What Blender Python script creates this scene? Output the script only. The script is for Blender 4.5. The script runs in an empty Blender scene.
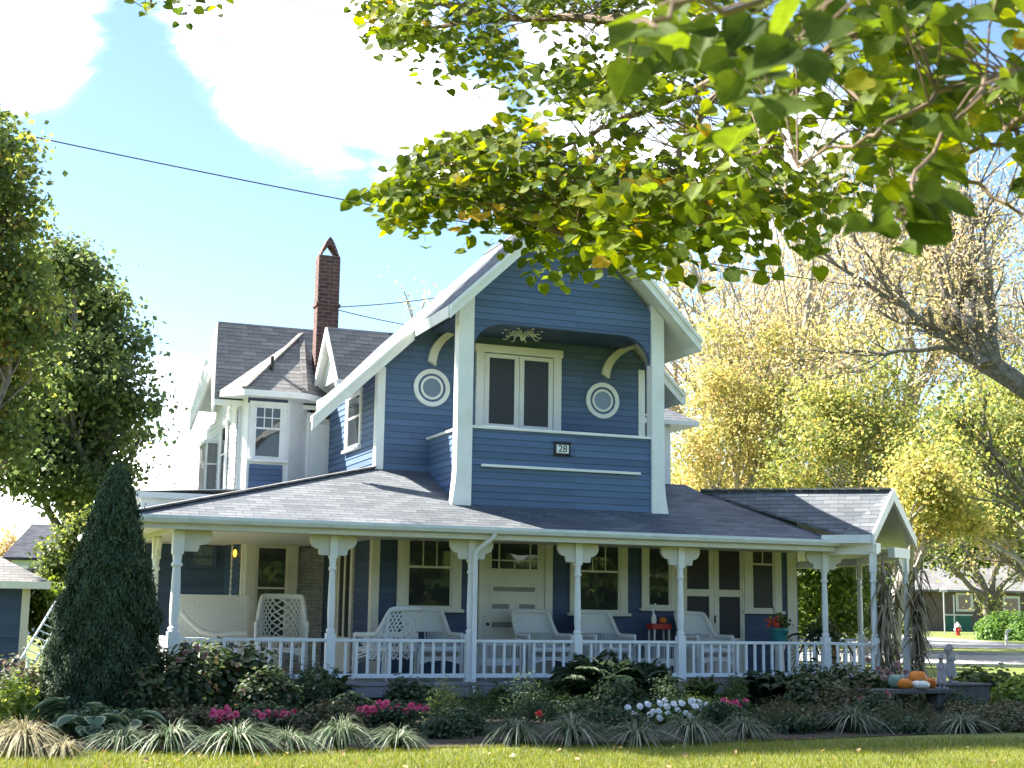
import bpy, math, random
import numpy as np
from mathutils import Vector, Matrix

random.seed(7)
RNG = np.random.default_rng(11)
scene = bpy.context.scene
C = scene.collection
R = math.radians

# ---------------------------------------------------------------- camera
FOC, YAW, PITCH, ROLL, EYE = 1400.0, R(21.5), R(9.33), R(0.8), 1.65
f0 = Vector((math.sin(YAW), math.cos(YAW), 0)); r0 = Vector((math.cos(YAW), -math.sin(YAW), 0)); UPZ = Vector((0, 0, 1))
fwd = f0 * math.cos(PITCH) + UPZ * math.sin(PITCH)
up0 = -f0 * math.sin(PITCH) + UPZ * math.cos(PITCH)
rgt = r0 * math.cos(ROLL) + up0 * math.sin(ROLL)
upv = up0 * math.cos(ROLL) - r0 * math.sin(ROLL)
E0 = Vector((0, 0, EYE))
cam_d = bpy.data.cameras.new('camera'); cam = bpy.data.objects.new('camera', cam_d); C.objects.link(cam)
cam_d.sensor_width = 36; cam_d.lens = FOC / 1024 * 36; cam_d.clip_start = 0.05; cam_d.clip_end = 3000
cam_d.dof.use_dof = True; cam_d.dof.focus_distance = 27.0; cam_d.dof.aperture_fstop = 6.5
M = Matrix((rgt, upv, -fwd)).transposed().to_4x4(); M.translation = E0
cam.matrix_world = M
scene.camera = cam

def ray(x, y): return fwd + rgt * ((x - 512) / FOC) - upv * ((y - 384) / FOC)
def onY(x, y, Y): d = ray(x, y); return E0 + d * (Y / d.y)
def onX(x, y, X): d = ray(x, y); return E0 + d * (X / d.x)
def onZ(x, y, Z): d = ray(x, y); return E0 + d * ((Z - EYE) / d.z)
def atD(x, y, D): return E0 + ray(x, y) * D
def fx(x, y, Y=26.0): return onY(x, y, Y).x
def fz(x, y, Y=26.0): return onY(x, y, Y).z

# ---------------------------------------------------------------- materials
def new_mat(name):
    m = bpy.data.materials.new(name); m.use_nodes = True
    nt = m.node_tree; b = nt.nodes['Principled BSDF']
    return m, nt, b
def N(nt, t, **kw):
    n = nt.nodes.new(t)
    for k, v in kw.items():
        if k in n.inputs: n.inputs[k].default_value = v
        else: setattr(n, k, v)
    return n
def ramp(nt, fac, stops):
    r = nt.nodes.new('ShaderNodeValToRGB'); nt.links.new(fac, r.inputs[0])
    el = r.color_ramp.elements
    el[0].position, el[0].color = stops[0][0], (*stops[0][1], 1)
    el[1].position, el[1].color = stops[-1][0], (*stops[-1][1], 1)
    for p, c in stops[1:-1]:
        e = el.new(p); e.color = (*c, 1)
    return r.outputs[0]
def mottled(name, c1, c2, scale=4.0, rough=0.6, bump=0.0, bscale=40, spec=0.3, dirt=None, metal=0.0):
    m, nt, b = new_mat(name); L = nt.links
    tc = N(nt, 'ShaderNodeTexCoord')
    n = N(nt, 'ShaderNodeTexNoise', Scale=scale, Detail=6.0, Roughness=0.6); L.new(tc.outputs['Object'], n.inputs['Vector'])
    col = ramp(nt, n.outputs[0], [(0.3, c1), (0.7, c2)])
    if dirt:
        n2 = N(nt, 'ShaderNodeTexNoise', Scale=1.3, Detail=8.0, Roughness=0.7); L.new(tc.outputs['Object'], n2.inputs['Vector'])
        rr = ramp(nt, n2.outputs[0], [(0.52, (0, 0, 0)), (0.8, (1, 1, 1))])
        mx = N(nt, 'ShaderNodeMix', data_type='RGBA'); L.new(rr, mx.inputs[0]); L.new(col, mx.inputs[6]); mx.inputs[7].default_value = (*dirt, 1)
        col = mx.outputs[2]
    L.new(col, b.inputs['Base Color'])
    b.inputs['Roughness'].default_value = rough; b.inputs['Specular IOR Level'].default_value = spec; b.inputs['Metallic'].default_value = metal
    if bump:
        n3 = N(nt, 'ShaderNodeTexNoise', Scale=bscale, Detail=4.0); L.new(tc.outputs['Object'], n3.inputs['Vector'])
        bp = N(nt, 'ShaderNodeBump', Strength=bump, Distance=0.02); L.new(n3.outputs[0], bp.inputs['Height']); L.new(bp.outputs[0], b.inputs['Normal'])
    return m

MAT = {}
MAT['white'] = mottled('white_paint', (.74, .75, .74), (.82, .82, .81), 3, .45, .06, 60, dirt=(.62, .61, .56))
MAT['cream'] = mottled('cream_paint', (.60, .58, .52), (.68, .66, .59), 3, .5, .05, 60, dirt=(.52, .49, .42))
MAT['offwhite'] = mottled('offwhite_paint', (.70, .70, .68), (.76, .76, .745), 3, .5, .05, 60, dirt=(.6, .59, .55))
MAT['gutter'] = mottled('gutter_paint', (.62, .64, .62), (.72, .73, .70), 5, .4, .03, 30, dirt=(.4, .4, .34))
MAT['deck'] = mottled('deck_paint', (.20, .19, .19), (.28, .27, .26), 6, .6, .2, 30)
MAT['darklattice'] = mottled('skirt_paint', (.035, .045, .055), (.06, .07, .08), 6, .6)
MAT['wicker'] = mottled('white_wicker', (.62, .63, .61), (.76, .77, .75), 30, .55, .9, 110)
MAT['brownwood'] = mottled('porch_brown', (.18, .12, .09), (.26, .18, .13), 6, .6, .2, 40)
MAT['black'] = mottled('black_iron', (.012, .012, .013), (.03, .03, .03), 8, .45)
MAT['redpaint'] = mottled('red_paint', (.42, .04, .03), (.5, .06, .05), 8, .5)
MAT['teal'] = mottled('teal_glaze', (.02, .16, .17), (.03, .22, .22), 6, .25)
MAT['darkstone'] = mottled('mossy_stone', (.07, .07, .068), (.14, .135, .13), 10, .9, .4, 50)
MAT['stone'] = mottled('weathered_stone', (.26, .23, .24), (.40, .36, .365), 14, .85, .4, 60, dirt=(.2, .19, .17))
MAT['orange'] = mottled('pumpkin_skin', (.62, .16, .02), (.75, .24, .03), 6, .45)
MAT['whitepumpkin'] = mottled('white_pumpkin_skin', (.62, .62, .54), (.75, .74, .66), 6, .45)
MAT['greengourd'] = mottled('green_gourd_skin', (.12, .2, .14), (.25, .32, .25), 9, .5)
MAT['stem'] = mottled('dry_stem', (.13, .12, .05), (.2, .18, .09), 20, .8)
MAT['bark'] = mottled('grey_bark', (.09, .08, .07), (.24, .22, .19), 9, .9, .8, 25)
MAT['darkbark'] = mottled('dark_bark', (.035, .03, .025), (.09, .075, .06), 9, .9, .8, 25)
MAT['palebark'] = mottled('pale_bark', (.22, .20, .17), (.42, .39, .34), 6, .9, .6, 20, dirt=(.07, .06, .05))
MAT['twig'] = mottled('twig_bark', (.10, .07, .045), (.20, .14, .09), 12, .85)
MAT['soil'] = mottled('bed_mulch', (.022, .018, .012), (.055, .042, .028), 10, .95, 1.0, 30)
MAT['road'] = mottled('pale_asphalt', (.28, .275, .27), (.36, .35, .34), 1.2, .9, .3, 30)
MAT['curb'] = mottled('concrete', (.35, .34, .32), (.45, .44, .42), 3, .9, .3, 30)
MAT['hydrantred'] = mottled('hydrant_red', (.45, .03, .02), (.5, .05, .04), 8, .4)
MAT['galv'] = mottled('galvanised', (.35, .37, .37), (.45, .47, .47), 8, .45, metal=.6)
MAT['signgrey'] = mottled('sign_back', (.5, .51, .52), (.6, .61, .62), 8, .5)
MAT['greenpaint'] = mottled('green_paint', (.02, .10, .065), (.035, .14, .09), 4, .6)
MAT['brownshingle'] = mottled('cedar_wall', (.10, .075, .06), (.17, .13, .105), 8, .85, .3, 20)
MAT['shedblue'] = mottled('shed_blue', (.045, .075, .13), (.06, .095, .16), 3, .6)
MAT['cornhusk'] = mottled('dry_corn_husk', (.20, .16, .095), (.42, .34, .22), 12, .85, .4, 50)
MAT['cornstalk'] = mottled('dry_corn_stem', (.10, .075, .05), (.22, .165, .11), 12, .9, .4, 50)
MAT['adirondack'] = mottled('pale_blue_paint', (.50, .58, .68), (.6, .67, .76), 6, .5)
MAT['wire'] = mottled('cable_rubber', (.02, .02, .02), (.035, .035, .035), 4, .6)
MAT['warmbulb'] = None
m, nt, b = new_mat('lit_lamp_glass'); b.inputs['Emission Color'].default_value = (1, .42, .03, 1); b.inputs['Emission Strength'].default_value = .9; b.inputs['Base Color'].default_value = (.8, .5, .1, 1); MAT['warmbulb'] = m

def siding_mat(name, c1, c2):
    m, nt, b = new_mat(name); L = nt.links
    tc = N(nt, 'ShaderNodeTexCoord')
    mp = N(nt, 'ShaderNodeMapping'); mp.inputs['Scale'].default_value = (.6, .6, 7); L.new(tc.outputs['Object'], mp.inputs[0])
    n = N(nt, 'ShaderNodeTexNoise', Scale=2.0, Detail=6.0, Roughness=.65); L.new(mp.outputs[0], n.inputs['Vector'])
    sp = N(nt, 'ShaderNodeSeparateXYZ'); L.new(tc.outputs['Object'], sp.inputs[0]); sm = N(nt, 'ShaderNodeMath', operation='ADD'); L.new(sp.outputs[0], sm.inputs[0]); L.new(sp.outputs[1], sm.inputs[1])
    cb = N(nt, 'ShaderNodeCombineXYZ'); L.new(sm.outputs[0], cb.inputs[0]); L.new(sp.outputs[2], cb.inputs[1])
    bk = N(nt, 'ShaderNodeTexBrick', Scale=1.0, Bias=0.0); bk.inputs['Brick Width'].default_value = 2.7; bk.inputs['Row Height'].default_value = .125; bk.inputs['Mortar Size'].default_value = .0022; bk.offset = .37
    bk.inputs['Color1'].default_value = (.84, .84, .84, 1); bk.inputs['Color2'].default_value = (1.14, 1.14, 1.14, 1); bk.inputs['Mortar'].default_value = (.5, .5, .5, 1); L.new(cb.outputs[0], bk.inputs['Vector'])
    mu = N(nt, 'ShaderNodeMix', data_type='RGBA', blend_type='MULTIPLY'); mu.inputs[0].default_value = 1; L.new(ramp(nt, n.outputs[0], [(.3, c1), (.7, c2)]), mu.inputs[6]); L.new(bk.outputs['Color'], mu.inputs[7])
    L.new(mu.outputs[2], b.inputs['Base Color'])
    b.inputs['Roughness'].default_value = .55; b.inputs['Specular IOR Level'].default_value = .25
    n3 = N(nt, 'ShaderNodeTexNoise', Scale=18.0, Detail=5.0); L.new(mp.outputs[0], n3.inputs['Vector'])
    bp = N(nt, 'ShaderNodeBump', Strength=.12, Distance=.02); L.new(n3.outputs[0], bp.inputs['Height']); L.new(bp.outputs[0], b.inputs['Normal'])
    return m
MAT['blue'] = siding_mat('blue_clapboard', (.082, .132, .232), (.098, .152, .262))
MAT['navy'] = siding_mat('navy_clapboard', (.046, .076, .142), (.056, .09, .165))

def shingle_mat(name, tones, w=.30, h=.13):
    m, nt, b = new_mat(name); L = nt.links
    uv = N(nt, 'ShaderNodeUVMap'); uv.uv_map = 'UVMap'
    nz = N(nt, 'ShaderNodeTexNoise', Scale=1.7, Detail=3.0); L.new(uv.outputs[0], nz.inputs['Vector'])
    ad = N(nt, 'ShaderNodeVectorMath', operation='SCALE'); L.new(nz.outputs['Color'], ad.inputs[0]); ad.inputs['Scale'].default_value = .035
    ad2 = N(nt, 'ShaderNodeVectorMath', operation='ADD'); L.new(uv.outputs[0], ad2.inputs[0]); L.new(ad.outputs[0], ad2.inputs[1])
    br = N(nt, 'ShaderNodeTexBrick', Scale=1.0, Bias=0.0); br.inputs['Brick Width'].default_value = w; br.inputs['Row Height'].default_value = h
    br.inputs['Mortar Size'].default_value = .007; br.inputs['Mortar Smooth'].default_value = .3; br.offset = .43; br.offset_frequency = 2
    br.inputs['Color1'].default_value = (0, 0, 0, 1); br.inputs['Color2'].default_value = (1, 1, 1, 1); br.inputs['Mortar'].default_value = (.5, .5, .5, 1)
    L.new(ad2.outputs[0], br.inputs['Vector'])
    col = ramp(nt, br.outputs['Color'], [(0, tones[0]), (.5, tones[1]), (1, tones[2])])
    n2 = N(nt, 'ShaderNodeTexNoise', Scale=.5, Detail=6.0); L.new(uv.outputs[0], n2.inputs['Vector'])
    n4 = N(nt, 'ShaderNodeTexNoise', Scale=120.0, Detail=2.0); L.new(uv.outputs[0], n4.inputs['Vector'])
    mm = N(nt, 'ShaderNodeMath', operation='MULTIPLY_ADD'); L.new(n2.outputs[0], mm.inputs[0]); mm.inputs[1].default_value = .9; mm.inputs[2].default_value = .55
    m4 = N(nt, 'ShaderNodeMath', operation='MULTIPLY_ADD'); L.new(n4.outputs[0], m4.inputs[0]); m4.inputs[1].default_value = .5; m4.inputs[2].default_value = .75
    m5 = N(nt, 'ShaderNodeMath', operation='MULTIPLY'); L.new(mm.outputs[0], m5.inputs[0]); L.new(m4.outputs[0], m5.inputs[1])
    inv = N(nt, 'ShaderNodeMath', operation='MULTIPLY_ADD'); L.new(br.outputs['Fac'], inv.inputs[0]); inv.inputs[1].default_value = -.4; inv.inputs[2].default_value = 1
    m6 = N(nt, 'ShaderNodeMath', operation='MULTIPLY'); L.new(m5.outputs[0], m6.inputs[0]); L.new(inv.outputs[0], m6.inputs[1])
    sp0 = N(nt, 'ShaderNodeSeparateXYZ'); L.new(ad2.outputs[0], sp0.inputs[0]); dv0 = N(nt, 'ShaderNodeMath', operation='DIVIDE'); L.new(sp0.outputs[1], dv0.inputs[0]); dv0.inputs[1].default_value = h
    fr0 = N(nt, 'ShaderNodeMath', operation='FRACT'); L.new(dv0.outputs[0], fr0.inputs[0])
    gap = N(nt, 'ShaderNodeMapRange'); L.new(fr0.outputs[0], gap.inputs[0]); gap.inputs[1].default_value = .80; gap.inputs[2].default_value = .97; gap.inputs[3].default_value = 1; gap.inputs[4].default_value = .5
    m7 = N(nt, 'ShaderNodeMath', operation='MULTIPLY'); L.new(m6.outputs[0], m7.inputs[0]); L.new(gap.outputs[0], m7.inputs[1]); m6 = m7
    vs = N(nt, 'ShaderNodeVectorMath', operation='SCALE'); L.new(col, vs.inputs[0]); L.new(m6.outputs[0], vs.inputs['Scale'])
    L.new(vs.outputs[0], b.inputs['Base Color']); b.inputs['Roughness'].default_value = .9; b.inputs['Specular IOR Level'].default_value = .15
    # course lip: height falls up the slope inside each row
    sp = N(nt, 'ShaderNodeSeparateXYZ'); L.new(ad2.outputs[0], sp.inputs[0])
    dv = N(nt, 'ShaderNodeMath', operation='DIVIDE'); L.new(sp.outputs[1], dv.inputs[0]); dv.inputs[1].default_value = h
    fr = N(nt, 'ShaderNodeMath', operation='FRACT'); L.new(dv.outputs[0], fr.inputs[0])
    h1 = N(nt, 'ShaderNodeMath', operation='MULTIPLY_ADD'); L.new(fr.outputs[0], h1.inputs[0]); h1.inputs[1].default_value = -1; L.new(br.outputs['Color'], h1.inputs[2])
    bp = N(nt, 'ShaderNodeBump', Strength=.9, Distance=.012); L.new(h1.outputs[0], bp.inputs['Height']); L.new(bp.outputs[0], b.inputs['Normal'])
    return m
MAT['shingle'] = shingle_mat('asphalt_shingle', ((.105, .116, .127), (.135, .146, .157), (.168, .178, .188)))
MAT['shadeshingle'] = shingle_mat('shaded_wing_shingle', ((.045, .055, .068), (.062, .073, .088), (.082, .094, .11)))  # darker copy of the roof shingle: shade of unlit slopes put into colour
MAT['shingleold'] = shingle_mat('old_asphalt_shingle', ((.16, .157, .152), (.205, .20, .193), (.25, .244, .235)))
MAT['farroof'] = shingle_mat('dark_far_roof', ((.03, .035, .045), (.045, .05, .065), (.065, .07, .085)))

def brick_mat(name, c1, c2, mortar, w=.22, h=.075):
    m, nt, b = new_mat(name); L = nt.links
    uv = N(nt, 'ShaderNodeUVMap'); uv.uv_map = 'UVMap'
    br = N(nt, 'ShaderNodeTexBrick', Scale=1.0, Bias=-.1); br.inputs['Brick Width'].default_value = w; br.inputs['Row Height'].default_value = h
    br.inputs['Mortar Size'].default_value = .009; br.inputs['Color1'].default_value = (*c1, 1); br.inputs['Color2'].default_value = (*c2, 1); br.inputs['Mortar'].default_value = (*mortar, 1)
    L.new(uv.outputs[0], br.inputs['Vector'])
    nz = N(nt, 'ShaderNodeTexNoise', Scale=9.0, Detail=5.0); L.new(uv.outputs[0], nz.inputs['Vector'])
    mm = N(nt, 'ShaderNodeMath', operation='MULTIPLY_ADD'); L.new(nz.outputs[0], mm.inputs[0]); mm.inputs[1].default_value = 1.2; mm.inputs[2].default_value = .4
    vs = N(nt, 'ShaderNodeVectorMath', operation='SCALE'); L.new(br.outputs['Color'], vs.inputs[0]); L.new(mm.outputs[0], vs.inputs['Scale'])
    L.new(vs.outputs[0], b.inputs['Base Color']); b.inputs['Roughness'].default_value = .9
    bp = N(nt, 'ShaderNodeBump', Strength=.7, Distance=.01, invert=True); L.new(br.outputs['Fac'], bp.inputs['Height']); L.new(bp.outputs[0], b.inputs['Normal'])
    return m
MAT['brick'] = brick_mat('old_red_brick', (.085, .036, .032), (.135, .06, .05), (.17, .14, .125), w=.23, h=.085)
MAT['whitebrick'] = brick_mat('painted_brick', (.55, .55, .53), (.66, .66, .64), (.45, .45, .43))

def glass_mat(name, base, rough=.03, curtain=False):
    m, nt, b = new_mat(name); L = nt.links
    tc = N(nt, 'ShaderNodeTexCoord')
    n = N(nt, 'ShaderNodeTexNoise', Scale=1.1, Detail=3.0); L.new(tc.outputs['Object'], n.inputs['Vector'])
    if curtain:
        w = N(nt, 'ShaderNodeTexWave', Scale=7.0, Distortion=3.0, Detail=3.0); L.new(tc.outputs['Object'], w.inputs['Vector'])
        L.new(ramp(nt, w.outputs[0], [(.2, base), (.9, tuple(min(1, c * 2.2) for c in base))]), b.inputs['Base Color'])
    else:
        L.new(ramp(nt, n.outputs[0], [(.35, base), (.7, tuple(min(1, c * 1.6) for c in base))]), b.inputs['Base Color'])
    b.inputs['Roughness'].default_value = rough; b.inputs['IOR'].default_value = 1.52; b.inputs['Specular IOR Level'].default_value = .7
    n2 = N(nt, 'ShaderNodeTexNoise', Scale=2.2, Detail=1.0); L.new(tc.outputs['Object'], n2.inputs['Vector'])
    bp = N(nt, 'ShaderNodeBump', Strength=.05, Distance=.05); L.new(n2.outputs[0], bp.inputs['Height']); L.new(bp.outputs[0], b.inputs['Normal'])
    return m
MAT['glass'] = glass_mat('dark_window_glass', (.018, .022, .026))
MAT['curtain'] = glass_mat('curtained_glass', (.022, .023, .026), .3, True); MAT['curtain'].node_tree.nodes['Principled BSDF'].inputs['Specular IOR Level'].default_value = .2
MAT['screen'] = mottled('insect_screen', (.028, .028, .034), (.045, .045, .052), 20, .7)
MAT['paleglass'] = glass_mat('pale_reflecting_glass', (.07, .10, .12), .04)

def leaf_mat(name, stops, trans=.5, rough=.5, spec=.3):
    m, nt, b = new_mat(name); L = nt.links
    at = N(nt, 'ShaderNodeAttribute', attribute_name='v')
    col = ramp(nt, at.outputs['Fac'], stops)
    L.new(col, b.inputs['Base Color']); b.inputs['Roughness'].default_value = rough; b.inputs['Specular IOR Level'].default_value = spec
    tr = N(nt, 'ShaderNodeBsdfTranslucent')
    hs = N(nt, 'ShaderNodeHueSaturation', Saturation=1.15, Value=1.35); hs.inputs['Hue'].default_value = .485; L.new(col, hs.inputs['Color']); L.new(hs.outputs[0], tr.inputs[0])
    mx = N(nt, 'ShaderNodeMixShader'); mx.inputs[0].default_value = trans
    L.new(b.outputs[0], mx.inputs[1]); L.new(tr.outputs[0], mx.inputs[2])
    L.new(mx.outputs[0], nt.nodes['Material Output'].inputs[0])
    return m
LM = {}
LM['linden'] = leaf_mat('linden_leaf', [(0, (.045, .075, .015)), (.45, (.105, .15, .022)), (.85, (.20, .235, .03)), (.97, (.34, .30, .045)), (1, (.38, .27, .05))], .55, .6, .12)
def veined(m):
    nt = m.node_tree; L = nt.links; uv = N(nt, 'ShaderNodeUVMap'); uv.uv_map = 'UVMap'; sp = N(nt, 'ShaderNodeSeparateXYZ'); L.new(uv.outputs[0], sp.inputs[0])
    ab = N(nt, 'ShaderNodeMath', operation='ABSOLUTE'); L.new(sp.outputs[0], ab.inputs[0])
    mid_ = N(nt, 'ShaderNodeMapRange'); L.new(ab.outputs[0], mid_.inputs[0]); mid_.inputs[1].default_value = .012; mid_.inputs[2].default_value = .03; mid_.inputs[3].default_value = 1; mid_.inputs[4].default_value = 0
    sl_ = N(nt, 'ShaderNodeMath', operation='MULTIPLY_ADD'); L.new(ab.outputs[0], sl_.inputs[0]); sl_.inputs[1].default_value = -.9; L.new(sp.outputs[1], sl_.inputs[2])
    mm_ = N(nt, 'ShaderNodeMath', operation='MULTIPLY'); L.new(sl_.outputs[0], mm_.inputs[0]); mm_.inputs[1].default_value = 44
    sn = N(nt, 'ShaderNodeMath', operation='SINE'); L.new(mm_.outputs[0], sn.inputs[0])
    vr = N(nt, 'ShaderNodeMapRange'); L.new(sn.outputs[0], vr.inputs[0]); vr.inputs[1].default_value = .86; vr.inputs[2].default_value = 1; vr.inputs[4].default_value = .6
    mx = N(nt, 'ShaderNodeMath', operation='MAXIMUM'); L.new(mid_.outputs[0], mx.inputs[0]); L.new(vr.outputs[0], mx.inputs[1])
    tc = N(nt, 'ShaderNodeTexCoord'); nz = N(nt, 'ShaderNodeTexNoise', Scale=28.0, Detail=4.0); L.new(tc.outputs['Object'], nz.inputs['Vector'])
    va = N(nt, 'ShaderNodeMapRange'); L.new(nz.outputs[0], va.inputs[0]); va.inputs[1].default_value = .3; va.inputs[2].default_value = .7; va.inputs[3].default_value = .72; va.inputs[4].default_value = 1.3
    fa = N(nt, 'ShaderNodeMath', operation='MULTIPLY_ADD'); L.new(mx.outputs[0], fa.inputs[0]); fa.inputs[1].default_value = .45; L.new(va.outputs[0], fa.inputs[2])
    rp = [x for x in nt.nodes if x.bl_idname == 'ShaderNodeValToRGB'][0]; sc_ = N(nt, 'ShaderNodeVectorMath', operation='SCALE'); L.new(rp.outputs[0], sc_.inputs[0]); L.new(fa.outputs[0], sc_.inputs['Scale'])
    for nd in nt.nodes:
        if nd.bl_idname == 'ShaderNodeBsdfPrincipled': L.new(sc_.outputs[0], nd.inputs['Base Color']); bs = nd
        if nd.bl_idname == 'ShaderNodeHueSaturation': L.new(sc_.outputs[0], nd.inputs['Color'])
    bp = N(nt, 'ShaderNodeBump', Strength=.5, Distance=.004); L.new(nz.outputs[0], bp.inputs['Height']); L.new(bp.outputs[0], bs.inputs['Normal'])
veined(LM['linden'])
LM['leftmaple'] = leaf_mat('olive_leaf', [(0, (.075, .12, .045)), (.6, (.15, .205, .06)), (.88, (.28, .31, .08)), (1, (.40, .32, .11))], .55)
LM['darkmaple'] = leaf_mat('dark_green_leaf', [(0, (.07, .105, .045)), (.6, (.12, .17, .07)), (1, (.22, .27, .10))], .55)
LM['yellow'] = leaf_mat('yellow_autumn_leaf', [(0, (.14, .18, .06)), (.3, (.32, .33, .11)), (.6, (.48, .44, .17)), (.85, (.54, .46, .20)), (1, (.52, .34, .17))], .45)
LM['yellowgreen'] = leaf_mat('yellow_green_leaf', [(0, (.06, .10, .03)), (.35, (.16, .21, .06)), (.7, (.34, .36, .11)), (1, (.50, .42, .15))], .45)
LM['green'] = leaf_mat('mid_green_leaf', [(0, (.04, .07, .022)), (.6, (.09, .14, .04)), (1, (.20, .25, .06))], .45)
LM['peach'] = leaf_mat('peach_autumn_leaf', [(0, (.38, .37, .17)), (.5, (.54, .47, .25)), (1, (.58, .42, .26))], .5)
LM['cedar'] = leaf_mat('arborvitae_spray', [(0, (.028, .055, .026)), (.6, (.056, .10, .048)), (.93, (.10, .155, .065)), (1, (.14, .12, .055))], .2, .6)
LM['bush'] = leaf_mat('dark_bush_leaf', [(0, (.022, .045, .022)), (.6, (.048, .085, .038)), (1, (.10, .15, .055))], .3)
LM['hydrangea'] = leaf_mat('hydrangea_leaf', [(0, (.035, .06, .028)), (.6, (.07, .11, .045)), (.85, (.12, .13, .055)), (1, (.18, .10, .065))], .3)
LM['brownbush'] = leaf_mat('bronze_leaf', [(0, (.045, .06, .025)), (.5, (.085, .095, .04)), (.85, (.13, .10, .055)), (1, (.20, .12, .08))], .3)
LM['lime'] = leaf_mat('lime_leaf', [(0, (.10, .17, .03)), (.6, (.22, .30, .06)), (1, (.42, .44, .14))], .4)
LM['hedge'] = leaf_mat('box_leaf', [(0, (.03, .08, .015)), (.6, (.09, .19, .03)), (1, (.20, .30, .06))], .35)
LM['grass'] = leaf_mat('lawn_blade', [(0, (.06, .095, .010)), (.6, (.15, .18, .016)), (.92, (.24, .235, .03)), (1, (.32, .26, .10))], .45)
LM['liriope'] = leaf_mat('variegated_blade', [(0, (.04, .075, .035)), (.6, (.085, .13, .06)), (.72, (.20, .23, .15)), (1, (.38, .39, .30))], .25)
LM['strap'] = leaf_mat('pale_strap_blade', [(0, (.16, .15, .07)), (1, (.42, .38, .24))], .25)
LM['hosta'] = leaf_mat('hosta_leaf', [(0, (.03, .07, .035)), (.7, (.07, .13, .07)), (1, (.30, .36, .2))], .25)
LM['pink'] = leaf_mat('pink_petal', [(0, (.55, .06, .14)), (1, (.75, .16, .26))], .3)
LM['whitepetal'] = leaf_mat('white_petal', [(0, (.75, .75, .73)), (1, (.85, .85, .84))], .3)
LM['redpetal'] = leaf_mat('red_petal', [(0, (.6, .08, .05)), (1, (.7, .14, .08))], .3)
LM['mauve'] = leaf_mat('dusty_pink_petal', [(0, (.26, .15, .13)), (1, (.36, .24, .20))], .3)
LM['litter'] = leaf_mat('fallen_leaf', [(0, (.25, .16, .07)), (1, (.45, .33, .16))], .2)

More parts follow.
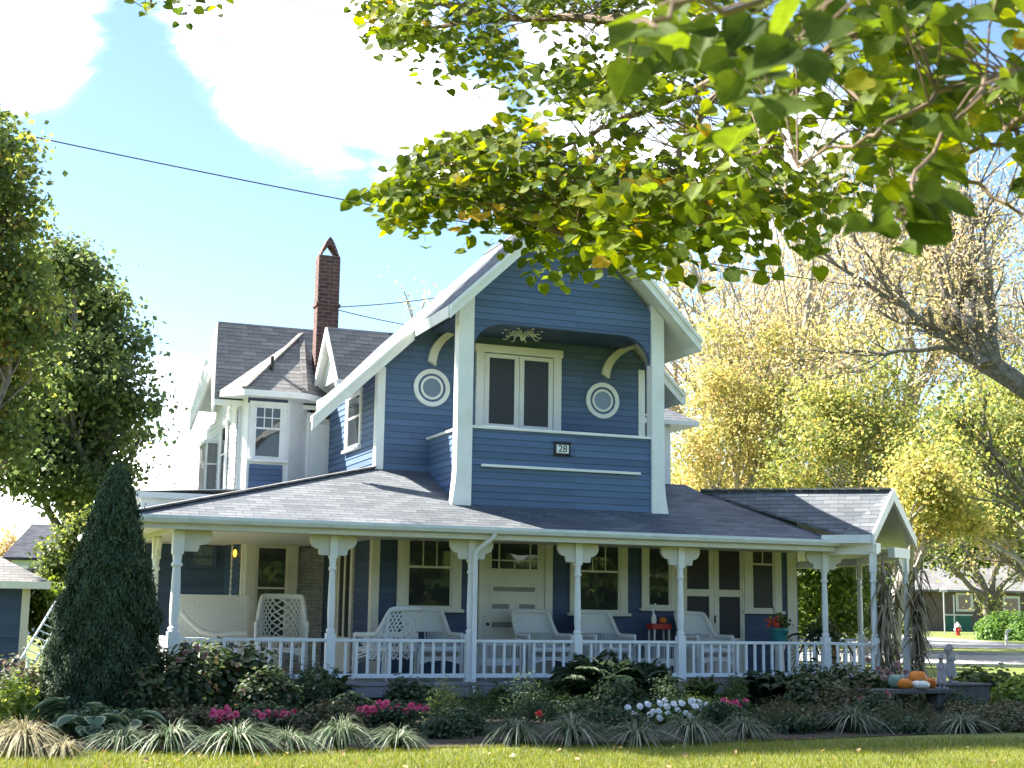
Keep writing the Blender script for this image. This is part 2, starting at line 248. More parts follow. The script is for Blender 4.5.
# ---------------------------------------------------------------- mesh builder
class MB:
    def __init__(s): s.v = []; s.f = []; s.m = []; s.cur = 0
    def add(s, vs, fs, m=None):
        k = len(s.v); s.v += [tuple(v) for v in vs]
        for f in fs: s.f.append(tuple(k + i for i in f)); s.m.append(s.cur if m is None else m)
    def box(s, a, b, m=None):
        x0, y0, z0 = (min(a[i], b[i]) for i in range(3)); x1, y1, z1 = (max(a[i], b[i]) for i in range(3))
        s.add([(x0, y0, z0), (x1, y0, z0), (x1, y1, z0), (x0, y1, z0), (x0, y0, z1), (x1, y0, z1), (x1, y1, z1), (x0, y1, z1)],
              [(0, 3, 2, 1), (4, 5, 6, 7), (0, 1, 5, 4), (1, 2, 6, 5), (2, 3, 7, 6), (3, 0, 4, 7)], m)
    def beam(s, p, q, w, h, up=(0, 0, 1), m=None):
        p, q = Vector(p), Vector(q); d = (q - p).normalized(); u = Vector(up)
        sx = d.cross(u)
        if sx.length < 1e-4: sx = d.cross(Vector((0, 1, 0)))
        sx.normalize(); uy = sx.cross(d).normalized()
        vs = []
        for c in (p, q):
            for a, b in ((-1, -1), (1, -1), (1, 1), (-1, 1)): vs.append(c + sx * a * w / 2 + uy * b * h / 2)
        s.add(vs, [(0, 1, 2, 3), (7, 6, 5, 4), (0, 4, 5, 1), (1, 5, 6, 2), (2, 6, 7, 3), (3, 7, 4, 0)], m)
    def prism(s, poly, ext, m=None):
        """poly: 3D points (planar), ext: extrusion vector"""
        n = len(poly); e = Vector(ext); P = [Vector(p) for p in poly]
        vs = P + [p + e for p in P]
        fs = [tuple(range(n))[::-1], tuple(range(n, 2 * n))] + [(i, (i + 1) % n, n + (i + 1) % n, n + i) for i in range(n)]
        s.add(vs, fs, m)
    def tube(s, pts, r, n=8, m=None, cap=True):
        pts = [Vector(p) for p in pts]
        if not hasattr(r, '__len__'): r = [r] * len(pts)
        k = len(s.v); ref = None
        for i, p in enumerate(pts):
            d = (pts[min(i + 1, len(pts) - 1)] - pts[max(i - 1, 0)]).normalized()
            if ref is None:
                ref = d.orthogonal().normalized()
            else:
                ref = (ref - d * ref.dot(d)); ref = ref.normalized() if ref.length > 1e-6 else d.orthogonal().normalized()
            b = d.cross(ref)
            for j in range(n):
                a = 2 * math.pi * j / n; s.v.append(tuple(p + (ref * math.cos(a) + b * math.sin(a)) * r[i]))
        mi = s.cur if m is None else m
        for i in range(len(pts) - 1):
            for j in range(n):
                s.f.append((k + i * n + j, k + i * n + (j + 1) % n, k + (i + 1) * n + (j + 1) % n, k + (i + 1) * n + j)); s.m.append(mi)
        if cap:
            s.f.append(tuple(k + j for j in range(n))[::-1]); s.m.append(mi)
            e = k + (len(pts) - 1) * n; s.f.append(tuple(e + j for j in range(n))); s.m.append(mi)
    def lathe(s, prof, c=(0, 0, 0), n=16, m=None, axis='z'):
        pr = [(max(r, .0005), z) for r, z in prof]
        k = len(s.v); c = Vector(c)
        for r, z in pr:
            for j in range(n):
                a = 2 * math.pi * j / n
                q = Vector((r * math.cos(a), r * math.sin(a), z)) if axis == 'z' else (Vector((r * math.cos(a), z, r * math.sin(a))) if axis == 'y' else Vector((z, r * math.cos(a), r * math.sin(a))))
                s.v.append(tuple(c + q))
        mi = s.cur if m is None else m
        for i in range(len(pr) - 1):
            for j in range(n):
                s.f.append((k + i * n + j, k + i * n + (j + 1) % n, k + (i + 1) * n + (j + 1) % n, k + (i + 1) * n + j)); s.m.append(mi)
        s.f.append(tuple(k + j for j in range(n))[::-1]); s.m.append(mi)
        e = k + (len(pr) - 1) * n; s.f.append(tuple(e + j for j in range(n))); s.m.append(mi)
    def build(s, name, mats, parent=None, smooth=False, bevel=0, recalc=True, loc=None):
        me = bpy.data.meshes.new(name); me.from_pydata(s.v, [], s.f)
        if not isinstance(mats, (list, tuple)): mats = [mats]
        for x in mats: me.materials.append(MAT[x] if isinstance(x, str) else x)
        if max(s.m or [0]) > 0: me.polygons.foreach_set('material_index', s.m)
        if recalc:
            import bmesh
            bm = bmesh.new(); bm.from_mesh(me); bmesh.ops.recalc_face_normals(bm, faces=bm.faces); bm.to_mesh(me); bm.free()
        auto_uv(me)
        if smooth:
            me.polygons.foreach_set('use_smooth', [True] * len(me.polygons))
        o = bpy.data.objects.new(name, me); C.objects.link(o)
        if smooth: me.set_sharp_from_angle(angle=R(40))
        if bevel:
            bv = o.modifiers.new('bevel', 'BEVEL'); bv.width = bevel; bv.segments = 2; bv.limit_method = 'ANGLE'; bv.angle_limit = R(40)
        if parent is not None:
            o.parent = parent
            pm = parent_world(parent); o.matrix_parent_inverse = pm.inverted()
        return o

def parent_world(o):
    m = o.matrix_basis.copy()
    if o.parent: m = parent_world(o.parent) @ o.matrix_parent_inverse @ m
    return m

def auto_uv(me):
    uv = me.uv_layers.new(name='UVMap'); data = np.zeros(len(me.loops) * 2, dtype=np.float32)
    co = np.zeros(len(me.vertices) * 3); me.vertices.foreach_get('co', co); co = co.reshape(-1, 3)
    for p in me.polygons:
        n = p.normal
        if abs(n.z) > .985: u = Vector((1, 0, 0)); v = Vector((0, 1, 0))
        else: u = UPZ.cross(n).normalized(); v = n.cross(u).normalized()
        for li in p.loop_indices:
            c = Vector(co[me.loops[li].vertex_index]); data[li * 2] = c.dot(u); data[li * 2 + 1] = c.dot(v)
    uv.data.foreach_set('uv', data)

def tag(o, label=None, cat=None, group=None, kind=None):
    if label: o['label'] = label
    if cat: o['category'] = cat
    if group: o['group'] = group
    if kind: o['kind'] = kind
    return o
def empty(name, loc=(0, 0, 0), label=None, cat=None, group=None, rz=0):
    o = bpy.data.objects.new(name, None); C.objects.link(o); o.location = loc; o.rotation_euler = (0, 0, rz); o.empty_display_size = .2
    return tag(o, label, cat, group)
def localise(o, p):
    """mesh built in the thing's own coordinates"""
    o.matrix_parent_inverse = Matrix.Identity(4); return o
def part(mb, name, mats, parent, **kw):
    """part whose mesh is given in the parent's LOCAL frame"""
    o = mb.build(name, mats, None, **kw); o.parent = parent; return o
def copy_tree(o, parent=None, label=None, group=None, loc=None, rz=None):
    c = o.copy(); C.objects.link(c)
    if parent is not None: c.parent = parent
    for ch in o.children: copy_tree(ch, c)
    if label: c['label'] = label
    if group: c['group'] = group
    if loc is not None: c.location = loc
    if rz is not None: c.rotation_euler = (0, 0, rz)
    return c

# ---------------------------------------------------------------- leaf clouds (numpy)
SHAPES = {
    'quad': (np.array([[0, -.5, 0], [.5, 0, .08], [0, .5, 0], [-.5, 0, .08]]), [(0, 1, 2, 3)]),
    'round': (np.array([[0, -.5, 0], [.34, -.42, .05], [.5, -.1, .09], [.36, .25, .06], [0, .58, -.05], [-.36, .25, .06], [-.5, -.1, .09], [-.34, -.42, .05]]), [(0, 1, 2, 3, 4), (0, 4, 5, 6, 7)]),
    'heart': (np.array([[0, -.40, 0], [.16, -.50, .02], [.36, -.44, .05], [.49, -.22, .08], [.50, .02, .085], [.40, .24, .06], [.20, .42, .02], [0, .60, -.07], [-.20, .42, .02], [-.40, .24, .06], [-.50, .02, .085], [-.49, -.22, .08], [-.36, -.44, .05], [-.16, -.50, .02]]), [(0, 1, 2, 3, 4, 5, 6, 7), (0, 7, 8, 9, 10, 11, 12, 13)]),
    'lobed': (np.array([[0, -.42, 0], [.26, -.52, .03], [.5, -.22, .1], [.36, -.06, .07], [.46, .22, .08], [.18, .28, .04], [0, .62, -.06], [-.18, .28, .04], [-.46, .22, .08], [-.36, -.06, .07], [-.5, -.22, .1], [-.26, -.52, .03]]),
              [(0, 1, 2, 3, 4, 5, 6), (0, 6, 7, 8, 9, 10, 11)]),
    'long': (np.array([[0, -.5, 0], [.16, -.15, .04], [.13, .2, .02], [0, .5, -.06], [-.13, .2, .02], [-.16, -.15, .04]]), [(0, 1, 2, 3), (0, 3, 4, 5)]),
}
def rot_frames(nrm, rng, tip=None):
    n = nrm / np.linalg.norm(nrm, axis=1, keepdims=True)
    t = rng.normal(size=n.shape) if tip is None else tip
    t = t - n * (t * n).sum(1, keepdims=True); t /= np.linalg.norm(t, axis=1, keepdims=True) + 1e-9
    b = np.cross(t, n)
    return np.stack([b, t, n], axis=2)     # columns x,y,z
def leaf_mesh(name, pos, nrm, size, mat, shape='quad', vals=None, rng=RNG, tip=None, stretch=None, extra=None):
    sv, sf = SHAPES[shape]; n = len(pos); k = len(sv)
    Rm = rot_frames(nrm, rng, tip)
    s = np.broadcast_to(np.asarray(size), (n,)).reshape(n, 1, 1)
    loc = np.broadcast_to(sv, (n, k, 3)) * s
    if stretch is not None: loc = loc * np.array([1, stretch, 1])
    bend = rng.uniform(.2, 2.2, (n, 1)); loc = loc.copy(); loc[:, :, 2] *= bend
    v = np.einsum('nij,nkj->nki', Rm, loc) + pos[:, None, :]
    v = v.reshape(-1, 3)
    if vals is None: vals = rng.random(n)
    nf = len(sf); tot = [len(f) for f in sf]
    loops = np.concatenate([np.array(f) for f in sf]); L1 = len(loops)
    li = (loops[None, :] + (np.arange(n) * k)[:, None]).reshape(-1)
    tots = np.tile(np.array(tot), n); starts = np.concatenate([[0], np.cumsum(tots)[:-1]])
    me = bpy.data.meshes.new(name)
    me.vertices.add(len(v)); me.vertices.foreach_set('co', v.astype(np.float32).ravel())
    me.loops.add(len(li)); me.loops.foreach_set('vertex_index', li.astype(np.int32))
    me.polygons.add(len(tots)); me.polygons.foreach_set('loop_start', starts.astype(np.int32)); me.polygons.foreach_set('loop_total', tots.astype(np.int32))
    me.update(calc_edges=True)
    a = me.attributes.new('v', 'FLOAT', 'FACE'); a.data.foreach_set('value', np.repeat(vals, nf).astype(np.float32))
    if shape == 'heart':
        uv = me.uv_layers.new(name='UVMap'); uv.data.foreach_set('uv', np.tile(sv[loops][:, :2], (n, 1)).astype(np.float32).ravel())
    me.materials.append(mat)
    return me
def mesh_obj(name, me, parent=None):
    o = bpy.data.objects.new(name, me); C.objects.link(o)
    if parent is not None: o.parent = parent
    return o
def blades_mesh(name, base, direc, length, width, mat, vals, droop=1.0, seg=4, rng=RNG, rise=1.2):
    """arching grass-like blades: base (n,3), direc (n,2) horizontal unit"""
    n = len(base); ts = np.linspace(0, 1, seg + 1)
    L = length[:, None]; d3 = np.concatenate([direc, np.zeros((n, 1))], 1)
    side = np.stack([-direc[:, 1], direc[:, 0], np.zeros(n)], 1)
    out = L * (ts * .9)[None, :] * (.35 + .65 * ts)[None, :]
    if not hasattr(droop, '__len__'): droop = np.full(n, droop)
    h = L * (ts[None, :] * rise - droop[:, None] * (ts ** 2.2)[None, :])
    pts = base[:, None, :] + d3[:, None, :] * out[:, :, None] + np.array([0, 0, 1])[None, None, :] * h[:, :, None]
    w = width[:, None] * np.array([.8, 1, .95, .6, .05][:seg + 1] if seg == 4 else np.linspace(1, .05, seg + 1))[None, :] / 2
    l = pts + side[:, None, :] * w[:, :, None]; r = pts - side[:, None, :] * w[:, :, None]
    v = np.stack([l, r], 2).reshape(n, (seg + 1) * 2, 3)
    k = (seg + 1) * 2
    q = np.array([[2 * i, 2 * i + 1, 2 * i + 3, 2 * i + 2] for i in range(seg)])
    li = (q[None] + (np.arange(n) * k)[:, None, None]).reshape(-1)
    nf = n * seg
    me = bpy.data.meshes.new(name)
    me.vertices.add(n * k); me.vertices.foreach_set('co', v.astype(np.float32).ravel())
    me.loops.add(nf * 4); me.loops.foreach_set('vertex_index', li.astype(np.int32))
    me.polygons.add(nf); me.polygons.foreach_set('loop_start', (np.arange(nf) * 4).astype(np.int32)); me.polygons.foreach_set('loop_total', np.full(nf, 4, np.int32))
    me.update(calc_edges=True)
    a = me.attributes.new('v', 'FLOAT', 'FACE'); a.data.foreach_set('value', np.repeat(vals, seg).astype(np.float32))
    me.materials.append(mat)
    return me
# ================================================================= the house
house = empty('house', (10.6, 26, 0), 'blue clapboard Victorian house with a wraparound porch and an open balcony under its gable', 'house')
def hp(mb, name, mats, parent=None, **kw):
    return mb.build(name, mats, parent or house, **kw)

def clip(poly, z, keep_above):
    out = []; n = len(poly)
    for i in range(n):
        a, b = poly[i], poly[(i + 1) % n]
        ia = a[1] >= z if keep_above else a[1] <= z; ib = b[1] >= z if keep_above else b[1] <= z
        if ia: out.append(a)
        if ia != ib:
            t = (z - a[1]) / (b[1] - a[1]); out.append((a[0] + (b[0] - a[0]) * t, z))
    return out
def siding(name, o, u, polys, parent=None, mat='blue', expo=.125, proud=.015, seed=0):
    """o: origin (z=0), u: horizontal unit along wall; outward normal = u x z"""
    o, u = Vector(o), Vector(u).normalized(); n = u.cross(UPZ).normalized(); mb = MB()
    for poly in polys:
        z0, z1 = min(p[1] for p in poly), max(p[1] for p in poly)
        k = math.floor(z0 / expo)
        while k * expo < z1:
            a, b = k * expo, (k + 1) * expo
            q = clip(clip(poly, a, True), b, False); k += 1
            if len(q) < 3 or max(p[1] for p in q) - min(p[1] for p in q) < 1e-4: continue
            off = lambda z: .003 + proud * (1 - (z - a) / expo)
            mb.add([o + u * p[0] + UPZ * p[1] + n * off(p[1]) for p in q], [tuple(range(len(q)))])
            bot = [p for p in q if abs(p[1] - a) < 1e-5]
            if len(bot) >= 2:
                x0, x1 = min(p[0] for p in bot), max(p[0] for p in bot)
                mb.add([o + u * x0 + UPZ * a + n * (.003 + proud), o + u * x1 + UPZ * a + n * (.003 + proud), o + u * x1 + UPZ * a + n * .002, o + u * x0 + UPZ * a + n * .002], [(0, 1, 2, 3)])
        # backing sheet
    return hp(mb, name, mat, parent, recalc=False)

XL, XR, YW, YB = 7.45, 13.2, 26.0, 24.25      # main block side walls, front wall, balcony front
AX, AZ, SL = 10.65, 9.55, .96                 # ridge line, slope of the main roof (left)
SR = 1.0
def roofz(X): return AZ - (SL * (AX - X) if X < AX else SR * (X - AX))
DK = .47                                       # porch deck level

# --- inner shell: keeps light from leaking through the building
sh = MB()
sh.box((7.5, 26.06, .05), (16.8, 37.9, 4.2)); sh.prism([(7.5, 26.06, 4.2), (13.15, 26.06, 4.2), (13.15, 26.06, 6.7), (AX, 26.06, 9.2), (7.5, 26.06, 6.1)], (0, 2.45, 0)); sh.box((7.6, 28.52, 4.2), (13.15, 33, 6.2))
hp(sh, 'inner_wall', 'navy')

# --- walls
wall_polys = [[(0, 3.9), (XR - XL, 3.9), (XR - XL, roofz(XR) - .12), (AX - XL, AZ - .12), (0, roofz(XL) - .12)]]
siding('wall', (XL, YW, 0), (1, 0, 0), wall_polys)
siding('wall', (XL, 29.74, 0), (0, -1, 0), [[(0, 3.7), (3.74, 3.7), (3.74, roofz(XL) - .1), (0, roofz(XL) - .1)]])
siding('wall', (XR, YW, 0), (0, 1, 0), [[(0, 3.9), (2.55, 3.9), (2.55, roofz(XR) - .1), (0, roofz(XR) - .1)]])
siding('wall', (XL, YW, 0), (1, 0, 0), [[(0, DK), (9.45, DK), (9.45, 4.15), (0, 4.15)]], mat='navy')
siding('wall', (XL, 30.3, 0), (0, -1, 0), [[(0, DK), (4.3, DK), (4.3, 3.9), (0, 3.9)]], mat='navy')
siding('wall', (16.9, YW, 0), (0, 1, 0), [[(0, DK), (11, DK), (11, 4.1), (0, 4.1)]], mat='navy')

# --- gable front with the arched opening of the balcony
g = []
xl, xr = 8.76, 12.47
def archz(x):
    r = .62; h = 7.07
    d = min(x - xl, xr - x)
    return h if d >= r else h - (.55) * (1 - math.sqrt(max(0, 1 - ((r - d) / r) ** 2)))
xs = [xl + .62 * (1 - math.cos(t)) for t in np.linspace(0, math.pi / 2, 8)]
xs = xs + [AX] + [xr - (x - xl) for x in xs[::-1]]
for a, b in zip(xs[:-1], xs[1:]):
    g.append([(a, archz(a)), (b, archz(b)), (b, roofz(b) - .14), (a, roofz(a) - .14)])
siding('gable_wall', (0, YB, 0), (1, 0, 0), g, mat='blue')
gb = MB()
for q in g: gb.prism([(p[0], YB + .005, p[1]) for p in q], (0, .12, 0))
hp(gb, 'gable_backing', 'blue')
# balcony ceiling
cb = MB(); cb.box((8.5, YB + .13, 7.16), (12.7, YW - .02, 7.22)); hp(cb, 'balcony_ceiling', 'navy')
# balcony parapet
bf = siding('balcony_parapet', (0, YB, 0), (1, 0, 0), [[(8.74, 3.52), (12.5, 3.52), (12.5, 5.04), (8.74, 5.04)]])
bb = MB(); bb.box((8.74, YB + .004, 3.3), (12.5, YB + .1, 5.04)); bb.box((8.5, YB + .1, 3.3), (8.6, YW, 5.0)); bb.box((12.62, YB + .1, 3.3), (12.7, YW, 5.0)); bb.box((8.6, YB + .1, 4.2), (12.6, YW, 4.25)); hp(bb, 'parapet_backing', 'blue')
siding('balcony_parapet', (8.5, YW, 0), (0, -1, 0), [[(0, 3.3), (1.7, 3.3), (1.7, 4.98), (0, 4.98)]])
siding('balcony_parapet', (12.7, YB, 0), (0, 1, 0), [[(0, 3.3), (1.7, 3.3), (1.7, 4.98), (0, 4.98)]])
cr = MB(); cr.box((8.72, YB - .05, 5.045), (12.5, YB + .14, 5.1)); cr.box((8.44, YB + .1, 4.99), (8.66, YW, 5.04)); cr.box((12.55, YB + .1, 4.99), (12.76, YW, 5.04))
hp(cr, 'cap_rail', 'white', bevel=.008)
# white planter bracket bar across the parapet
br_ = MB(); br_.box((8.94, YB - .09, 4.335), (12.22, YB - .03, 4.385))
for x in (9.3, 10.58, 11.86): br_.box((x - .02, YB - .03, 4.34), (x + .02, YB + .02, 4.38))
hp(br_, 'rail_bar', 'white', bevel=.006)

# --- columns flaring at the foot
def column(x0, x1, side):
    mb = MB()
    prof = []
    for z in np.linspace(3.45, 4.4, 9): prof.append((z, .12 * ((4.4 - z) / .95) ** 2))
    out = [(x0 - (f if side < 0 else 0), z) for z, f in prof] + [(x0, roofz(x0) - .0)]
    inn = [(x1 + (f if side > 0 else 0), z) for z, f in prof] + [(x1, roofz(x1) - .0)]
    poly = [(x, YB - .07, z) for x, z in out] + [(x, YB - .07, z) for x, z in inn[::-1]]
    mb.prism(poly, (0, .24, 0)); return hp(mb, 'column', 'white', bevel=.012)
column(8.45, 8.755, -1); column(12.475, 12.75, 1)

# --- corner boards
def board(a, b, name='corner_board', mat='white'): mb = MB(); mb.box(a, b); return hp(mb, name, mat, bevel=.006)
cbm = MB(); cbm.box((XL - .03, YW - .035, 4.0), (XL + .13, YW + .01, roofz(XL) - .1)); cbm.box((XL - .04, YW + .01, 4.0), (XL - .005, YW + .12, roofz(XL) - .1)); hp(cbm, 'corner_board', 'white', bevel=.005)
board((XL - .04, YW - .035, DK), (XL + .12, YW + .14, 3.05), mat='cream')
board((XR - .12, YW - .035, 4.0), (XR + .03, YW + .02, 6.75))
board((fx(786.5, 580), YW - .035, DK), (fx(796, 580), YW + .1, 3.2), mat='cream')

# --- round windows
def ring(mb, c, r1, r0_, y0, y1, n=40):
    k = len(mb.v)
    for j in range(n):
        a = 2 * math.pi * j / n
        for rr, yy in ((r1, y1), (r1, y0), (r0_, y0), (r0_, y1)): mb.v.append((c[0] + rr * math.cos(a), yy, c[1] + rr * math.sin(a)))
    for j in range(n):
        j2 = (j + 1) % n
        for q in range(4):
            q2 = (q + 1) % 4; mb.f.append((k + j * 4 + q, k + j2 * 4 + q, k + j2 * 4 + q2, k + j * 4 + q2)); mb.m.append(mb.cur)
for cx in (8.53, 12.25):
    cz = 6.035
    mb = MB(); ring(mb, (cx, cz), .375, .285, YW - .05, YW); w = hp(mb, 'round_window', 'white', smooth=True)
    mb = MB(); ring(mb, (cx, cz), .29, .235, YW - .025, YW + .01); hp(mb, 'casing', 'blue', w, smooth=True)
    mb = MB(); ring(mb, (cx, cz), .235, .188, YW - .045, YW + .01); hp(mb, 'sash', 'white', w, smooth=True)
    mb = MB(); mb.lathe([(.195, 0), (.195, .01)], (cx, YW - .03, cz), 32, axis='y'); hp(mb, 'pane', 'paleglass', w)

# --- rectangular windows; o + u frame (outer plane), coordinates in metres along u and z
def window(name, o, u, x0, x1, z0, z1, cas=.12, trim='white', glass='glass', upper=0, rail=True, sill=.1, blind=False, cashead=None, dy=.0, uppercols=3, single_casing=False):
    o, u = Vector(o), Vector(u).normalized(); n = u.cross(UPZ).normalized()
    def bx(mb, a0, a1, b0, b1, d0, d1):
        P = lambda a, b, d: o + u * a + UPZ * b + n * d
        mb.add([P(a0, b0, d0), P(a1, b0, d0), P(a1, b0, d1), P(a0, b0, d1), P(a0, b1, d0), P(a1, b1, d0), P(a1, b1, d1), P(a0, b1, d1)],
               [(0, 3, 2, 1), (4, 5, 6, 7), (0, 1, 5, 4), (1, 2, 6, 5), (2, 3, 7, 6), (3, 0, 4, 7)])
    h = cashead or cas
    mb = MB()
    bx(mb, x0, x0 + cas, z0, z1, .0, .05); bx(mb, x1 - cas, x1, z0, z1, .0, .05); bx(mb, x0 - .02, x1 + .02, z1, z1 + h, .0, .058)
    w = hp(mb, name, trim, bevel=.004)
    a0, a1 = x0 + cas, x1 - cas; fr = .045
    mb = MB()
    bx(mb, a0, a0 + fr, z0, z1, .0, .034); bx(mb, a1 - fr, a1, z0, z1, .0, .034); bx(mb, a0 + fr, a1 - fr, z1 - fr, z1, .0, .034); bx(mb, a0 + fr, a1 - fr, z0, z0 + fr * 1.4, .0, .034)
    zm = z0 + (z1 - z0) * (.56 if rail is True else rail if rail else .56)
    if rail: bx(mb, a0 + fr, a1 - fr, zm, zm + .04, .0, .036)
    if upper:
        for i in range(1, uppercols):
            xx = a0 + fr + (a1 - a0 - 2 * fr) * i / uppercols; bx(mb, xx - .011, xx + .011, zm + .04 if rail else z0 + fr, z1 - fr, .0, .03)
        for j in range(1, upper):
            zz = (zm + .04) + (z1 - fr - zm - .04) * j / upper; bx(mb, a0 + fr, a1 - fr, zz - .01, zz + .01, .0, .029)
    hp(mb, 'sash', trim, w)
    mb = MB(); bx(mb, a0 + fr * .5, a1 - fr * .5, z0 + fr * .5, z1 - fr * .5, .0, .022); hp(mb, 'pane', glass, w)
    if sill:
        mb = MB(); bx(mb, x0 - .05, x1 + .05, z0 - .06, z0, .0, sill); hp(mb, 'sill', trim, w, bevel=.004)
    return w
X_ = (1, 0, 0)
# ground floor front, from the pixel columns of the wall plane Y=26
OW = (0, YW - .02, 0)
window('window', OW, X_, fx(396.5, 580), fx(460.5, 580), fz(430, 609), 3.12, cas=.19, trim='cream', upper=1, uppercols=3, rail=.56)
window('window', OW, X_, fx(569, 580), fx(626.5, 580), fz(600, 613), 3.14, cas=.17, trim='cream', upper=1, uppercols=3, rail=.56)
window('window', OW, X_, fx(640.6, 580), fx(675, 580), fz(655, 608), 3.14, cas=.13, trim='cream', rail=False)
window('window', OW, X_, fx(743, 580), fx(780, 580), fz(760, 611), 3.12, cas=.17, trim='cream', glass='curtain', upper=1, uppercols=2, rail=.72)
# french window of the balcony
fw_o = (0, YW - .02, 0)
mb = MB()
X0, X1, Z1 = 9.45, 11.3, 7.0
mb.box((X0, YW - .08, 4.3), (X0 + .17, YW, Z1 - .16)); mb.box((X1 - .17, YW - .08, 4.3), (X1, YW, Z1 - .16)); mb.box((X0 - .03, YW - .095, Z1 - .16), (X1 + .03, YW, Z1))
fwin = hp(mb, 'french_window', 'offwhite', bevel=.006)
for a, b in ((9.63, 10.375), (10.385, 11.12)):
    mb = MB()
    mb.box((a, YW - .06, 4.35), (a + .1, YW - .012, 6.82)); mb.box((b - .1, YW - .06, 4.35), (b, YW - .012, 6.82)); mb.box((a + .1, YW - .06, 6.74), (b - .1, YW - .012, 6.82)); mb.box((a + .1, YW - .06, 4.35), (b - .1, YW - .012, 5.40))
    hp(mb, 'door_leaf', 'offwhite', fwin, bevel=.004)
    mb = MB(); mb.box((a + .08, YW - .045, 5.38), (b - .08, YW - .02, 6.76)); hp(mb, 'pane', 'curtain', fwin)
# left wall upper window
window('window', (XL, YW + 10, 0), (0, -1, 0), YW + 10 - 28.28, YW + 10 - 27.1, 4.95, 6.05, cas=.1, trim='white', upper=0)

# front door
d0, d1 = fx(483, 580), fx(544, 580)
mb = MB(); zt = 3.15
mb.box((fx(478, 580), YW - .07, DK), (d0, YW, zt)); mb.box((d1, YW - .07, DK), (fx(551.5, 580), YW, zt)); mb.box((fx(476, 580), YW - .08, zt), (fx(553, 580), YW, zt + .15))
dr = hp(mb, 'door', 'cream', bevel=.005)
mb = MB(); mb.box((d0 + .005, YW - .045, DK + .01), (d1 - .005, YW - .01, zt - .005))
for (a, b, c, e) in ((490.6, 509, 602, 610.5), (517, 535, 602, 610.5), (490, 535, 585, 593), (490, 535, 620, 629)):
    mb.box((fx(a, 600) - .03, YW - .06, fz(510, e) - .03), (fx(b, 600) + .03, YW - .044, fz(510, c) + .03))
hp(mb, 'door_leaf', 'cream', dr, bevel=.004)
mb = MB()
for (a, b, c, e) in ((492, 533.5, 587, 591.5), (491, 508, 604, 609), (518, 533.5, 604, 609), (491, 533, 622, 627.5)):
    mb.box((fx(a, 600), YW - .068, fz(510, e)), (fx(b, 600), YW - .058, fz(510, c)))
hp(mb, 'recessed_panel', 'deck', dr)
gx0, gx1, gz0, gz1 = fx(490, 560), fx(537, 560), fz(510, 569.5), fz(510, 540)
mb = MB(); mb.box((gx0, YW - .055, gz0), (gx1, YW - .044, gz1)); hp(mb, 'pane', 'glass', dr)
mb = MB()
for fxx in (0, .17, .83, 1): x = gx0 + (gx1 - gx0) * fxx; mb.box((x - .014, YW - .064, gz0 - .014), (x + .014, YW - .054, gz1))
for fzz in (0, .3): z = gz0 + (gz1 - gz0) * fzz; mb.box((gx0 + .015, YW - .063, z - .012), (gx1 - .015, YW - .053, z + .012))
x = (gx0 + gx1) / 2; mb.box((x - .01, YW - .063, gz0 + .012), (x + .01, YW - .053, gz0 + (gz1 - gz0) * .3 - .012))
hp(mb, 'pane_frame', 'cream', dr)
mb = MB(); mb.lathe([(.02, 0), (.03, .02), (.03, .05), (0.01, .06)], (d0 + .09, YW - .105, 1.45), 12, axis='y'); hp(mb, 'handle', 'black', dr, smooth=True)

# double screen door
s0, s1 = fx(684, 600), fx(741, 600)
mb = MB(); mb.box((fx(675.5, 600), YW - .065, DK), (s0, YW, zt)); mb.box((s1, YW - .065, DK), (fx(743, 600) - .004, YW, zt)); mb.box((fx(675.5, 600), YW - .075, zt), (s1 + .06, YW, zt + .14))
sd = hp(mb, 'screen_door', 'cream', bevel=.004)
for (a, b) in ((686, 708), (718, 739)):
    xa, xb = fx(a, 600), fx(b, 600); la, lb = (s0, (fx(708, 600) + fx(718, 600)) / 2 - .003) if a < 700 else ((fx(708, 600) + fx(718, 600)) / 2 + .003, s1)
    za, zb, zc, zd = fz(712, 638), fz(712, 596.5), fz(712, 589.5), 3.05
    mb = MB(); mb.box((la, YW - .05, DK + .02), (xa, YW - .01, zt)); mb.box((xb, YW - .05, DK + .02), (lb, YW - .01, zt)); mb.box((xa, YW - .05, DK + .02), (xb, YW - .01, za)); mb.box((xa, YW - .05, zb), (xb, YW - .01, zc)); mb.box((xa, YW - .05, zd), (xb, YW - .01, zt))
    leaf = hp(mb, 'door_leaf', 'cream', sd, bevel=.003)
    mb = MB(); mb.box((xa - .01, YW - .035, za - .01), (xb + .01, YW - .025, zb + .01)); mb.box((xa - .01, YW - .035, zc - .01), (xb + .01, YW - .025, zd + .01)); hp(mb, 'screen', 'screen', sd)
mb = MB(); mb.box((fx(713.5, 600) - .012, YW - .075, 1.52), (fx(713.5, 600) + .012, YW - .05, 1.68)); hp(mb, 'handle', 'black', sd)

# door on the side wall, inside the left porch
mb = MB(); xx = XL
mb.box((xx - .06, 27.3, DK), (xx, 27.42, 3.0)); mb.box((xx - .06, 28.5, DK), (xx, 28.64, 3.0)); mb.box((xx - .07, 27.28, 3.0), (xx, 28.66, 3.12))
sdr = hp(mb, 'side_door', 'cream', bevel=.004)
mb = MB(); mb.box((xx - .04, 27.43, DK), (xx - .01, 28.49, 1.15)); mb.box((xx - .04, 27.43, 1.15), (xx - .01, 27.55, 3.0)); mb.box((xx - .04, 28.37, 1.15), (xx - .01, 28.49, 3.0)); mb.box((xx - .04, 27.9, 1.15), (xx - .01, 28.02, 3.0)); hp(mb, 'door_leaf', 'cream', sdr)
mb = MB(); mb.box((xx - .025, 27.55, 1.15), (xx - .015, 28.37, 2.98)); hp(mb, 'pane', 'glass', sdr)

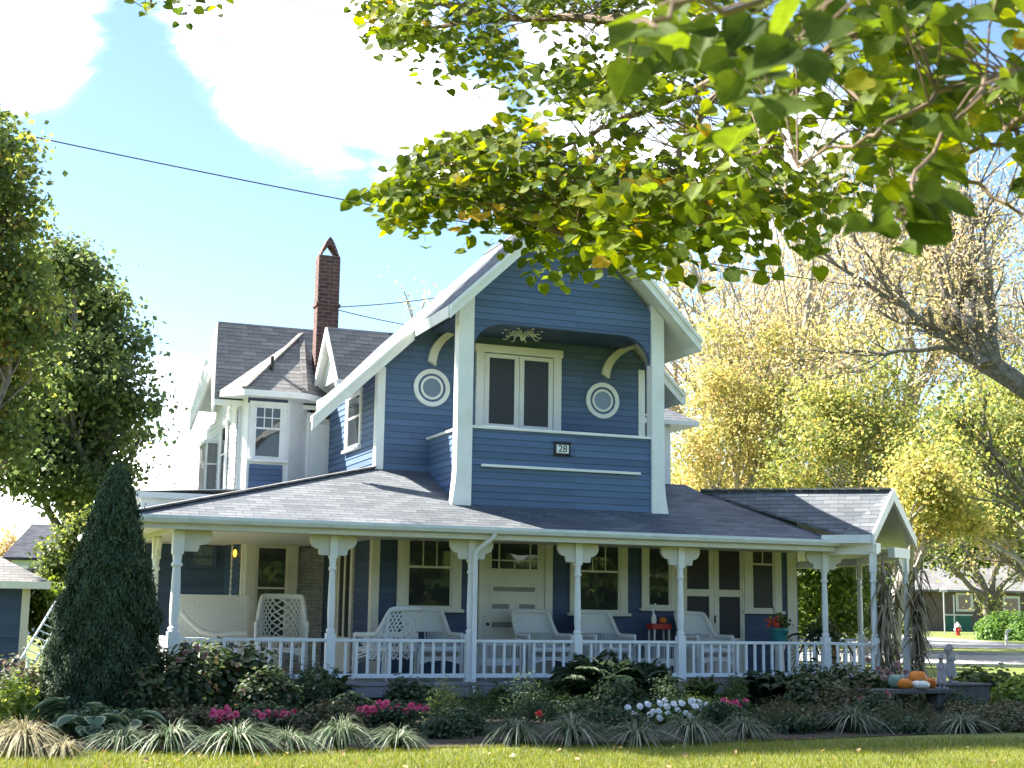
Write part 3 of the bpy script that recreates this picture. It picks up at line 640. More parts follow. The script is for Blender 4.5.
# --- curved brackets on the balcony wall (sawn arcs)
def arc_bracket(pts_px, name='bracket', th=.085, dep=.07):
    P = [onY(x, y, YW) for x, y in pts_px]
    mb = MB()
    a, b, c = P; steps = []
    for t in np.linspace(0, 1, 9): steps.append(a * (1 - t) ** 2 + b * 2 * t * (1 - t) + c * t * t)
    w = [.11 + .05 * (1 - i / 8) for i in range(9)]
    for i in range(8):
        p, q = steps[i], steps[i + 1]
        mb.beam(Vector((p.x, YW - .06, p.z)), Vector((q.x, YW - .06, q.z)), dep, w[i], up=(0, -1, 0) if False else (0, 0, 1)) if False else mb.prism([
            (p.x - w[i] * .5, YW - .1, p.z + w[i] * .3), (p.x + w[i] * .5, YW - .1, p.z - w[i] * .3), (q.x + w[i + 1] * .5, YW - .1, q.z - w[i + 1] * .3), (q.x - w[i + 1] * .5, YW - .1, q.z + w[i + 1] * .3)], (0, .09, 0))
    return hp(mb, name, 'cream')
arc_bracket([(431, 364), (432, 344), (450, 334)]); arc_bracket([(604, 377), (606, 354), (632, 347)])

# --- roofs
def slab(name, quad, th=.1, top='shingle', side='white', edge=None, parent=None, edge_drop=None):
    """roof slab: quad counter-clockwise seen from above; shingles on top, painted sides and soffit"""
    P = [Vector(p) for p in quad]; n = (P[1] - P[0]).cross(P[2] - P[0]).normalized()
    if n.z < 0: n = -n
    k = len(P); mb = MB(); mb.v = [tuple(p) for p in P] + [tuple(p - UPZ * th) for p in P]
    f = tuple(range(k)); mb.f = [f, tuple(range(k, 2 * k))[::-1]] + [(i, k + i, k + (i + 1) % k, (i + 1) % k) for i in range(k)]
    mb.m = [0, 1] + [1 if edge is None else edge] * k
    o = mb.build(name, [top, side], parent or house, recalc=True)
    return o
# main roof: left slope, right slope (front part over the balcony is narrower)
YF, YM, YE = 23.72, 25.8, 28.6
zl = AZ + .12
def P(x, y, dz=0): return (x, y, roofz(x) + .12 + dz)
slab('roof', [P(8.1, YF), P(AX, YF), P(AX, YM), P(8.1, YM)]); slab('roof', [P(AX, YF), P(13.3, YF), P(13.3, YM), P(AX, YM)])
slab('roof', [P(6.1, YM), P(AX, YM), P(AX, YE), P(7.25, YE), P(7.2, 27.9), P(6.75, 27.85), P(6.75, 25.98), P(6.1, 25.9)]); slab('roof', [P(AX, YM), P(14.02, YM), P(14.02, YE), P(AX, YE)])
# ridge cap
mb = MB(); mb.prism([(AX - .13, YF - .02, AZ + .02), (AX, YF - .02, AZ + .145), (AX + .13, YF - .02, AZ + .02), (AX + .11, YF - .02, AZ), (AX, YF - .02, AZ + .11), (AX - .11, YF - .02, AZ)], (0, YE - YF, 0)); hp(mb, 'ridge_cap', 'shingle')
# rake boards: a deep board and a crown strip above it
def rake(x0, x1, y, dep=.24, th=.05, n2=True):
    mb = MB(); z = lambda x: roofz(x) + .10
    mb.prism([(x0, y - th, z(x0)), (x1, y - th, z(x1)), (x1, y - th, z(x1) - dep), (x0, y - th, z(x0) - dep)], (0, th - .003, 0))
    mb.prism([(x0, y - th - .05, z(x0) + .005), (x1, y - th - .05, z(x1) + .005), (x1, y - th - .05, z(x1) - .075), (x0, y - th - .05, z(x0) - .075)], (0, .048, 0))
    return hp(mb, 'rake_board', 'white')
rake(8.1, AX, YF); rake(AX, 13.3, YF); rake(6.1, 8.08, YM, .26); rake(13.32, 14.02, YM, .26)
# eave fascia of the short front roof
mb = MB(); mb.box((13.3, YF, roofz(13.3) - .12), (13.33, YM, roofz(13.3) + .1)); hp(mb, 'fascia', 'white'); mb = MB(); mb.box((8.07, YF, roofz(8.1) - .12), (8.1, YM, roofz(8.1) + .1)); hp(mb, 'fascia', 'white')
# soffit gutter along the left eave
mb = MB(); mb.box((6.68, YM + .02, roofz(6.75) - .1), (6.75, 27.85, roofz(6.75) + .1)); hp(mb, 'gutter', 'white')
mb = MB(); mb.box((14.02, YM - .02, roofz(14.02) - .1), (14.1, YE, roofz(14.02) + .1)); hp(mb, 'gutter', 'white')

# cross gable (dormer) facing left
DY, DZ = 28.9, 7.68
for s in (-1, 1):
    slab('dormer_roof', [(7.1, DY, DZ), (13.9, DY, DZ), (13.9, DY + s * 1.08, DZ - 1.3), (7.1, DY + s * 1.08, DZ - 1.3)] if s > 0 else [(7.1, DY - 1.08, DZ - 1.3), (13.9, DY - 1.08, DZ - 1.3), (13.9, DY, DZ), (7.1, DY, DZ)], th=.1, top='shadeshingle')
mb = MB(); mb.prism([(7.24, DY - .85, DZ - 1.2), (7.24, DY + .85, DZ - 1.2), (7.24, DY, DZ - .16)], (6.5, 0, 0)); hp(mb, 'dormer_wall', 'white'); siding('wall', (13.1, 28.58, 0), (-1, 0, 0), [[(0, 6.0), (5.4, 6.0), (2.45, 9.3)]])
mb = MB()
for s in (-1, 1): mb.prism([(7.06, DY, DZ - .01), (7.06, DY + s * 1.08, DZ - 1.31), (7.06, DY + s * 1.08, DZ - 1.5), (7.06, DY, DZ - .22)], (.035, 0, 0))
hp(mb, 'rake_board', 'white')
mb = MB(); mb.box((7.15, DY - 1.1, DZ - 1.5), (9, DY - .84, DZ - 1.44)); hp(mb, 'soffit', 'white')

# left wing with its own gable roof
slab('wing_roof', [(4.93, 29.85, 6.1), (13.9, 29.85, 6.1), (13.9, 31.5, 8.13), (5.2, 31.5, 8.13)], top='shadeshingle')
slab('wing_roof', [(5.2, 31.5, 8.13), (13.9, 31.5, 8.13), (13.9, 32.7, 6.3), (4.9, 32.7, 6.3)])
mb = MB(); mb.prism([(4.9, 29.9, 5.95), (5.16, 31.5, 8.02), (4.86, 32.7, 6.2), (4.86, 32.7, 5.75), (5.1, 31.5, 6.9), (4.9, 29.9, 5.8)], (.05, 0, 0)); hp(mb, 'rake_board', 'white')
mb = MB(); mb.box((5.47, 29.95, .4), (9, 34, 5.95)); mb.prism([(5.47, 30.2, 5.95), (5.47, 33, 5.95), (5.47, 31.5, 7.9)], (3, 0, 0)); hp(mb, 'inner_wall', 'white')
siding('wall', (5.45, 33.5, 0), (0, -1, 0), [[(0, 3.6), (3.6, 3.6), (3.6, 5.98), (3.3, 5.98), (0, 5.98)]], mat='white', expo=.11)
window('window', (5.42, 40, 0), (0, -1, 0), 40 - 31.55, 40 - 30.75, 4.2, 5.7, cas=.1)
mb = MB(); mb.box((5.2, 32.2, 3.8), (5.6, 33.2, 5.5)); mb.box((5.15, 32.15, 5.42), (5.65, 33.2, 5.5), 1); mb.box((5.16, 32.16, 4.92), (5.6, 32.2, 4.96), 1); mb.box((5.18, 32.17, 3.8), (5.22, 32.21, 5.5), 1); hp(mb, 'sleeping_porch', ['deck', 'white'])

# bay with hipped roof
BYF = 29.6
A_, B_, C_, D_ = Vector((5.42, 30.3, 0)), Vector((5.62, BYF, 0)), Vector((6.52, BYF, 0)), Vector((6.98, 29.95, 0))
mb = MB(); mb.prism([(p.x, p.y, .4) for p in (A_, B_, C_, D_)] + [(7.4, 30.6, .4), (5.5, 31, .4)], (0, 0, 5.85)); bay = hp(mb, 'bay', 'white')
o_ = (0, BYF - .002, 0)
siding('bay_panel', (0, BYF - .02, 0), X_, [[(5.68, 3.9), (6.40, 3.9), (6.40, 4.72), (5.68, 4.72)]], bay)
mb = MB(); mb.box((5.6, BYF - .03, 6.03), (6.46, BYF - .005, 6.2)); hp(mb, 'frieze', 'navy', bay)
window('window', o_, X_, 5.66, 6.44, 4.83, 5.98, cas=.09, trim='white', upper=2, uppercols=3)
siding('wall', (A_.x - .02, A_.y, 0), tuple(B_ - A_), [[(0, DK), ((B_ - A_).length - .04, DK), ((B_ - A_).length - .04, 3.02), (0, 3.02)]], bay, mat='navy')
# roof of the bay
ap = Vector((6.95, 30.7, 7.82))
ev = [Vector((5.02, 29.75, 6.27)), Vector((5.45, 29.25, 6.27)), Vector((6.75, 29.25, 6.27)), Vector((7.42, 29.8, 6.27))]
mb = MB(); mb.v = [tuple(p) for p in ev] + [tuple(ap), (7.4, 31, 6.27), (5.02, 31, 6.27)] + [tuple(p - UPZ * .13) for p in ev] + [(7.4, 31, 6.14), (5.02, 31, 6.14)]
mb.f = [(0, 1, 4), (1, 2, 4), (2, 3, 4), (3, 5, 4), (6, 0, 4), (5, 6, 4), (0, 7, 8, 1), (1, 8, 9, 2), (2, 9, 10, 3), (7, 12, 11, 10, 9, 8)]; mb.m = [0] * 6 + [1] * 4
hp(mb, 'bay_roof', ['shingleold', 'white'])
mb = MB()
for a, b in ((ev[1], ap), (ev[2], ap)): mb.beam(a + UPZ * .03, b + UPZ * .03, .12, .04)
hp(mb, 'hip_cap', 'shingleold')
mb = MB(); mb.tube([(6.12, 29.75, 6.6), (6.12, 29.75, 7.1)], .035, 10); hp(mb, 'vent_pipe', 'black', smooth=True)
# bay ground floor
window('window', (0, BYF - .002, 0), X_, fx(245, 580, BYF), fx(297, 580, BYF), 1.0, 3.0, cas=.22, trim='cream', glass='glass', rail=.55, sill=.08)

# chimney with an arched open cap
ch = MB(); cx0, cx1, cy0, cy1 = 7.11, 7.60, 29.92, 30.24
ch.box((cx0, cy0, 5.8), (cx1, cy1, 9.12)); chim = hp(ch, 'chimney', 'brick')
mb = MB(); mb.box((cx0 - .03, cy0 - .03, 8.36), (cx1 + .03, cy1 + .03, 8.43)); hp(mb, 'belt_course', 'brick', chim)
mb = MB(); mid = (cx0 + cx1) / 2; hw = (cx1 - cx0) / 2; top = 9.97; base = 9.12
def gothic(w, z0, zt, n=8):
    pts = [(mid - w, z0)]
    for t in np.linspace(0, 1, n): pts.append((mid - w * (1 - t) ** .62 if t < 1 else mid, z0 + .12 + (zt - z0 - .12) * t))
    return pts
outer = [(mid - hw, base), (mid - hw, 9.45)] + [(mid - hw * (1 - q) ** .72, 9.45 + (top - 9.45) * q) for q in np.linspace(.1, 1, 7)]
inner = [(mid - hw * .68, 9.52), (mid - hw * .68, 9.56)] + [(mid - hw * .68 * (1 - k / 6), 9.56 + .24 * k / 6) for k in range(1, 7)] + [(mid, 9.80)]
while len(inner) < len(outer): inner.append(inner[-1])
inner = inner[:len(outer)]; inner[-1] = (mid, 9.80)
for sgn in (-1, 1):
    fo = [(mid + sgn * (x - mid) * -1 if False else (mid + (x - mid) * (-sgn)), z) for x, z in outer]; fi = [(mid + (x - mid) * (-sgn), z) for x, z in inner]
    for i in range(len(fo) - 1):
        q = [fo[i], fo[i + 1], fi[i + 1], fi[i]]
        mb.prism([(x, cy0, z) for x, z in q], (0, cy1 - cy0, 0))
mb.box((cx0 + .002, cy0 + .002, base - .01), (cx1 - .002, cy1 - .002, 9.53))
hp(mb, 'chimney_cap', 'brick', chim)
mb = MB(); mb.box((cx0 - .05, cy0 - .03, 2.95), (cx1, cy1, 5.82)); mb.prism([(6.6, cy0 - .1, 2.35), (7.6, cy0 - .1, 2.35), (7.6, cy0 - .1, 3.0), (6.95, cy0 - .1, 3.0)], (0, .6, 0)); mb.box((6.6, cy0 - .1, .4), (7.6, cy1, 2.35)); hp(mb, 'chimney_base', 'whitebrick', chim); mb = MB(); mb.box((cx0 - .07, cy0 - .05, 4.3), (cx1 + .02, cy0 + .1, 5.7)); hp(mb, 'chimney_cladding', 'white', chim)

# rear right bay
siding('wall', (13.2, 29.0, 0), X_, [[(0, 4.0), (2.0, 4.0), (2.0, 6.12), (0, 6.12)]])
mb = MB(); mb.box((13.2, 29.02, 3.9), (15.35, 33, 6.1)); hp(mb, 'inner_wall', 'blue')
board((15.1, 28.95, 3.9), (15.42, 29.05, 6.1))
mb = MB(); rv = [(13.1, 28.6, 6.15), (16.0, 28.6, 6.15), (16.0, 33, 6.15), (13.1, 33, 6.15), (14.3, 30.2, 7.2), (13.1, 30.2, 7.2)]
mb.v = rv + [(x, y, 6.05) for x, y, z in rv[:4]]; mb.f = [(0, 1, 4, 5), (1, 2, 4), (2, 3, 5, 4), (0, 6, 7, 1), (1, 7, 8, 2), (6, 9, 8, 7)]; mb.m = [0, 0, 0, 1, 1, 1]; hp(mb, 'rear_bay_roof', ['shingle', 'white'])

# ================================================================= porch
# deck
mb = MB(); deckpoly = [(3.2, 23.42), (15.98, 23.42), (16.5, 22.68), (18.15, 23.7), (19.9, 26.2), (19.9, 31), (3.2, 31)]
mb.prism([(x, y, DK - .06) for x, y in deckpoly], (0, 0, .06)); hp(mb, 'porch_deck', 'deck')
mb = MB()
pp = deckpoly[:5]
for a, b in zip(pp[:-1], pp[1:]):
    a, b = Vector((*a, 0)), Vector((*b, 0)); d = (b - a).normalized(); nn = Vector((d.y, -d.x, 0))
    mb.beam(a - nn * .03 + UPZ * (DK - .16), b - nn * .03 + UPZ * (DK - .16), .03, .18)
mb.box((3.22, 23.45, .25), (3.25, 31, DK - .065)); hp(mb, 'deck_fascia', 'deck')
mb = MB()
for a, b in zip(pp[:-1], pp[1:]):
    a, b = Vector((*a, 0)), Vector((*b, 0)); d = (b - a).normalized(); nn = Vector((d.y, -d.x, 0)); L_ = (b - a).length
    a2 = a - nn * .12; t = 0
    while t < L_ - .05:
        for s in (1, -1):
            p0 = a2 + d * t + UPZ * (.02 if s > 0 else .24); p1 = a2 + d * min(L_, t + .22) + UPZ * (.24 if s > 0 else .02)
            mb.beam(p0 - nn * (.012 * s), p1 - nn * (.012 * s), .01, .035, up=nn)
        t += .11
    mb.beam(a2 - nn * .2 + UPZ * .12, a2 - nn * .2 + d * L_ + UPZ * .12, .02, .26)
hp(mb, 'skirt_lattice', 'darklattice')

# porch roof: front plane, left plane, angled entry gable
S0 = .43; G = Vector((2.45, 23.1, 3.14)); zt_ = 3.14 + S0 * (YW - 23.1)
mb = MB(); R0 = Vector((14.33, 25.62, 4.22)); R1 = Vector((17.3, 23.2, 4.2)); E1v = Vector((16.35, 22.57, 3.27)); Ev0 = Vector((15.95, 22.95, 3.27)); B1 = Vector((18.26, 23.8, 3.30))
slab('porch_roof', [(2.45, 23.1, 3.14), (15.99, 23.1, 3.14), (15.99, 23.12, 3.14), (14.33, 25.62, 4.21), (14.2, 26.02, 4.385), (7.4, 26.02, 4.395)], th=.05, edge=0)
slab('porch_roof', [(2.45, 23.1, 3.14), (7.4, 26.02, 4.395), (7.4, 31, 4.395), (2.45, 31, 3.14)], th=.05)
mb = MB(); mb.beam((2.45, 23.1, 3.16), (7.4, 26.02, 4.415), .16, .03); hp(mb, 'hip_cap', 'shingleold')
# entry gable
dirr = (R0 - R1).normalized()
slab('entry_roof', [tuple(Ev0), tuple(E1v), tuple(R1)], th=.05, edge=0); slab('entry_roof', [tuple(Ev0), tuple(R1), tuple(R0 + UPZ * .015)], th=.05, edge=0)
slab('entry_roof', [tuple(R1), tuple(B1), (19.95, 26.2, 3.3)], th=.06); slab('entry_roof', [tuple(R1), (19.95, 26.2, 3.3), (16.9, 26.0, 4.2)], th=.06); slab('entry_roof', [tuple(R1), (16.9, 26.0, 4.2), tuple(R0)], th=.06); slab('entry_roof', [(16.9, 26.0, 4.2), (19.95, 26.2, 3.3), (19.95, 31, 3.3), (16.9, 31, 4.2)], th=.06)
mb = MB(); k = 13
for i in range(k):
    p = R1.lerp(R0, i / k); q = R1.lerp(R0, (i + .93) / k); mb.beam(p + UPZ * .02, q + UPZ * .035, .2, .035)
hp(mb, 'ridge_cap', 'shingleold')
od = Vector((.54, -.84, 0)).normalized()
mb = MB()
for e in (E1v, B1):
    dd = (e - R1).normalized()
    a = R1 + od * .02; b = e + od * .02 + dd * .04
    mb.prism([a + UPZ * .03, b + UPZ * .03, b - UPZ * .17, a - UPZ * .22], od * .05)
hp(mb, 'rake_board', 'white')
# eave fascia and beam of the entry roof
mb = MB()
mb.beam(Ev0 - UPZ * .1 + Vector((-.3, .25, 0)), E1v - UPZ * .1, .03, .16); hp(mb, 'fascia', 'white')
PC, PD = Vector((16.55, 22.82, DK)), Vector((18.02, 23.77, DK)); PA = Vector((15.96, 23.6, DK)); PBk = Vector((19.7, 27.7, DK))
mb = MB()
mb.beam(PA + UPZ * 2.52, PC + UPZ * 2.52 + (PC - PA).normalized() * .1, .14, .2); mb.beam(PC + UPZ * 2.55 - (PD - PC).normalized() * .12, PC + UPZ * 2.55 + (PD - PC).normalized() * .25, .14, .18)
mb.beam(PD + UPZ * 2.5 - (PD - PC).normalized() * .75, PD + UPZ * 2.5 + (PD - PC).normalized() * .12, .14, .2)
mb.beam(PD + UPZ * 2.5, PBk + UPZ * 2.5, .14, .2); mb.beam(PBk + UPZ * 2.5, Vector((19.7, 31, DK + 2.5)), .14, .2); hp(mb, 'porch_beam', 'white')
# front beam, soffit, gutter
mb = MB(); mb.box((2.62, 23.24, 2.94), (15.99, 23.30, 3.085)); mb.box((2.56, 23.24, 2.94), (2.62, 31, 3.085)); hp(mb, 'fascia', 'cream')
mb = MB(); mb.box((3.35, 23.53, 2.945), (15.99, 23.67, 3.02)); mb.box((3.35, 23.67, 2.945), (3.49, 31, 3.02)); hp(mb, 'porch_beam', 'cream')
mb = MB()
prof = [(-.0, .11), (-.13, .11), (-.135, .06), (-.11, .0), (-.02, -.02), (0, 0)]
mb.prism([(2.45, 23.22 + a, 3.045 + b) for a, b in prof], (13.57, 0, 0)); mb.prism([(2.54 + a, 23.09, 3.045 + b) for a, b in prof], (0, 8, 0)); hp(mb, 'gutter', 'gutter')
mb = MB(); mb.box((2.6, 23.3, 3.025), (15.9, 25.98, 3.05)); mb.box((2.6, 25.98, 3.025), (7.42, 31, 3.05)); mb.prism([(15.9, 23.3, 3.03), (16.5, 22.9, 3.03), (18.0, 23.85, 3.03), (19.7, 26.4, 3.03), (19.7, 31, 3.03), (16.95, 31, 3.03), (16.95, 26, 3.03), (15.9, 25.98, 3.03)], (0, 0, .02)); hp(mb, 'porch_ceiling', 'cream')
# upper flat roof of the one-storey wing behind the left porch
mb = MB(); mb.box((3.3, 28.0, 3.3), (5.44, 33, 3.78)); hp(mb, 'lean_to_wall', 'white')
mb = MB(); mb.box((3.15, 27.88, 3.78), (5.44, 33.1, 3.9)); hp(mb, 'gutter', 'gutter')
slab('lean_to_roof', [(3.15, 27.88, 3.91), (5.44, 27.88, 4.05), (5.44, 33.1, 4.05), (3.15, 33.1, 3.91)], th=.01)
# back wall of the left porch
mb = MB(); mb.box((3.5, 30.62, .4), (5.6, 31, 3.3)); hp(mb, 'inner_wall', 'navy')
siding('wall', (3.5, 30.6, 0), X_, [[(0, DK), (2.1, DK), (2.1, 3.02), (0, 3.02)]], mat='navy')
window('window', (0, 30.57, 0), X_, fx(188, 570, 30.57), fx(216, 570, 30.57), fz(200, 568, 30.57), fz(200, 544, 30.57), cas=.05, trim='navy', glass='paleglass', upper=1, uppercols=2, rail=.4, sill=0)

# posts, brackets
post_m = {}
def make_post():
    r = MB()
    r.box((-.075, -.075, 0), (.075, .075, .82)); r.box((-.066, -.066, 2.08), (.066, .066, 2.47))
    r.lathe([(.055, .82), (.073, .85), (.073, .88), (.048, .91), (.056, .96), (.062, 1.2), (.056, 1.6), (.05, 1.82), (.045, 1.86), (.07, 1.89), (.07, 1.92), (.05, 1.95), (.06, 2.08)], n=18)
    return r
def brk_profile():
    return [(0, 0), (.33, 0), (.345, -.05), (.34, -.12), (.30, -.19), (.245, -.225), (.19, -.235), (.185, -.29), (.17, -.34), (0, -.34)]
def place_post(pos, rz, bleft=True, bright=True, w=1.0, top=2.52):
    e = bpy.data.objects.new('porch_post', post_m['me']) if 'me' in post_m else None
    if e is None:
        o = make_post().build('porch_post', 'white', None, smooth=True, bevel=0); post_m['me'] = o.data; e = o
    else: C.objects.link(e)
    e.parent = house; e.matrix_parent_inverse = house.matrix_basis.inverted(); e.location = pos; e.rotation_euler = (0, 0, rz); e.scale = (w, w, 1)
    for s, on in ((-1, bleft), (1, bright)):
        if not on: continue
        key = 'b%d' % s
        if key not in post_m:
            mb = MB(); mb.prism([(s * (.0 + x), -.03, z) for x, z in brk_profile()], (0, .06, 0)); bo = mb.build('bracket', 'cream', None, bevel=.006); post_m[key] = bo
            bo2 = bo
        else:
            bo2 = post_m[key].copy(); C.objects.link(bo2)
        bo2.parent = e; bo2.location = (s * .068, 0, 2.468)
    return e
PX = [3.42, 6.04, 8.56, 10.64, 12.76, 15.96]
for i, x in enumerate(PX): place_post((x, 23.6, DK), 0, bleft=(i > 0), w=1.35 if i == 0 else 1.0)
for y in (26.2, 28.6, 30.5): place_post((3.42, y, DK), R(90), w=1.1)
place_post(PC, math.atan2(.54, .84) + R(30), False, True); place_post(PD, R(33), True, False); place_post(PBk, R(60), True, False)

# railings with one baluster per piece
bal_me = {}
def railing(p, q, gap=.19, double=False):
    p, q = Vector(p), Vector(q); d = (q - p); L_ = d.length; d.normalize()
    mb = MB()
    mb.beam(p + UPZ * .70, q + UPZ * .70, .075, .055); mb.beam(p + UPZ * .10, q + UPZ * .10, .05, .075)
    rail = hp(mb, 'railing', 'white', bevel=.008)
    n = max(2, round(L_ / gap)); st = L_ / n
    if 'me' not in bal_me:
        b = MB(); b.box((-.022, -.022, .1375), (.022, .022, .6725)); bo = b.build('baluster', 'white', None, bevel=.004); bal_me['me'] = bo; first = True
    else: first = False
    for i in range(1, n):
        if first: bo = bal_me['me']; first = False
        else: bo = bal_me['me'].copy(); C.objects.link(bo)
        bo.parent = rail; bo.matrix_parent_inverse = parent_world(rail).inverted(); bo.location = p + d * (st * i); bo.rotation_euler = (0, 0, math.atan2(d.y, d.x))
    return rail
for a, b in zip(PX[:-1], PX[1:]): railing((a + .08, 23.6, DK), (b - .08, 23.6, DK))
railing((3.42, 23.7, DK), (3.42, 26.1, DK)); railing((3.42, 26.3, DK), (3.42, 28.5, DK))
dAC = (PC - PA).normalized(); railing(PA + dAC * .08, PC - dAC * .08, .16)
railing(PBk + Vector((-.08, .04, 0)), Vector((16.98, 28.7, DK)), .16)
# short feet under the bottom rail
# downspout at the third post
mb = MB(); x = 8.64
x = 8.60; mb.tube([(8.84, 23.16, 3.05), (8.82, 23.18, 2.98), (8.66, 23.42, 2.80), (x, 23.47, 2.70), (x, 23.47, .3), (x - .02, 23.40, .22)], .044, 10); hp(mb, 'downspout', 'white', smooth=True)
# house number plaque
mb = MB(); px0, pz0 = 10.45, 4.65
mb.box((px0 - .03, YB - .045, pz0 - .02), (px0 + .30, YB - .018, pz0 + .22)); 
for t in np.linspace(0, 1, 7): mb.lathe([(.022, 0), (.022, .015)], (px0 - .03 + .33 * t, YB - .045, pz0 + .225), 10, axis='y'); mb.lathe([(.022, 0), (.022, .015)], (px0 - .03 + .33 * t, YB - .045, pz0 - .022), 10, axis='y')
plq = hp(mb, 'house_number_plaque', 'black')
mb = MB(); mb.box((px0 + .01, YB - .052, pz0 + .02), (px0 + .26, YB - .046, pz0 + .18)); hp(mb, 'number_panel', 'white', plq)
fc = bpy.data.curves.new('house_number', 'FONT'); fc.body = '28'; fc.size = .19; fc.align_x = 'CENTER'; fc.align_y = 'CENTER'; fc.extrude = .003
fc.materials.append(MAT['black']); fo = bpy.data.objects.new('house_number_tmp', fc); C.objects.link(fo)
bpy.context.view_layer.update(); dg = bpy.context.evaluated_depsgraph_get(); me = bpy.data.meshes.new_from_object(fo.evaluated_get(dg)); bpy.data.objects.remove(fo)
fo = bpy.data.objects.new('house_number', me); C.objects.link(fo); fo.parent = plq; fo.matrix_parent_inverse = parent_world(plq).inverted(); fo.location = (px0 + .135, YB - .056, pz0 + .1); fo.rotation_euler = (R(90), 0, 0)
# lit porch lantern
lp = onY(236.5, 553, 29.84)
mb = MB(); mb.box((lp.x - .04, 29.98, lp.z - .1), (lp.x + .04, 30.0, lp.z + .14)); mb.tube([(lp.x, 29.96, lp.z + .1), (lp.x, 29.88, lp.z + .15), (lp.x, 29.84, lp.z + .11)], .012, 6); mb.lathe([(.07, .07), (.02, .12)], (lp.x, 29.84, lp.z), 10)
lan = empty('wall_lantern', (lp.x, 30.0, lp.z), 'small lit amber wall lantern on the dark blue wall at the back of the porch', 'lamp')
mb.build('lamp_bracket', 'black', lan)
mb = MB(); mb.lathe([(.035, -.09), (.06, -.06), (.065, .03), (.045, .07)], (lp.x, 29.84, lp.z), 12); mb.build('lamp_glass', 'warmbulb', lan, smooth=True)
# chandelier under the balcony ceiling
cl = empty('chandelier', (10.13, 25.2, 7.06), 'small white ornate chandelier hanging in the balcony opening', 'chandelier')
mb = MB()
mb.tube([(10.13, 25.2, 7.16), (10.13, 25.2, 6.9)], .012, 6); mb.lathe([(.02, 6.88), (.05, 6.92), (.03, 6.98), (.015, 7.02)], (10.13, 25.2, 0), 10); mb.build('chandelier_stem', 'gutter', cl)
for i in range(8):
    a = i * math.pi / 4 + .2; ca, sa = math.cos(a), math.sin(a)
    mb = MB(); pts = []
    for t in np.linspace(0, 1, 9): rr = .03 + .36 * t; pts.append((10.13 + ca * rr, 25.2 + sa * rr, 6.95 + .09 * math.sin(t * 5.2) + .06 * t))
    mb.tube(pts, .011, 5)
    for kk in (.16, .27): mb.tube([(10.13 + ca * (kk + .05 * math.cos(q)), 25.2 + sa * (kk + .05 * math.cos(q)), 7.04 + .05 * math.sin(q)) for q in np.linspace(0, 6, 9)], .008, 5)
    mb.lathe([(.02, 7.06), (.026, 7.09), (.012, 7.13)], (10.13 + ca * .39, 25.2 + sa * .39, -.02), 8); mb.build('chandelier_arm', 'gutter', cl)

for o_c in list(cl.children): o_c.location.z += .10
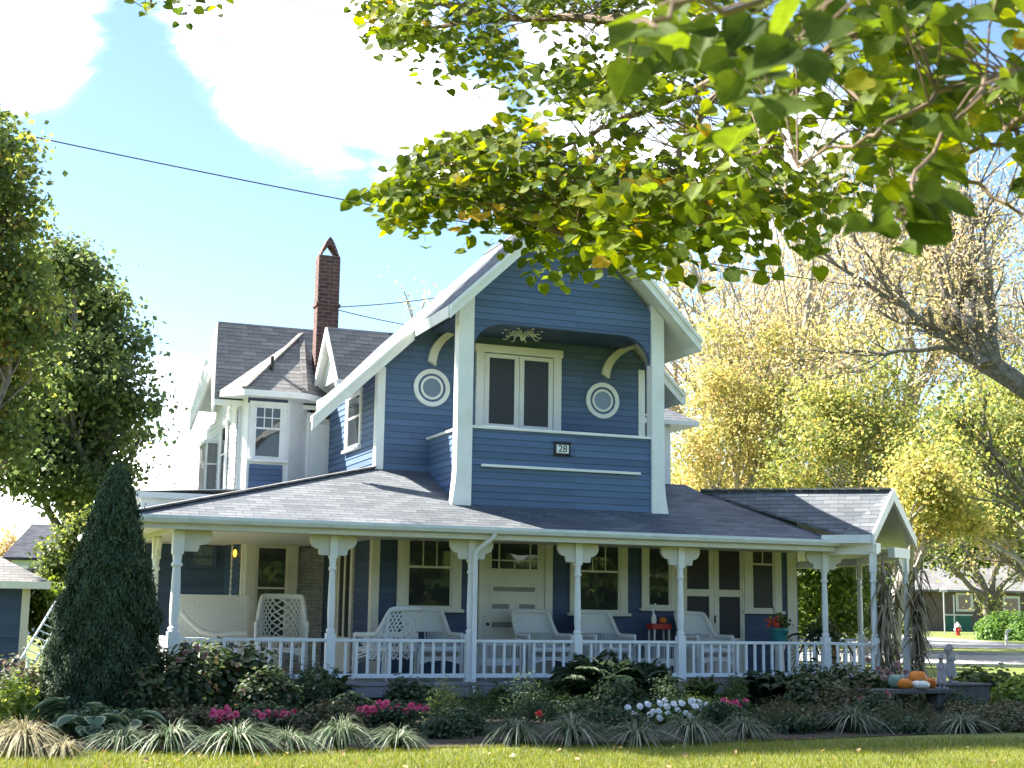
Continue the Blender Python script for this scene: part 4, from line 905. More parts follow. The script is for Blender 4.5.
# ================================================================= porch furniture (local frames: front = -Y)
def lattice(mb, f, nu, nv, r=.008, both=True):
    """diagonal lattice on a surface f(u,v) with u,v in 0..1"""
    steps = 6
    for s in ((1, -1) if both else (1,)):
        for i in range(-nv, nu + 1):
            pts = []
            for t in np.linspace(0, 1, steps + 1):
                u = (i + t * nv) / nu if s > 0 else 1 - (i + t * nv) / nu
                if -.001 <= u <= 1.001: pts.append(f(u, t))
            if len(pts) >= 2: mb.tube(pts, r, 4, cap=False)
def wicker_chair(name, w=.78, solid=True, loveseat=False):
    e = empty(name); d = .74; hw = w / 2
    # plan curve of back + arms, u 0..1 (left front -> back -> right front)
    def plan(u):
        a = math.pi * (1 - u)
        # superellipse
        ca, sa = math.cos(a), math.sin(a)
        x = hw * math.copysign(abs(ca) ** .55, ca); y = -.30 + d * .88 * abs(sa) ** .55
        return x, y
    def topz(u):
        c = abs(u - .5) * 2
        t = max(0, min(1, (c - .42) / .36)); t = t * t * (3 - 2 * t)
        return 1.02 * (1 - t) + .66 * t - .02 * c
    def pt(u, z, out=0.0):
        x, y = plan(u); lean = max(0, z - .45) * .22
        sc = 1 + out
        return Vector((x * (sc + lean * .25), y * 1.0 + (lean if y > .1 else lean * max(0, (y + .1) / .2)), z))
    # rolled rim
    mb = MB(); mb.tube([pt(u, topz(u)) for u in np.linspace(.0, 1, 34)], .038, 8); mb.tube([pt(0, .66), pt(0, .05)], .028, 8); mb.tube([pt(1, .66), pt(1, .05)], .028, 8)
    part(mb, 'rim', 'wicker', e, smooth=True)
    # back and arms
    mb = MB(); us = np.linspace(0, 1, 36)
    if solid:
        zs0 = .60
        for a, b in zip(us[:-1], us[1:]):
            za, zb = topz(a), topz(b); la, lb = min(za - .06, .68), min(zb - .06, .68)
            mb.add([pt(a, la), pt(b, lb), pt(b, zb), pt(a, za)], [(0, 1, 2, 3)])
            mb.add([pt(a, .30), pt(b, .30), pt(b, .50), pt(a, .50)], [(0, 1, 2, 3)])
        for u in np.linspace(.02, .98, 44):
            mb.tube([pt(u, .49), pt(u, min(topz(u), .70))], .009, 4, cap=False)
    else:
        lattice(mb, lambda u, v: pt(u, .30 + v * (topz(u) - .30)), 17, 7, .013)
        for u in (.26, .74): mb.tube([pt(u, .1), pt(u, .5), pt(u, topz(u))], .028, 8)
        mb.tube([pt(u, .42) for u in us], .02, 6)
    part(mb, 'backrest', 'wicker', e)
    # skirt with arched opening at the front
    mb = MB()
    k = 16; xs_ = np.linspace(-hw, hw, k + 1)
    low = lambda x: .16 + .12 * math.sqrt(max(0, 1 - (x / hw) ** 2))
    for a, b in zip(xs_[:-1], xs_[1:]):
        mb.add([(a, -.34, low(a)), (b, -.34, low(b)), (b, -.34, .30), (a, -.34, .30)], [(0, 1, 2, 3)])
        mb.tube([((a + b) / 2, -.34, .3), ((a + b) / 2, -.34, .40)], .007, 4, cap=False)
    mb.tube([(x, -.345, low(x)) for x in xs_], .018, 6); mb.tube([(-hw, -.345, .31), (hw, -.345, .31)], .014, 6)
    part(mb, 'apron', 'wicker', e)
    mb = MB(); mb.box((-hw + .03, -.36, .39), (hw - .03, .34, .47)); part(mb, 'seat', 'wicker', e, bevel=.03)
    for sx in (-1, 1):
        for y in (-.33, .36):
            mb = MB(); mb.tube([(sx * (hw - .03), y, 0), (sx * (hw - .03), y, .4)], [.018, .028], 8); part(mb, 'leg', 'wicker', e, smooth=True)
    return e
def on_wall_depth(px, py, Y): p = onY(px, py, Y); return p.x
# (px, Y, rz, kind, label)
wc = wicker_chair('wicker_armchair', .84)
tag(wc, 'white wicker armchair with a tightly woven back, under the first window beside the front door', 'wicker chair', 'white wicker armchairs on the porch')
wc.location = (fx(431, 650, 25.05), 25.05, DK); wc.rotation_euler = (0, 0, R(8))
copy_tree(wc, label='white wicker armchair standing in front of the panelled front door', loc=(fx(541, 650, 25.05), 25.05, DK), rz=R(10))
copy_tree(wc, label='white wicker armchair in front of the second window, between front door and round table', loc=(fx(605, 650, 25.05), 25.05, DK), rz=R(12))
copy_tree(wc, label='white wicker armchair in front of the double screen door', loc=(fx(704, 650, 25.0), 25.0, DK), rz=R(14))
wl = wicker_chair('wicker_armchair', .86, solid=False)
tag(wl, 'white wicker armchair with open diamond lattice back seen from behind, close to the railing', 'wicker chair', 'white wicker armchairs on the porch')
wl.location = (fx(386, 650, 24.4), 24.4, DK); wl.rotation_euler = (0, 0, R(-146))
copy_tree(wl, label='lattice backed white wicker armchair in front of the pale brick chimney base', loc=(fx(281, 640, 26.7), 26.7, DK + .05), rz=R(-12))

for o_ in [o for o in C.objects if o.name.startswith('wicker_armchair')]: o_.scale = (1.12, 1.08, 1.22)
last_ = [o for o in C.objects if o.get('label', '').startswith('lattice backed')][0]; last_.scale = (1.1, 1.05, 1.38)
# side tables
def side_table(name, w=.6, label=None, loc=None, lat=True):
    e = empty(name, loc, label, 'side table'); hw = w / 2
    mb = MB(); mb.box((-hw, -.24, .60), (hw, .24, .64)); part(mb, 'table_top', 'wicker', e, bevel=.012)
    mb = MB()
    for s in (-1, 1):
        mb = MB()
        for i in range(15): x = -hw + .03 + (w - .06) * i / 14; mb.tube([(x, s * .22, .36), (x, s * .22, .60)], .006, 4, cap=False)
        mb.box((-hw + .02, s * .22 - .01, .24), (hw - .02, s * .22 + .01, .37)); part(mb, 'apron', 'wicker', e)
    for sx in (-1, 1):
        for sy in (-1, 1): mb = MB(); mb.tube([(sx * (hw - .02), sy * .22, 0), (sx * (hw - .02), sy * .22, .6)], .022, 8); part(mb, 'leg', 'wicker', e, smooth=True)
    return e
side_table('wicker_side_table', .72, 'white wicker side table between the downspout post and the door armchair', (fx(499, 650, 24.7), 24.7, DK))
side_table('wicker_side_table', .66, 'white wicker side table in front of the narrow window with the plant stand', (fx(655, 650, 24.6), 24.6, DK))
# settee / swing at the far left with high solid back panel
e = empty('porch_settee', (4.6, 27.6, DK), 'white high backed settee with curved arm on the shaded left end of the porch', 'settee')
mb = MB(); a = fx(180, 600, 27.9); b = fx(248, 600, 27.9); mb.box((a, 27.88, DK + .55), (b, 27.93, fz(200, 594.5, 27.9))); mb.build('backrest', 'wicker', e, bevel=.01)
mb = MB(); mb.box((a, 27.3, DK + .40), (b, 27.9, DK + .46)); mb.build('seat', 'wicker', e, bevel=.01)
mb = MB(); mb.box((b - .04, 27.86, DK), (b + .02, 27.95, fz(200, 594.5, 27.9))); mb.build('back_post', 'wicker', e)
for x in (a + .05, b - .1):
    mb = MB(); mb.box((x, 27.25, DK), (x + .06, 27.31, DK + .4)); mb.build('leg', 'wicker', e)
mb = MB(); pts = [onY(x, y, 26.9) for x, y in ((181, 612), (190, 622), (200, 631), (215, 635), (232, 633), (246, 634))]; mb.tube(pts, .05, 8); mb.tube([p + Vector((0, 0, -.12)) for p in pts], .012, 6)
mb.build('curved_arm', 'wicker', e, smooth=True)

# plant stand with small pumpkins beside narrow window
x = fx(659, 620, 25.6)
e = empty('plant_stand', (x, 25.6, DK), 'small weathered red stand in front of the narrow window', 'plant stand')
mb = MB(); mb.box((x - .22, 25.45, 1.38), (x + .22, 25.75, 1.50)); mb.build('stand_top', 'redpaint', e, bevel=.02)
for sx in (-.18, .18):
    for sy in (25.48, 25.72): mb = MB(); mb.tube([(x + sx, sy, DK), (x + sx * .9, sy, 1.4)], .022, 6); mb.build('leg', 'cream', e)
def pumpkin(name, r, loc, mat='orange', squash=.78, label=None, cat='pumpkin', group=None, ribs=10):
    e = empty(name, loc, label, cat, group); mb = MB(); nu, nv = 40, 14
    k = 0; vs = []
    for j in range(nv + 1):
        ph = math.pi * j / nv
        for i in range(nu):
            th = 2 * math.pi * i / nu; rr = r * math.sin(ph) ** .9 * (1 - .075 * (abs(math.cos(th * ribs / 2)) < .35)) if 0 < j < nv else r * .02
            z = r * squash * (1 - math.cos(ph) * (1 - .22 * math.exp(-((math.sin(ph)) / .35) ** 2)))
            vs.append((rr * math.cos(th), rr * math.sin(th), z))
    fs = [(j * nu + i, j * nu + (i + 1) % nu, (j + 1) * nu + (i + 1) % nu, (j + 1) * nu + i) for j in range(nv) for i in range(nu)]
    mb.add(vs, fs); part(mb, 'skin', mat, e, smooth=True)
    mb = MB(); mb.tube([(0, 0, r * squash * 1.7), (.01, 0, r * squash * 2.05), (r * .25, 0, r * squash * 2.3)], [r * .16, r * .1, r * .08], 7); part(mb, 'stem', 'stem', e)
    return e
pumpkin('small_pumpkin', .085, (x + .08, 25.58, 1.50), label='tiny orange pumpkin on the red porch stand')
e = empty('porch_ornament', (x - .12, 25.6, 1.50), 'pale little bird-like ornament beside the tiny pumpkin on the red stand', 'ornament')
mb = MB(); mb.lathe([(.05, 0), (.06, .06), (.05, .14), (.02, .2)], (x - .12, 25.6, 1.5), 10); mb.build('body', 'white', e, smooth=True)
mb = MB(); mb.tube([(x - .12, 25.6, 1.68), (x - .15, 25.58, 1.8), (x - .1, 25.55, 1.9)], [.02, .014, .02], 8); mb.build('neck', 'white', e, smooth=True)
# teal pot with red flower on pale stand
x, y_ = fx(779, 630, 24.9), 24.9
e = empty('pedestal', (x, y_, DK), 'pale round pedestal under the teal flower pot', 'pedestal')
mb = MB(); mb.lathe([(.13, DK), (.1, DK + .1), (.09, DK + .5), (.13, DK + .6), (.13, DK + .63)], (x, y_, 0), 16); mb.build('pedestal_shaft', 'cream', e, smooth=True)
e = empty('flower_pot', (x, y_, DK + .63), 'teal glazed pot with red flowers beside the last window', 'flower pot')
mb = MB(); mb.lathe([(.11, DK + .63), (.17, DK + .8), (.19, DK + .92), (.2, DK + .93), (.2, DK + .97), (.15, DK + .97)], (x, y_, 0), 20); mb.build('pot', 'teal', e, smooth=True)
rng = np.random.default_rng(5)
pos = np.array([x - .1, y_, DK + 1.08]) + rng.normal(size=(60, 3)) * [.07, .07, .06]; o = mesh_obj('blossom', leaf_mesh('blossom', pos, rng.normal(size=(60, 3)), .07, LM['redpetal'])); o.parent = e; o.matrix_parent_inverse = e.matrix_basis.inverted()
pos = np.array([x + .05, y_, DK + 1.1]) + rng.normal(size=(60, 3)) * [.1, .08, .09]; o = mesh_obj('foliage', leaf_mesh('foliage', pos, rng.normal(size=(60, 3)), .09, LM['green'])); o.parent = e; o.matrix_parent_inverse = e.matrix_basis.inverted()
mb = MB(); mb.tube([(x - .07, y_, DK + .95), (x - .1, y_ + .02, DK + 1.3), (x - .14, y_, DK + 1.42)], .012, 5); mb.build('stem', 'black', e)
# black bicycle-like planter: two spoked wheels with a plant basket
x0 = fx(798, 640, 25.0); yy = 25.0
e = empty('iron_bicycle', (x0, yy, DK), 'black iron bicycle stand with spoked wheels and dark plants at the porch corner', 'bicycle stand')
for cxw, rw in ((x0, .42), (x0 + 1.0, .34)):
    mb = MB(); mb.tube([(cxw + rw * math.cos(t), yy, DK + rw + .02 + rw * math.sin(t)) for t in np.linspace(0, 2 * math.pi, 28)], .022, 6)
    w = mb.build('wheel', 'black', e, smooth=True)
    mb = MB()
    for t in np.linspace(0, math.pi, 7)[:-1]: mb.tube([(cxw + rw * math.cos(t), yy, DK + rw + .02 + rw * math.sin(t)), (cxw - rw * math.cos(t), yy, DK + rw + .02 - rw * math.sin(t))], .008, 4)
    mb.build('spoke', 'black', w)
mb = MB(); mb.tube([(x0, yy, DK + .44), (x0 + .3, yy, DK + .86), (x0 + .75, yy, DK + .8), (x0 + 1.0, yy, DK + .36)], .02, 6); mb.tube([(x0 + .3, yy, DK + .86), (x0 + .5, yy, DK + .45), (x0 + 1, yy, DK + .36)], .02, 6); mb.tube([(x0 + .15, yy - .2, DK + 1.06), (x0 + .26, yy, DK + 1.0), (x0 + .15, yy + .2, DK + 1.06)], .014, 6); mb.tube([(x0 + .3, yy, DK + .86), (x0 + .26, yy, DK + 1.0)], .014, 6)
mb.build('frame', 'black', e, smooth=True)
pos = np.array([x0 + .6, yy, DK + .85]) + rng.normal(size=(500, 3)) * [.22, .12, .12]; o = mesh_obj('foliage', leaf_mesh('foliage', pos, rng.normal(size=(500, 3)), .07, LM['bush'])); o.parent = e; o.matrix_parent_inverse = e.matrix_basis.inverted()

# ================================================================= corn stalk bundles on the entry posts
def corn(loc, label, seed, n=15, h=2.5, spread=.17):
    rng = np.random.default_rng(seed); e = empty('corn_stalk_bundle', loc, label, 'corn stalks', 'dried corn stalks tied to the entry posts')
    mb = MB(); leafpos = []
    bl_b, bl_d, bl_l = [], [], []
    for i in range(n):
        a = rng.uniform(0, 6.28); r = spread * math.sqrt(rng.random()); p0 = Vector((r * math.cos(a) * 1.6, r * math.sin(a) * 1.6, 0)); hh = h * rng.uniform(.75, 1.08)
        p1 = Vector((r * .75 * math.cos(a), r * .75 * math.sin(a), hh * .6)); p2 = Vector((r * 1.8 * math.cos(a + .5) + rng.normal() * .08, r * 1.8 * math.sin(a + .5), hh))
        pts = [p0, p0.lerp(p1, .5) + Vector((rng.normal() * .02, rng.normal() * .02, 0)), p1, p1.lerp(p2, .5) + Vector((rng.normal() * .03, 0, 0)), p2]
        mb.tube(pts, [.02, .018, .017, .013, .007], 6)
        for k in range(10):
            t = rng.uniform(.08, .97); q = pts[int(t * 4)].lerp(pts[min(4, int(t * 4) + 1)], t * 4 % 1); bl_b.append(q); an = rng.uniform(0, 6.28); bl_d.append((math.cos(an), math.sin(an))); bl_l.append(rng.uniform(.25, .5))
    part(mb, 'stalk', 'cornstalk', e, smooth=True)
    n2 = len(bl_b); me = blades_mesh('husk_leaf', np.array([tuple(b) for b in bl_b]), np.array(bl_d) * .95, np.array(bl_l), rng.uniform(.04, .085, n2), MAT['cornhusk'], rng.random(n2), droop=rng.uniform(1.0, 2.2, n2), rng=rng, rise=.6)
    mesh_obj('foliage', me, e)
    mb = MB()
    for z in (.55, 1.45): mb.lathe([(spread + .02, z), (spread + .035, z + .02), (spread + .02, z + .04)], (0, 0, 0), 14)
    part(mb, 'tie', 'cornhusk', e)
    return e
corn(PC + Vector((.22, -.06, -.05)), 'taller dried corn stalk bundle tied to the nearer entry post beneath the gable', 3, 17, 2.3)
corn(PD + Vector((.14, -.16, -.1)), 'dried corn stalk bundle with drooping leaves on the outer entry post', 4, 13, 2.35, .1)

# ================================================================= bench with statues and pumpkins
bz = 0.36
def gp(px, py, z=0.0): return onZ(px, py, z)
b0 = onY(868, 684, 21.0); bl = onY(950, 690, 20.2)
st_y = 20.3
xa, xb = fx(868, 690, st_y), fx(946, 690, st_y); zb = fz(906, 689, st_y)
e = empty('stone_bench', ((xa + xb) / 2, st_y, 0), 'low dark stone bench holding the pumpkins at the end of the flower bed', 'bench')
mb = MB(); mb.box((xa, st_y - .22, zb - .07), (xb, st_y + .25, zb)); mb.build('bench_top', 'darkstone', e, bevel=.01)
for x in (xa + .12, xb - .3): mb = MB(); mb.box((x, st_y - .15, 0), (x + .16, st_y + .18, zb - .075)); mb.build('bench_leg', 'darkstone', e, bevel=.01)
def on_bench(px, r, dy=0): return (fx(px, 688, st_y + dy), st_y + dy, zb)
pumpkin('pumpkin', .125, on_bench(905, .1, -.05), squash=.75, label='small orange pumpkin at the front of the bench, left of the white pumpkin', group='pumpkins on the stone bench')
pumpkin('pumpkin', .16, on_bench(918, .1, .17), squash=.98, label='tallest bright orange pumpkin standing behind the white one', group='pumpkins on the stone bench')
pumpkin('pumpkin', .10, on_bench(931, .1, .2), squash=.9, label='little tan orange pumpkin between the big orange pumpkin and the statue', group='pumpkins on the stone bench')
pumpkin('pumpkin', .16, on_bench(920.5, .1, -.13), mat='whitepumpkin', squash=.48, label='flat white pumpkin on the stone bench', group='pumpkins on the stone bench')
pumpkin('gourd', .15, on_bench(897, .1, .12), mat='greengourd', squash=.85, label='grey green gourd nearest the corn stalks', cat='gourd')

def skin_body(name, verts, edges, radii, mat, parent=None, sub=2, root=0):
    me = bpy.data.meshes.new(name); me.from_pydata(verts, edges, []); o = bpy.data.objects.new(name, me); C.objects.link(o)
    sk = o.modifiers.new('skin', 'SKIN'); lay = me.skin_vertices[0].data if me.skin_vertices else None
    if lay is None:
        bpy.context.view_layer.objects.active = o; lay = me.skin_vertices[0].data
    for i, r in enumerate(radii): lay[i].radius = (r, r) if not hasattr(r, '__len__') else r
    lay[root].use_root = True; sk.use_smooth_shade = True
    s = o.modifiers.new('sub', 'SUBSURF'); s.levels = sub; s.render_levels = sub
    me.materials.append(MAT[mat]); 
    if parent is not None: o.parent = parent
    return o
def statue(loc, label, h, hat=True, rz=0, carrying=False):
    s = h / 1.0; e = empty('garden_statue', loc, label, 'statue', 'stone children statues', rz)
    mb = MB(); mb.box((-.17 * s, -.13 * s, 0), (.17 * s, .13 * s, .05 * s)); part(mb, 'plinth', 'stone', e, bevel=.01)
    V = [(0, 0, .5), (0, 0, .62), (0, 0, .70), (0, -.005, .76), (0, -.01, .84), (0, -.01, .90),      # pelvis, waist, chest, neck, head, crown
         (.08, 0, .70), (.11, -.05, .60), (.05, -.12, .56), (-.08, 0, .70), (-.11, -.05, .60), (-.05, -.12, .56),
         (.05, 0, .42), (.05, 0, .22), (.05, 0, .06), (.05, -.06, .055), (-.05, 0, .42), (-.05, .01, .22), (-.05, .0, .06), (-.05, -.06, .055)]
    Ed = [(0, 1), (1, 2), (2, 3), (3, 4), (4, 5), (2, 6), (6, 7), (7, 8), (2, 9), (9, 10), (10, 11), (0, 12), (12, 13), (13, 14), (14, 15), (0, 16), (16, 17), (17, 18), (18, 19)]
    Rd = [.085, .075, .08, .04, .075, .06, .045, .036, .028, .045, .036, .028, .06, .045, .035, .028, .06, .045, .035, .028]
    skin_body('figure', [tuple(c * s for c in v) for v in V], Ed, [r * s for r in Rd], 'stone', e)
    # dress
    mb = MB(); mb.lathe([(.15 * s, .16 * s), (.145 * s, .24 * s), (.11 * s, .45 * s), (.088 * s, .60 * s), (.07 * s, .66 * s)], (0, 0, 0), 20); part(mb, 'dress', 'stone', e, smooth=True)
    mb = MB()
    if hat: mb.lathe([(.15 * s, .88 * s), (.155 * s, .895 * s), (.085 * s, .91 * s), (.075 * s, .96 * s), (.03 * s, .98 * s)], (0, -.02 * s, 0), 20); part(mb, 'hat', 'stone', e, smooth=True)
    else: mb.lathe([(.08 * s, .80 * s), (.1 * s, .86 * s), (.085 * s, .93 * s), (.03 * s, .97 * s)], (0, .015 * s, 0), 16); part(mb, 'hair', 'stone', e, smooth=True)
    mb = MB(); mb.lathe([(.012 * s, -.1 * s), (.018 * s, -.085 * s), (.012 * s, -.07 * s)], (0, 0, .85 * s), 8, axis='y'); part(mb, 'nose', 'stone', e)
    if carrying:
        mb = MB(); mb.lathe([(.05 * s, .70 * s), (.08 * s, .78 * s), (.06 * s, .84 * s)], (-.17 * s, -.03 * s, .05 * s), 12); mb.tube([(-.1 * s, 0, .68 * s), (-.17 * s, -.03 * s, .74 * s)], .025 * s, 6); part(mb, 'basket', 'stone', e)
    return e
statue((fx(940, 690, st_y) , st_y - .05, zb), 'small stone statue of a child in a brimmed hat beside the white pumpkin', .60, True, R(-30))
p = onY(951, 683, 21.0); 
mb = MB(); e = empty('stone_block', (p.x, 21.0, 0), 'dark stone block under the taller statue', 'stone block'); mb.box((p.x - .3, 20.8, 0), (p.x + .7, 21.25, p.z - .05)); mb.box((p.x - .33, 20.77, p.z - .048), (p.x + .73, 21.28, p.z)); mb.build('block', 'darkstone', e, bevel=.02)
statue((p.x, 21.0, p.z), 'taller stone statue of a child lifting a bundle, behind the hatted statue', .72, False, R(20), True)

# ================================================================= street side, behind on the right
def gz(y_depth): return 0.0
GZ = .62   # ground height out there
hy = onY(957, 631, 80)
def far(px, D, z=None):
    p = atD(px, 620, D); return Vector((p.x, p.y, ground_z(p.x, p.y) if z is None else z))
def ground_z(x, y):
    d = x * f0.x + y * f0.y
    t = max(0, min(1, (d - 32) / 55)); t = t * t * (3 - 2 * t)
    return .75 * t
p = far(957.5, 84); e = empty('fire_hydrant', tuple(p), 'red fire hydrant with a white cap on the verge across the road', 'hydrant')
mb = MB(); mb.lathe([(.17, 0), (.17, .04), (.12, .05), (.115, .46), (.16, .47), (.16, .50), (.1, .51)], (0, 0, 0), 16); mb.lathe([(.06, -.2), (.06, .2)], (0, 0, .36), 10, axis='x'); mb.lathe([(.08, -.2), (.08, 0)], (0, 0, .33), 10, axis='y'); part(mb, 'body', 'hydrantred', e, smooth=True)
mb = MB(); mb.lathe([(.2, .50), (.19, .56), (.13, .66), (.05, .74), (.04, .80)], (0, 0, 0), 16); mb.lathe([(.075, -.24), (.075, -.2)], (0, 0, .36), 10, axis='x'); mb.lathe([(.075, .2), (.075, .24)], (0, 0, .36), 10, axis='x'); part(mb, 'cap', 'white', e, smooth=True)
p = far(944.5, 92); e = empty('street_name_post', tuple(p), 'slim metal post with flat street name blades by the brown house', 'signpost')
mb = MB(); mb.tube([(0, 0, 0), (0, 0, 2.9)], .05, 8); part(mb, 'post', 'galv', e)
mb = MB(); mb.box((-.32, -.01, 2.72), (.32, .01, 2.86)); part(mb, 'name_blade', 'signgrey', e); mb = MB(); mb.box((-.01, -.3, 2.88), (.01, .3, 3.02)); part(mb, 'name_blade', 'signgrey', e)
mb = MB(); mb.lathe([(.06, 3.02), (.06, 3.06), (.02, 3.1)], (0, 0, 0), 8); part(mb, 'cap', 'galv', e)
p = far(954.5, 95); e = empty('stop_sign_back', tuple(p), 'grey back of an octagonal road sign, next to the street name post', 'road sign')
mb = MB(); mb.tube([(0, 0, 0), (0, 0, 2.6)], .045, 8); part(mb, 'post', 'galv', e)
mb = MB(); a = R(55); u_ = Vector((math.cos(a), math.sin(a), 0))
mb.prism([u_ * (.38 * math.cos(t)) + UPZ * (2.15 + .38 * math.sin(t)) for t in np.linspace(math.pi / 8, 2 * math.pi + math.pi / 8, 9)[:-1]], u_.cross(UPZ) * .02); part(mb, 'sign_plate', 'signgrey', e)
p = far(1005.5, 66); e = empty('verge_post', tuple(p), 'short pale wooden post leaning on the verge below the clipped bush', 'post')
mb = MB(); mb.tube([(0, 0, 0), (.03, 0, .62)], .07, 8); part(mb, 'shaft', 'cream', e); mb = MB(); mb.tube([(.03, 0, .6), (.12, 0, .72), (.22, 0, .68)], .06, 8); part(mb, 'arm', 'cream', e)

# brown house across the road
def far_house():
    D = 112; p0 = far(905, D); u = r0.copy() * .985 + f0 * .17; u.normalize(); v = Vector((-u.y, u.x, 0))
    e = empty('brown_house', tuple(p0), 'low brown shingled house with a pale roof across the road', 'house')
    W, H, Dp = 16.0, 3.6, 9.0; z0 = p0.z - .3
    def Pt(a, b, z): return Vector((p0.x, p0.y, 0)) + u * a + v * b + UPZ * (z0 + z)
    def bx(mb, a0, a1, b0, b1, c0, c1): mb.add([Pt(a, b, z) for z in (c0, c1) for a, b in ((a0, b0), (a1, b0), (a1, b1), (a0, b1))], [(0, 3, 2, 1), (4, 5, 6, 7), (0, 1, 5, 4), (1, 2, 6, 5), (2, 3, 7, 6), (3, 0, 4, 7)])
    mb = MB(); bx(mb, 0, W, 0, Dp, 0, H); mb.add([Pt(0, 0, H), Pt(0, Dp, H), Pt(0, Dp / 2, H + 2.7), Pt(W, 0, H), Pt(W, Dp, H), Pt(W, Dp / 2, H + 2.7)], [(0, 1, 2), (3, 4, 5)]); mb.build('wall', 'brownshingle', e)
    mb = MB()
    for s in (0, 1):
        b_ = -.5 if s == 0 else Dp + .5
        q = [Pt(-.5, b_, H - .15), Pt(W + .5, b_, H - .15), Pt(W + .5, Dp / 2, H + 2.75), Pt(-.5, Dp / 2, H + 2.75)]
        mb.prism(q, (0, 0, .15))
    mb.build('roof', 'shingleold', e)
    mb = MB(); bx(mb, 4.4, 5.9, -.06, .02, 1.9, 3.4); w = mb.build('window', 'cream', e); mb = MB(); bx(mb, 4.65, 5.65, -.09, -.05, 2.1, 3.2); mb.build('pane', 'glass', w)
    mb = MB(); bx(mb, 3.5, 5.7, -.07, .0, 0, 1.55); d = mb.build('garage_hatch', 'greenpaint', e); mb = MB(); bx(mb, 3.4, 5.8, -.1, 0, 1.56, 1.68); mb.build('hatch_frame', 'cream', d)
    mb = MB(); bx(mb, 8.5, 10, -.06, .02, 1.6, 3.2); w = mb.build('window', 'cream', e); mb = MB(); bx(mb, 8.7, 9.8, -.09, -.05, 1.8, 3.0); mb.build('pane', 'glass', w)
far_house()

# ================================================================= left side neighbours
def box_house(name, label, cat, px0, px1, D, wallmat, roofmat, zeave, zridge, depth=6, ridge_u=True, z0=-.2, eave=.3, extra=None, ang=0.0):
    p0, p1 = far(px0, D), far(px1, D); u = (p1 - p0); u.z = 0; L_ = u.length; u.normalize(); u = Matrix.Rotation(ang, 3, 'Z') @ u; v = Vector((-u.y, u.x, 0))
    e = empty(name, tuple(p1), label, cat); o = p1 - u * L_; o.z = 0
    def Pt(a, b, z): return o + u * a + v * b + UPZ * z
    def bx(mb, a0, a1, b0, b1, c0, c1): mb.add([Pt(a, b, z) for z in (c0, c1) for a, b in ((a0, b0), (a1, b0), (a1, b1), (a0, b1))], [(0, 3, 2, 1), (4, 5, 6, 7), (0, 1, 5, 4), (1, 2, 6, 5), (2, 3, 7, 6), (3, 0, 4, 7)])
    if ridge_u:
        mb = MB(); bx(mb, 0, L_, 0, depth, z0, zeave); mb.add([Pt(0, 0, zeave), Pt(0, depth, zeave), Pt(0, depth / 2, zridge - .1), Pt(L_, 0, zeave), Pt(L_, depth, zeave), Pt(L_, depth / 2, zridge - .1)], [(0, 1, 2), (3, 4, 5)]); mb.build('wall', wallmat, e)
        for b_ in (-eave, depth + eave):
            mb = MB(); mb.prism([Pt(-eave, b_, zeave - .12), Pt(L_ + eave, b_, zeave - .12), Pt(L_ + eave, depth / 2, zridge), Pt(-eave, depth / 2, zridge)], (0, 0, .12)); mb.build('roof', roofmat, e)
    return e, Pt, bx, L_
# blue garage with a hip roof, only its corner shows
gD = 31
pc = far(27.5, gD); uu = Vector((-1, 0, 0)); 
e = empty('blue_garage', (pc.x, pc.y, 0), 'small blue clapboard garage with pale grey hipped roof beyond the conical evergreen', 'garage')
ge = atD(28, 588, gD).z
x1, y1 = pc.x, pc.y
mb = MB(); mb.box((x1 - 6, y1, -.1), (x1, y1 + 5, ge)); mb.build('wall_core', 'shedblue', e)
siding('wall', (x1 - 6, y1, 0), X_, [[(0, 0), (5.86, 0), (5.86, ge), (0, ge)]], e, mat='navy')
mb = MB(); mb.box((x1 - .15, y1 - .03, 0), (x1 + .02, y1 + .12, ge)); mb.build('corner_board', 'cream', e)
mb = MB(); mb.box((x1 - 6, y1 - .42, ge - .02), (x1 + .42, y1 - .36, ge + .14)); mb.box((x1 + .36, y1 - .36, ge - .02), (x1 + .42, y1 + 5, ge + .14)); mb.build('fascia', 'gutter', e)
hr = 1.55
mb = MB(); mb.v = [(x1 - 6.4, y1 - .4, ge + .14), (x1 + .4, y1 - .4, ge + .14), (x1 + .4, y1 + 5.4, ge + .14), (x1 - 6.4, y1 + 5.4, ge + .14), (x1 - 3.5, y1 + 2.5, ge + .14 + hr), (x1 - 2.5, y1 + 2.5, ge + .14 + hr)]
mb.f = [(0, 1, 5, 4), (1, 2, 5), (2, 3, 4, 5), (3, 0, 4), (0, 3, 2, 1)]; mb.m = [0] * 5; mb.build('roof', 'shingleold', e)
# far house with dark roof
fD = 62; zr = atD(8, 521, fD).z; ze = atD(8, 557, fD).z
e, Pt, bx, L_ = box_house('neighbour_house', 'far white trimmed house with a steep dark roof and brick chimney', 'house', 8, 74, fD, 'adirondack', 'farroof', ze, zr, depth=6.5, eave=.35)
for a_ in (L_ * .08, L_ * .26, L_ * .44, L_ * .66):
    mb = MB(); bx(mb, a_, a_ + .95, -.05, .02, ze - 1.9, ze - .35); w = mb.build('window', 'white', e); mb = MB(); bx(mb, a_ + .14, a_ + .81, -.08, -.04, ze - 1.75, ze - .5); mb.build('pane', 'glass', w)
mb = MB(); bx(mb, L_ * .70, L_ * .70 + .75, 2.8, 3.5, zr - .5, zr + .75); mb.build('chimney', 'brick', e)
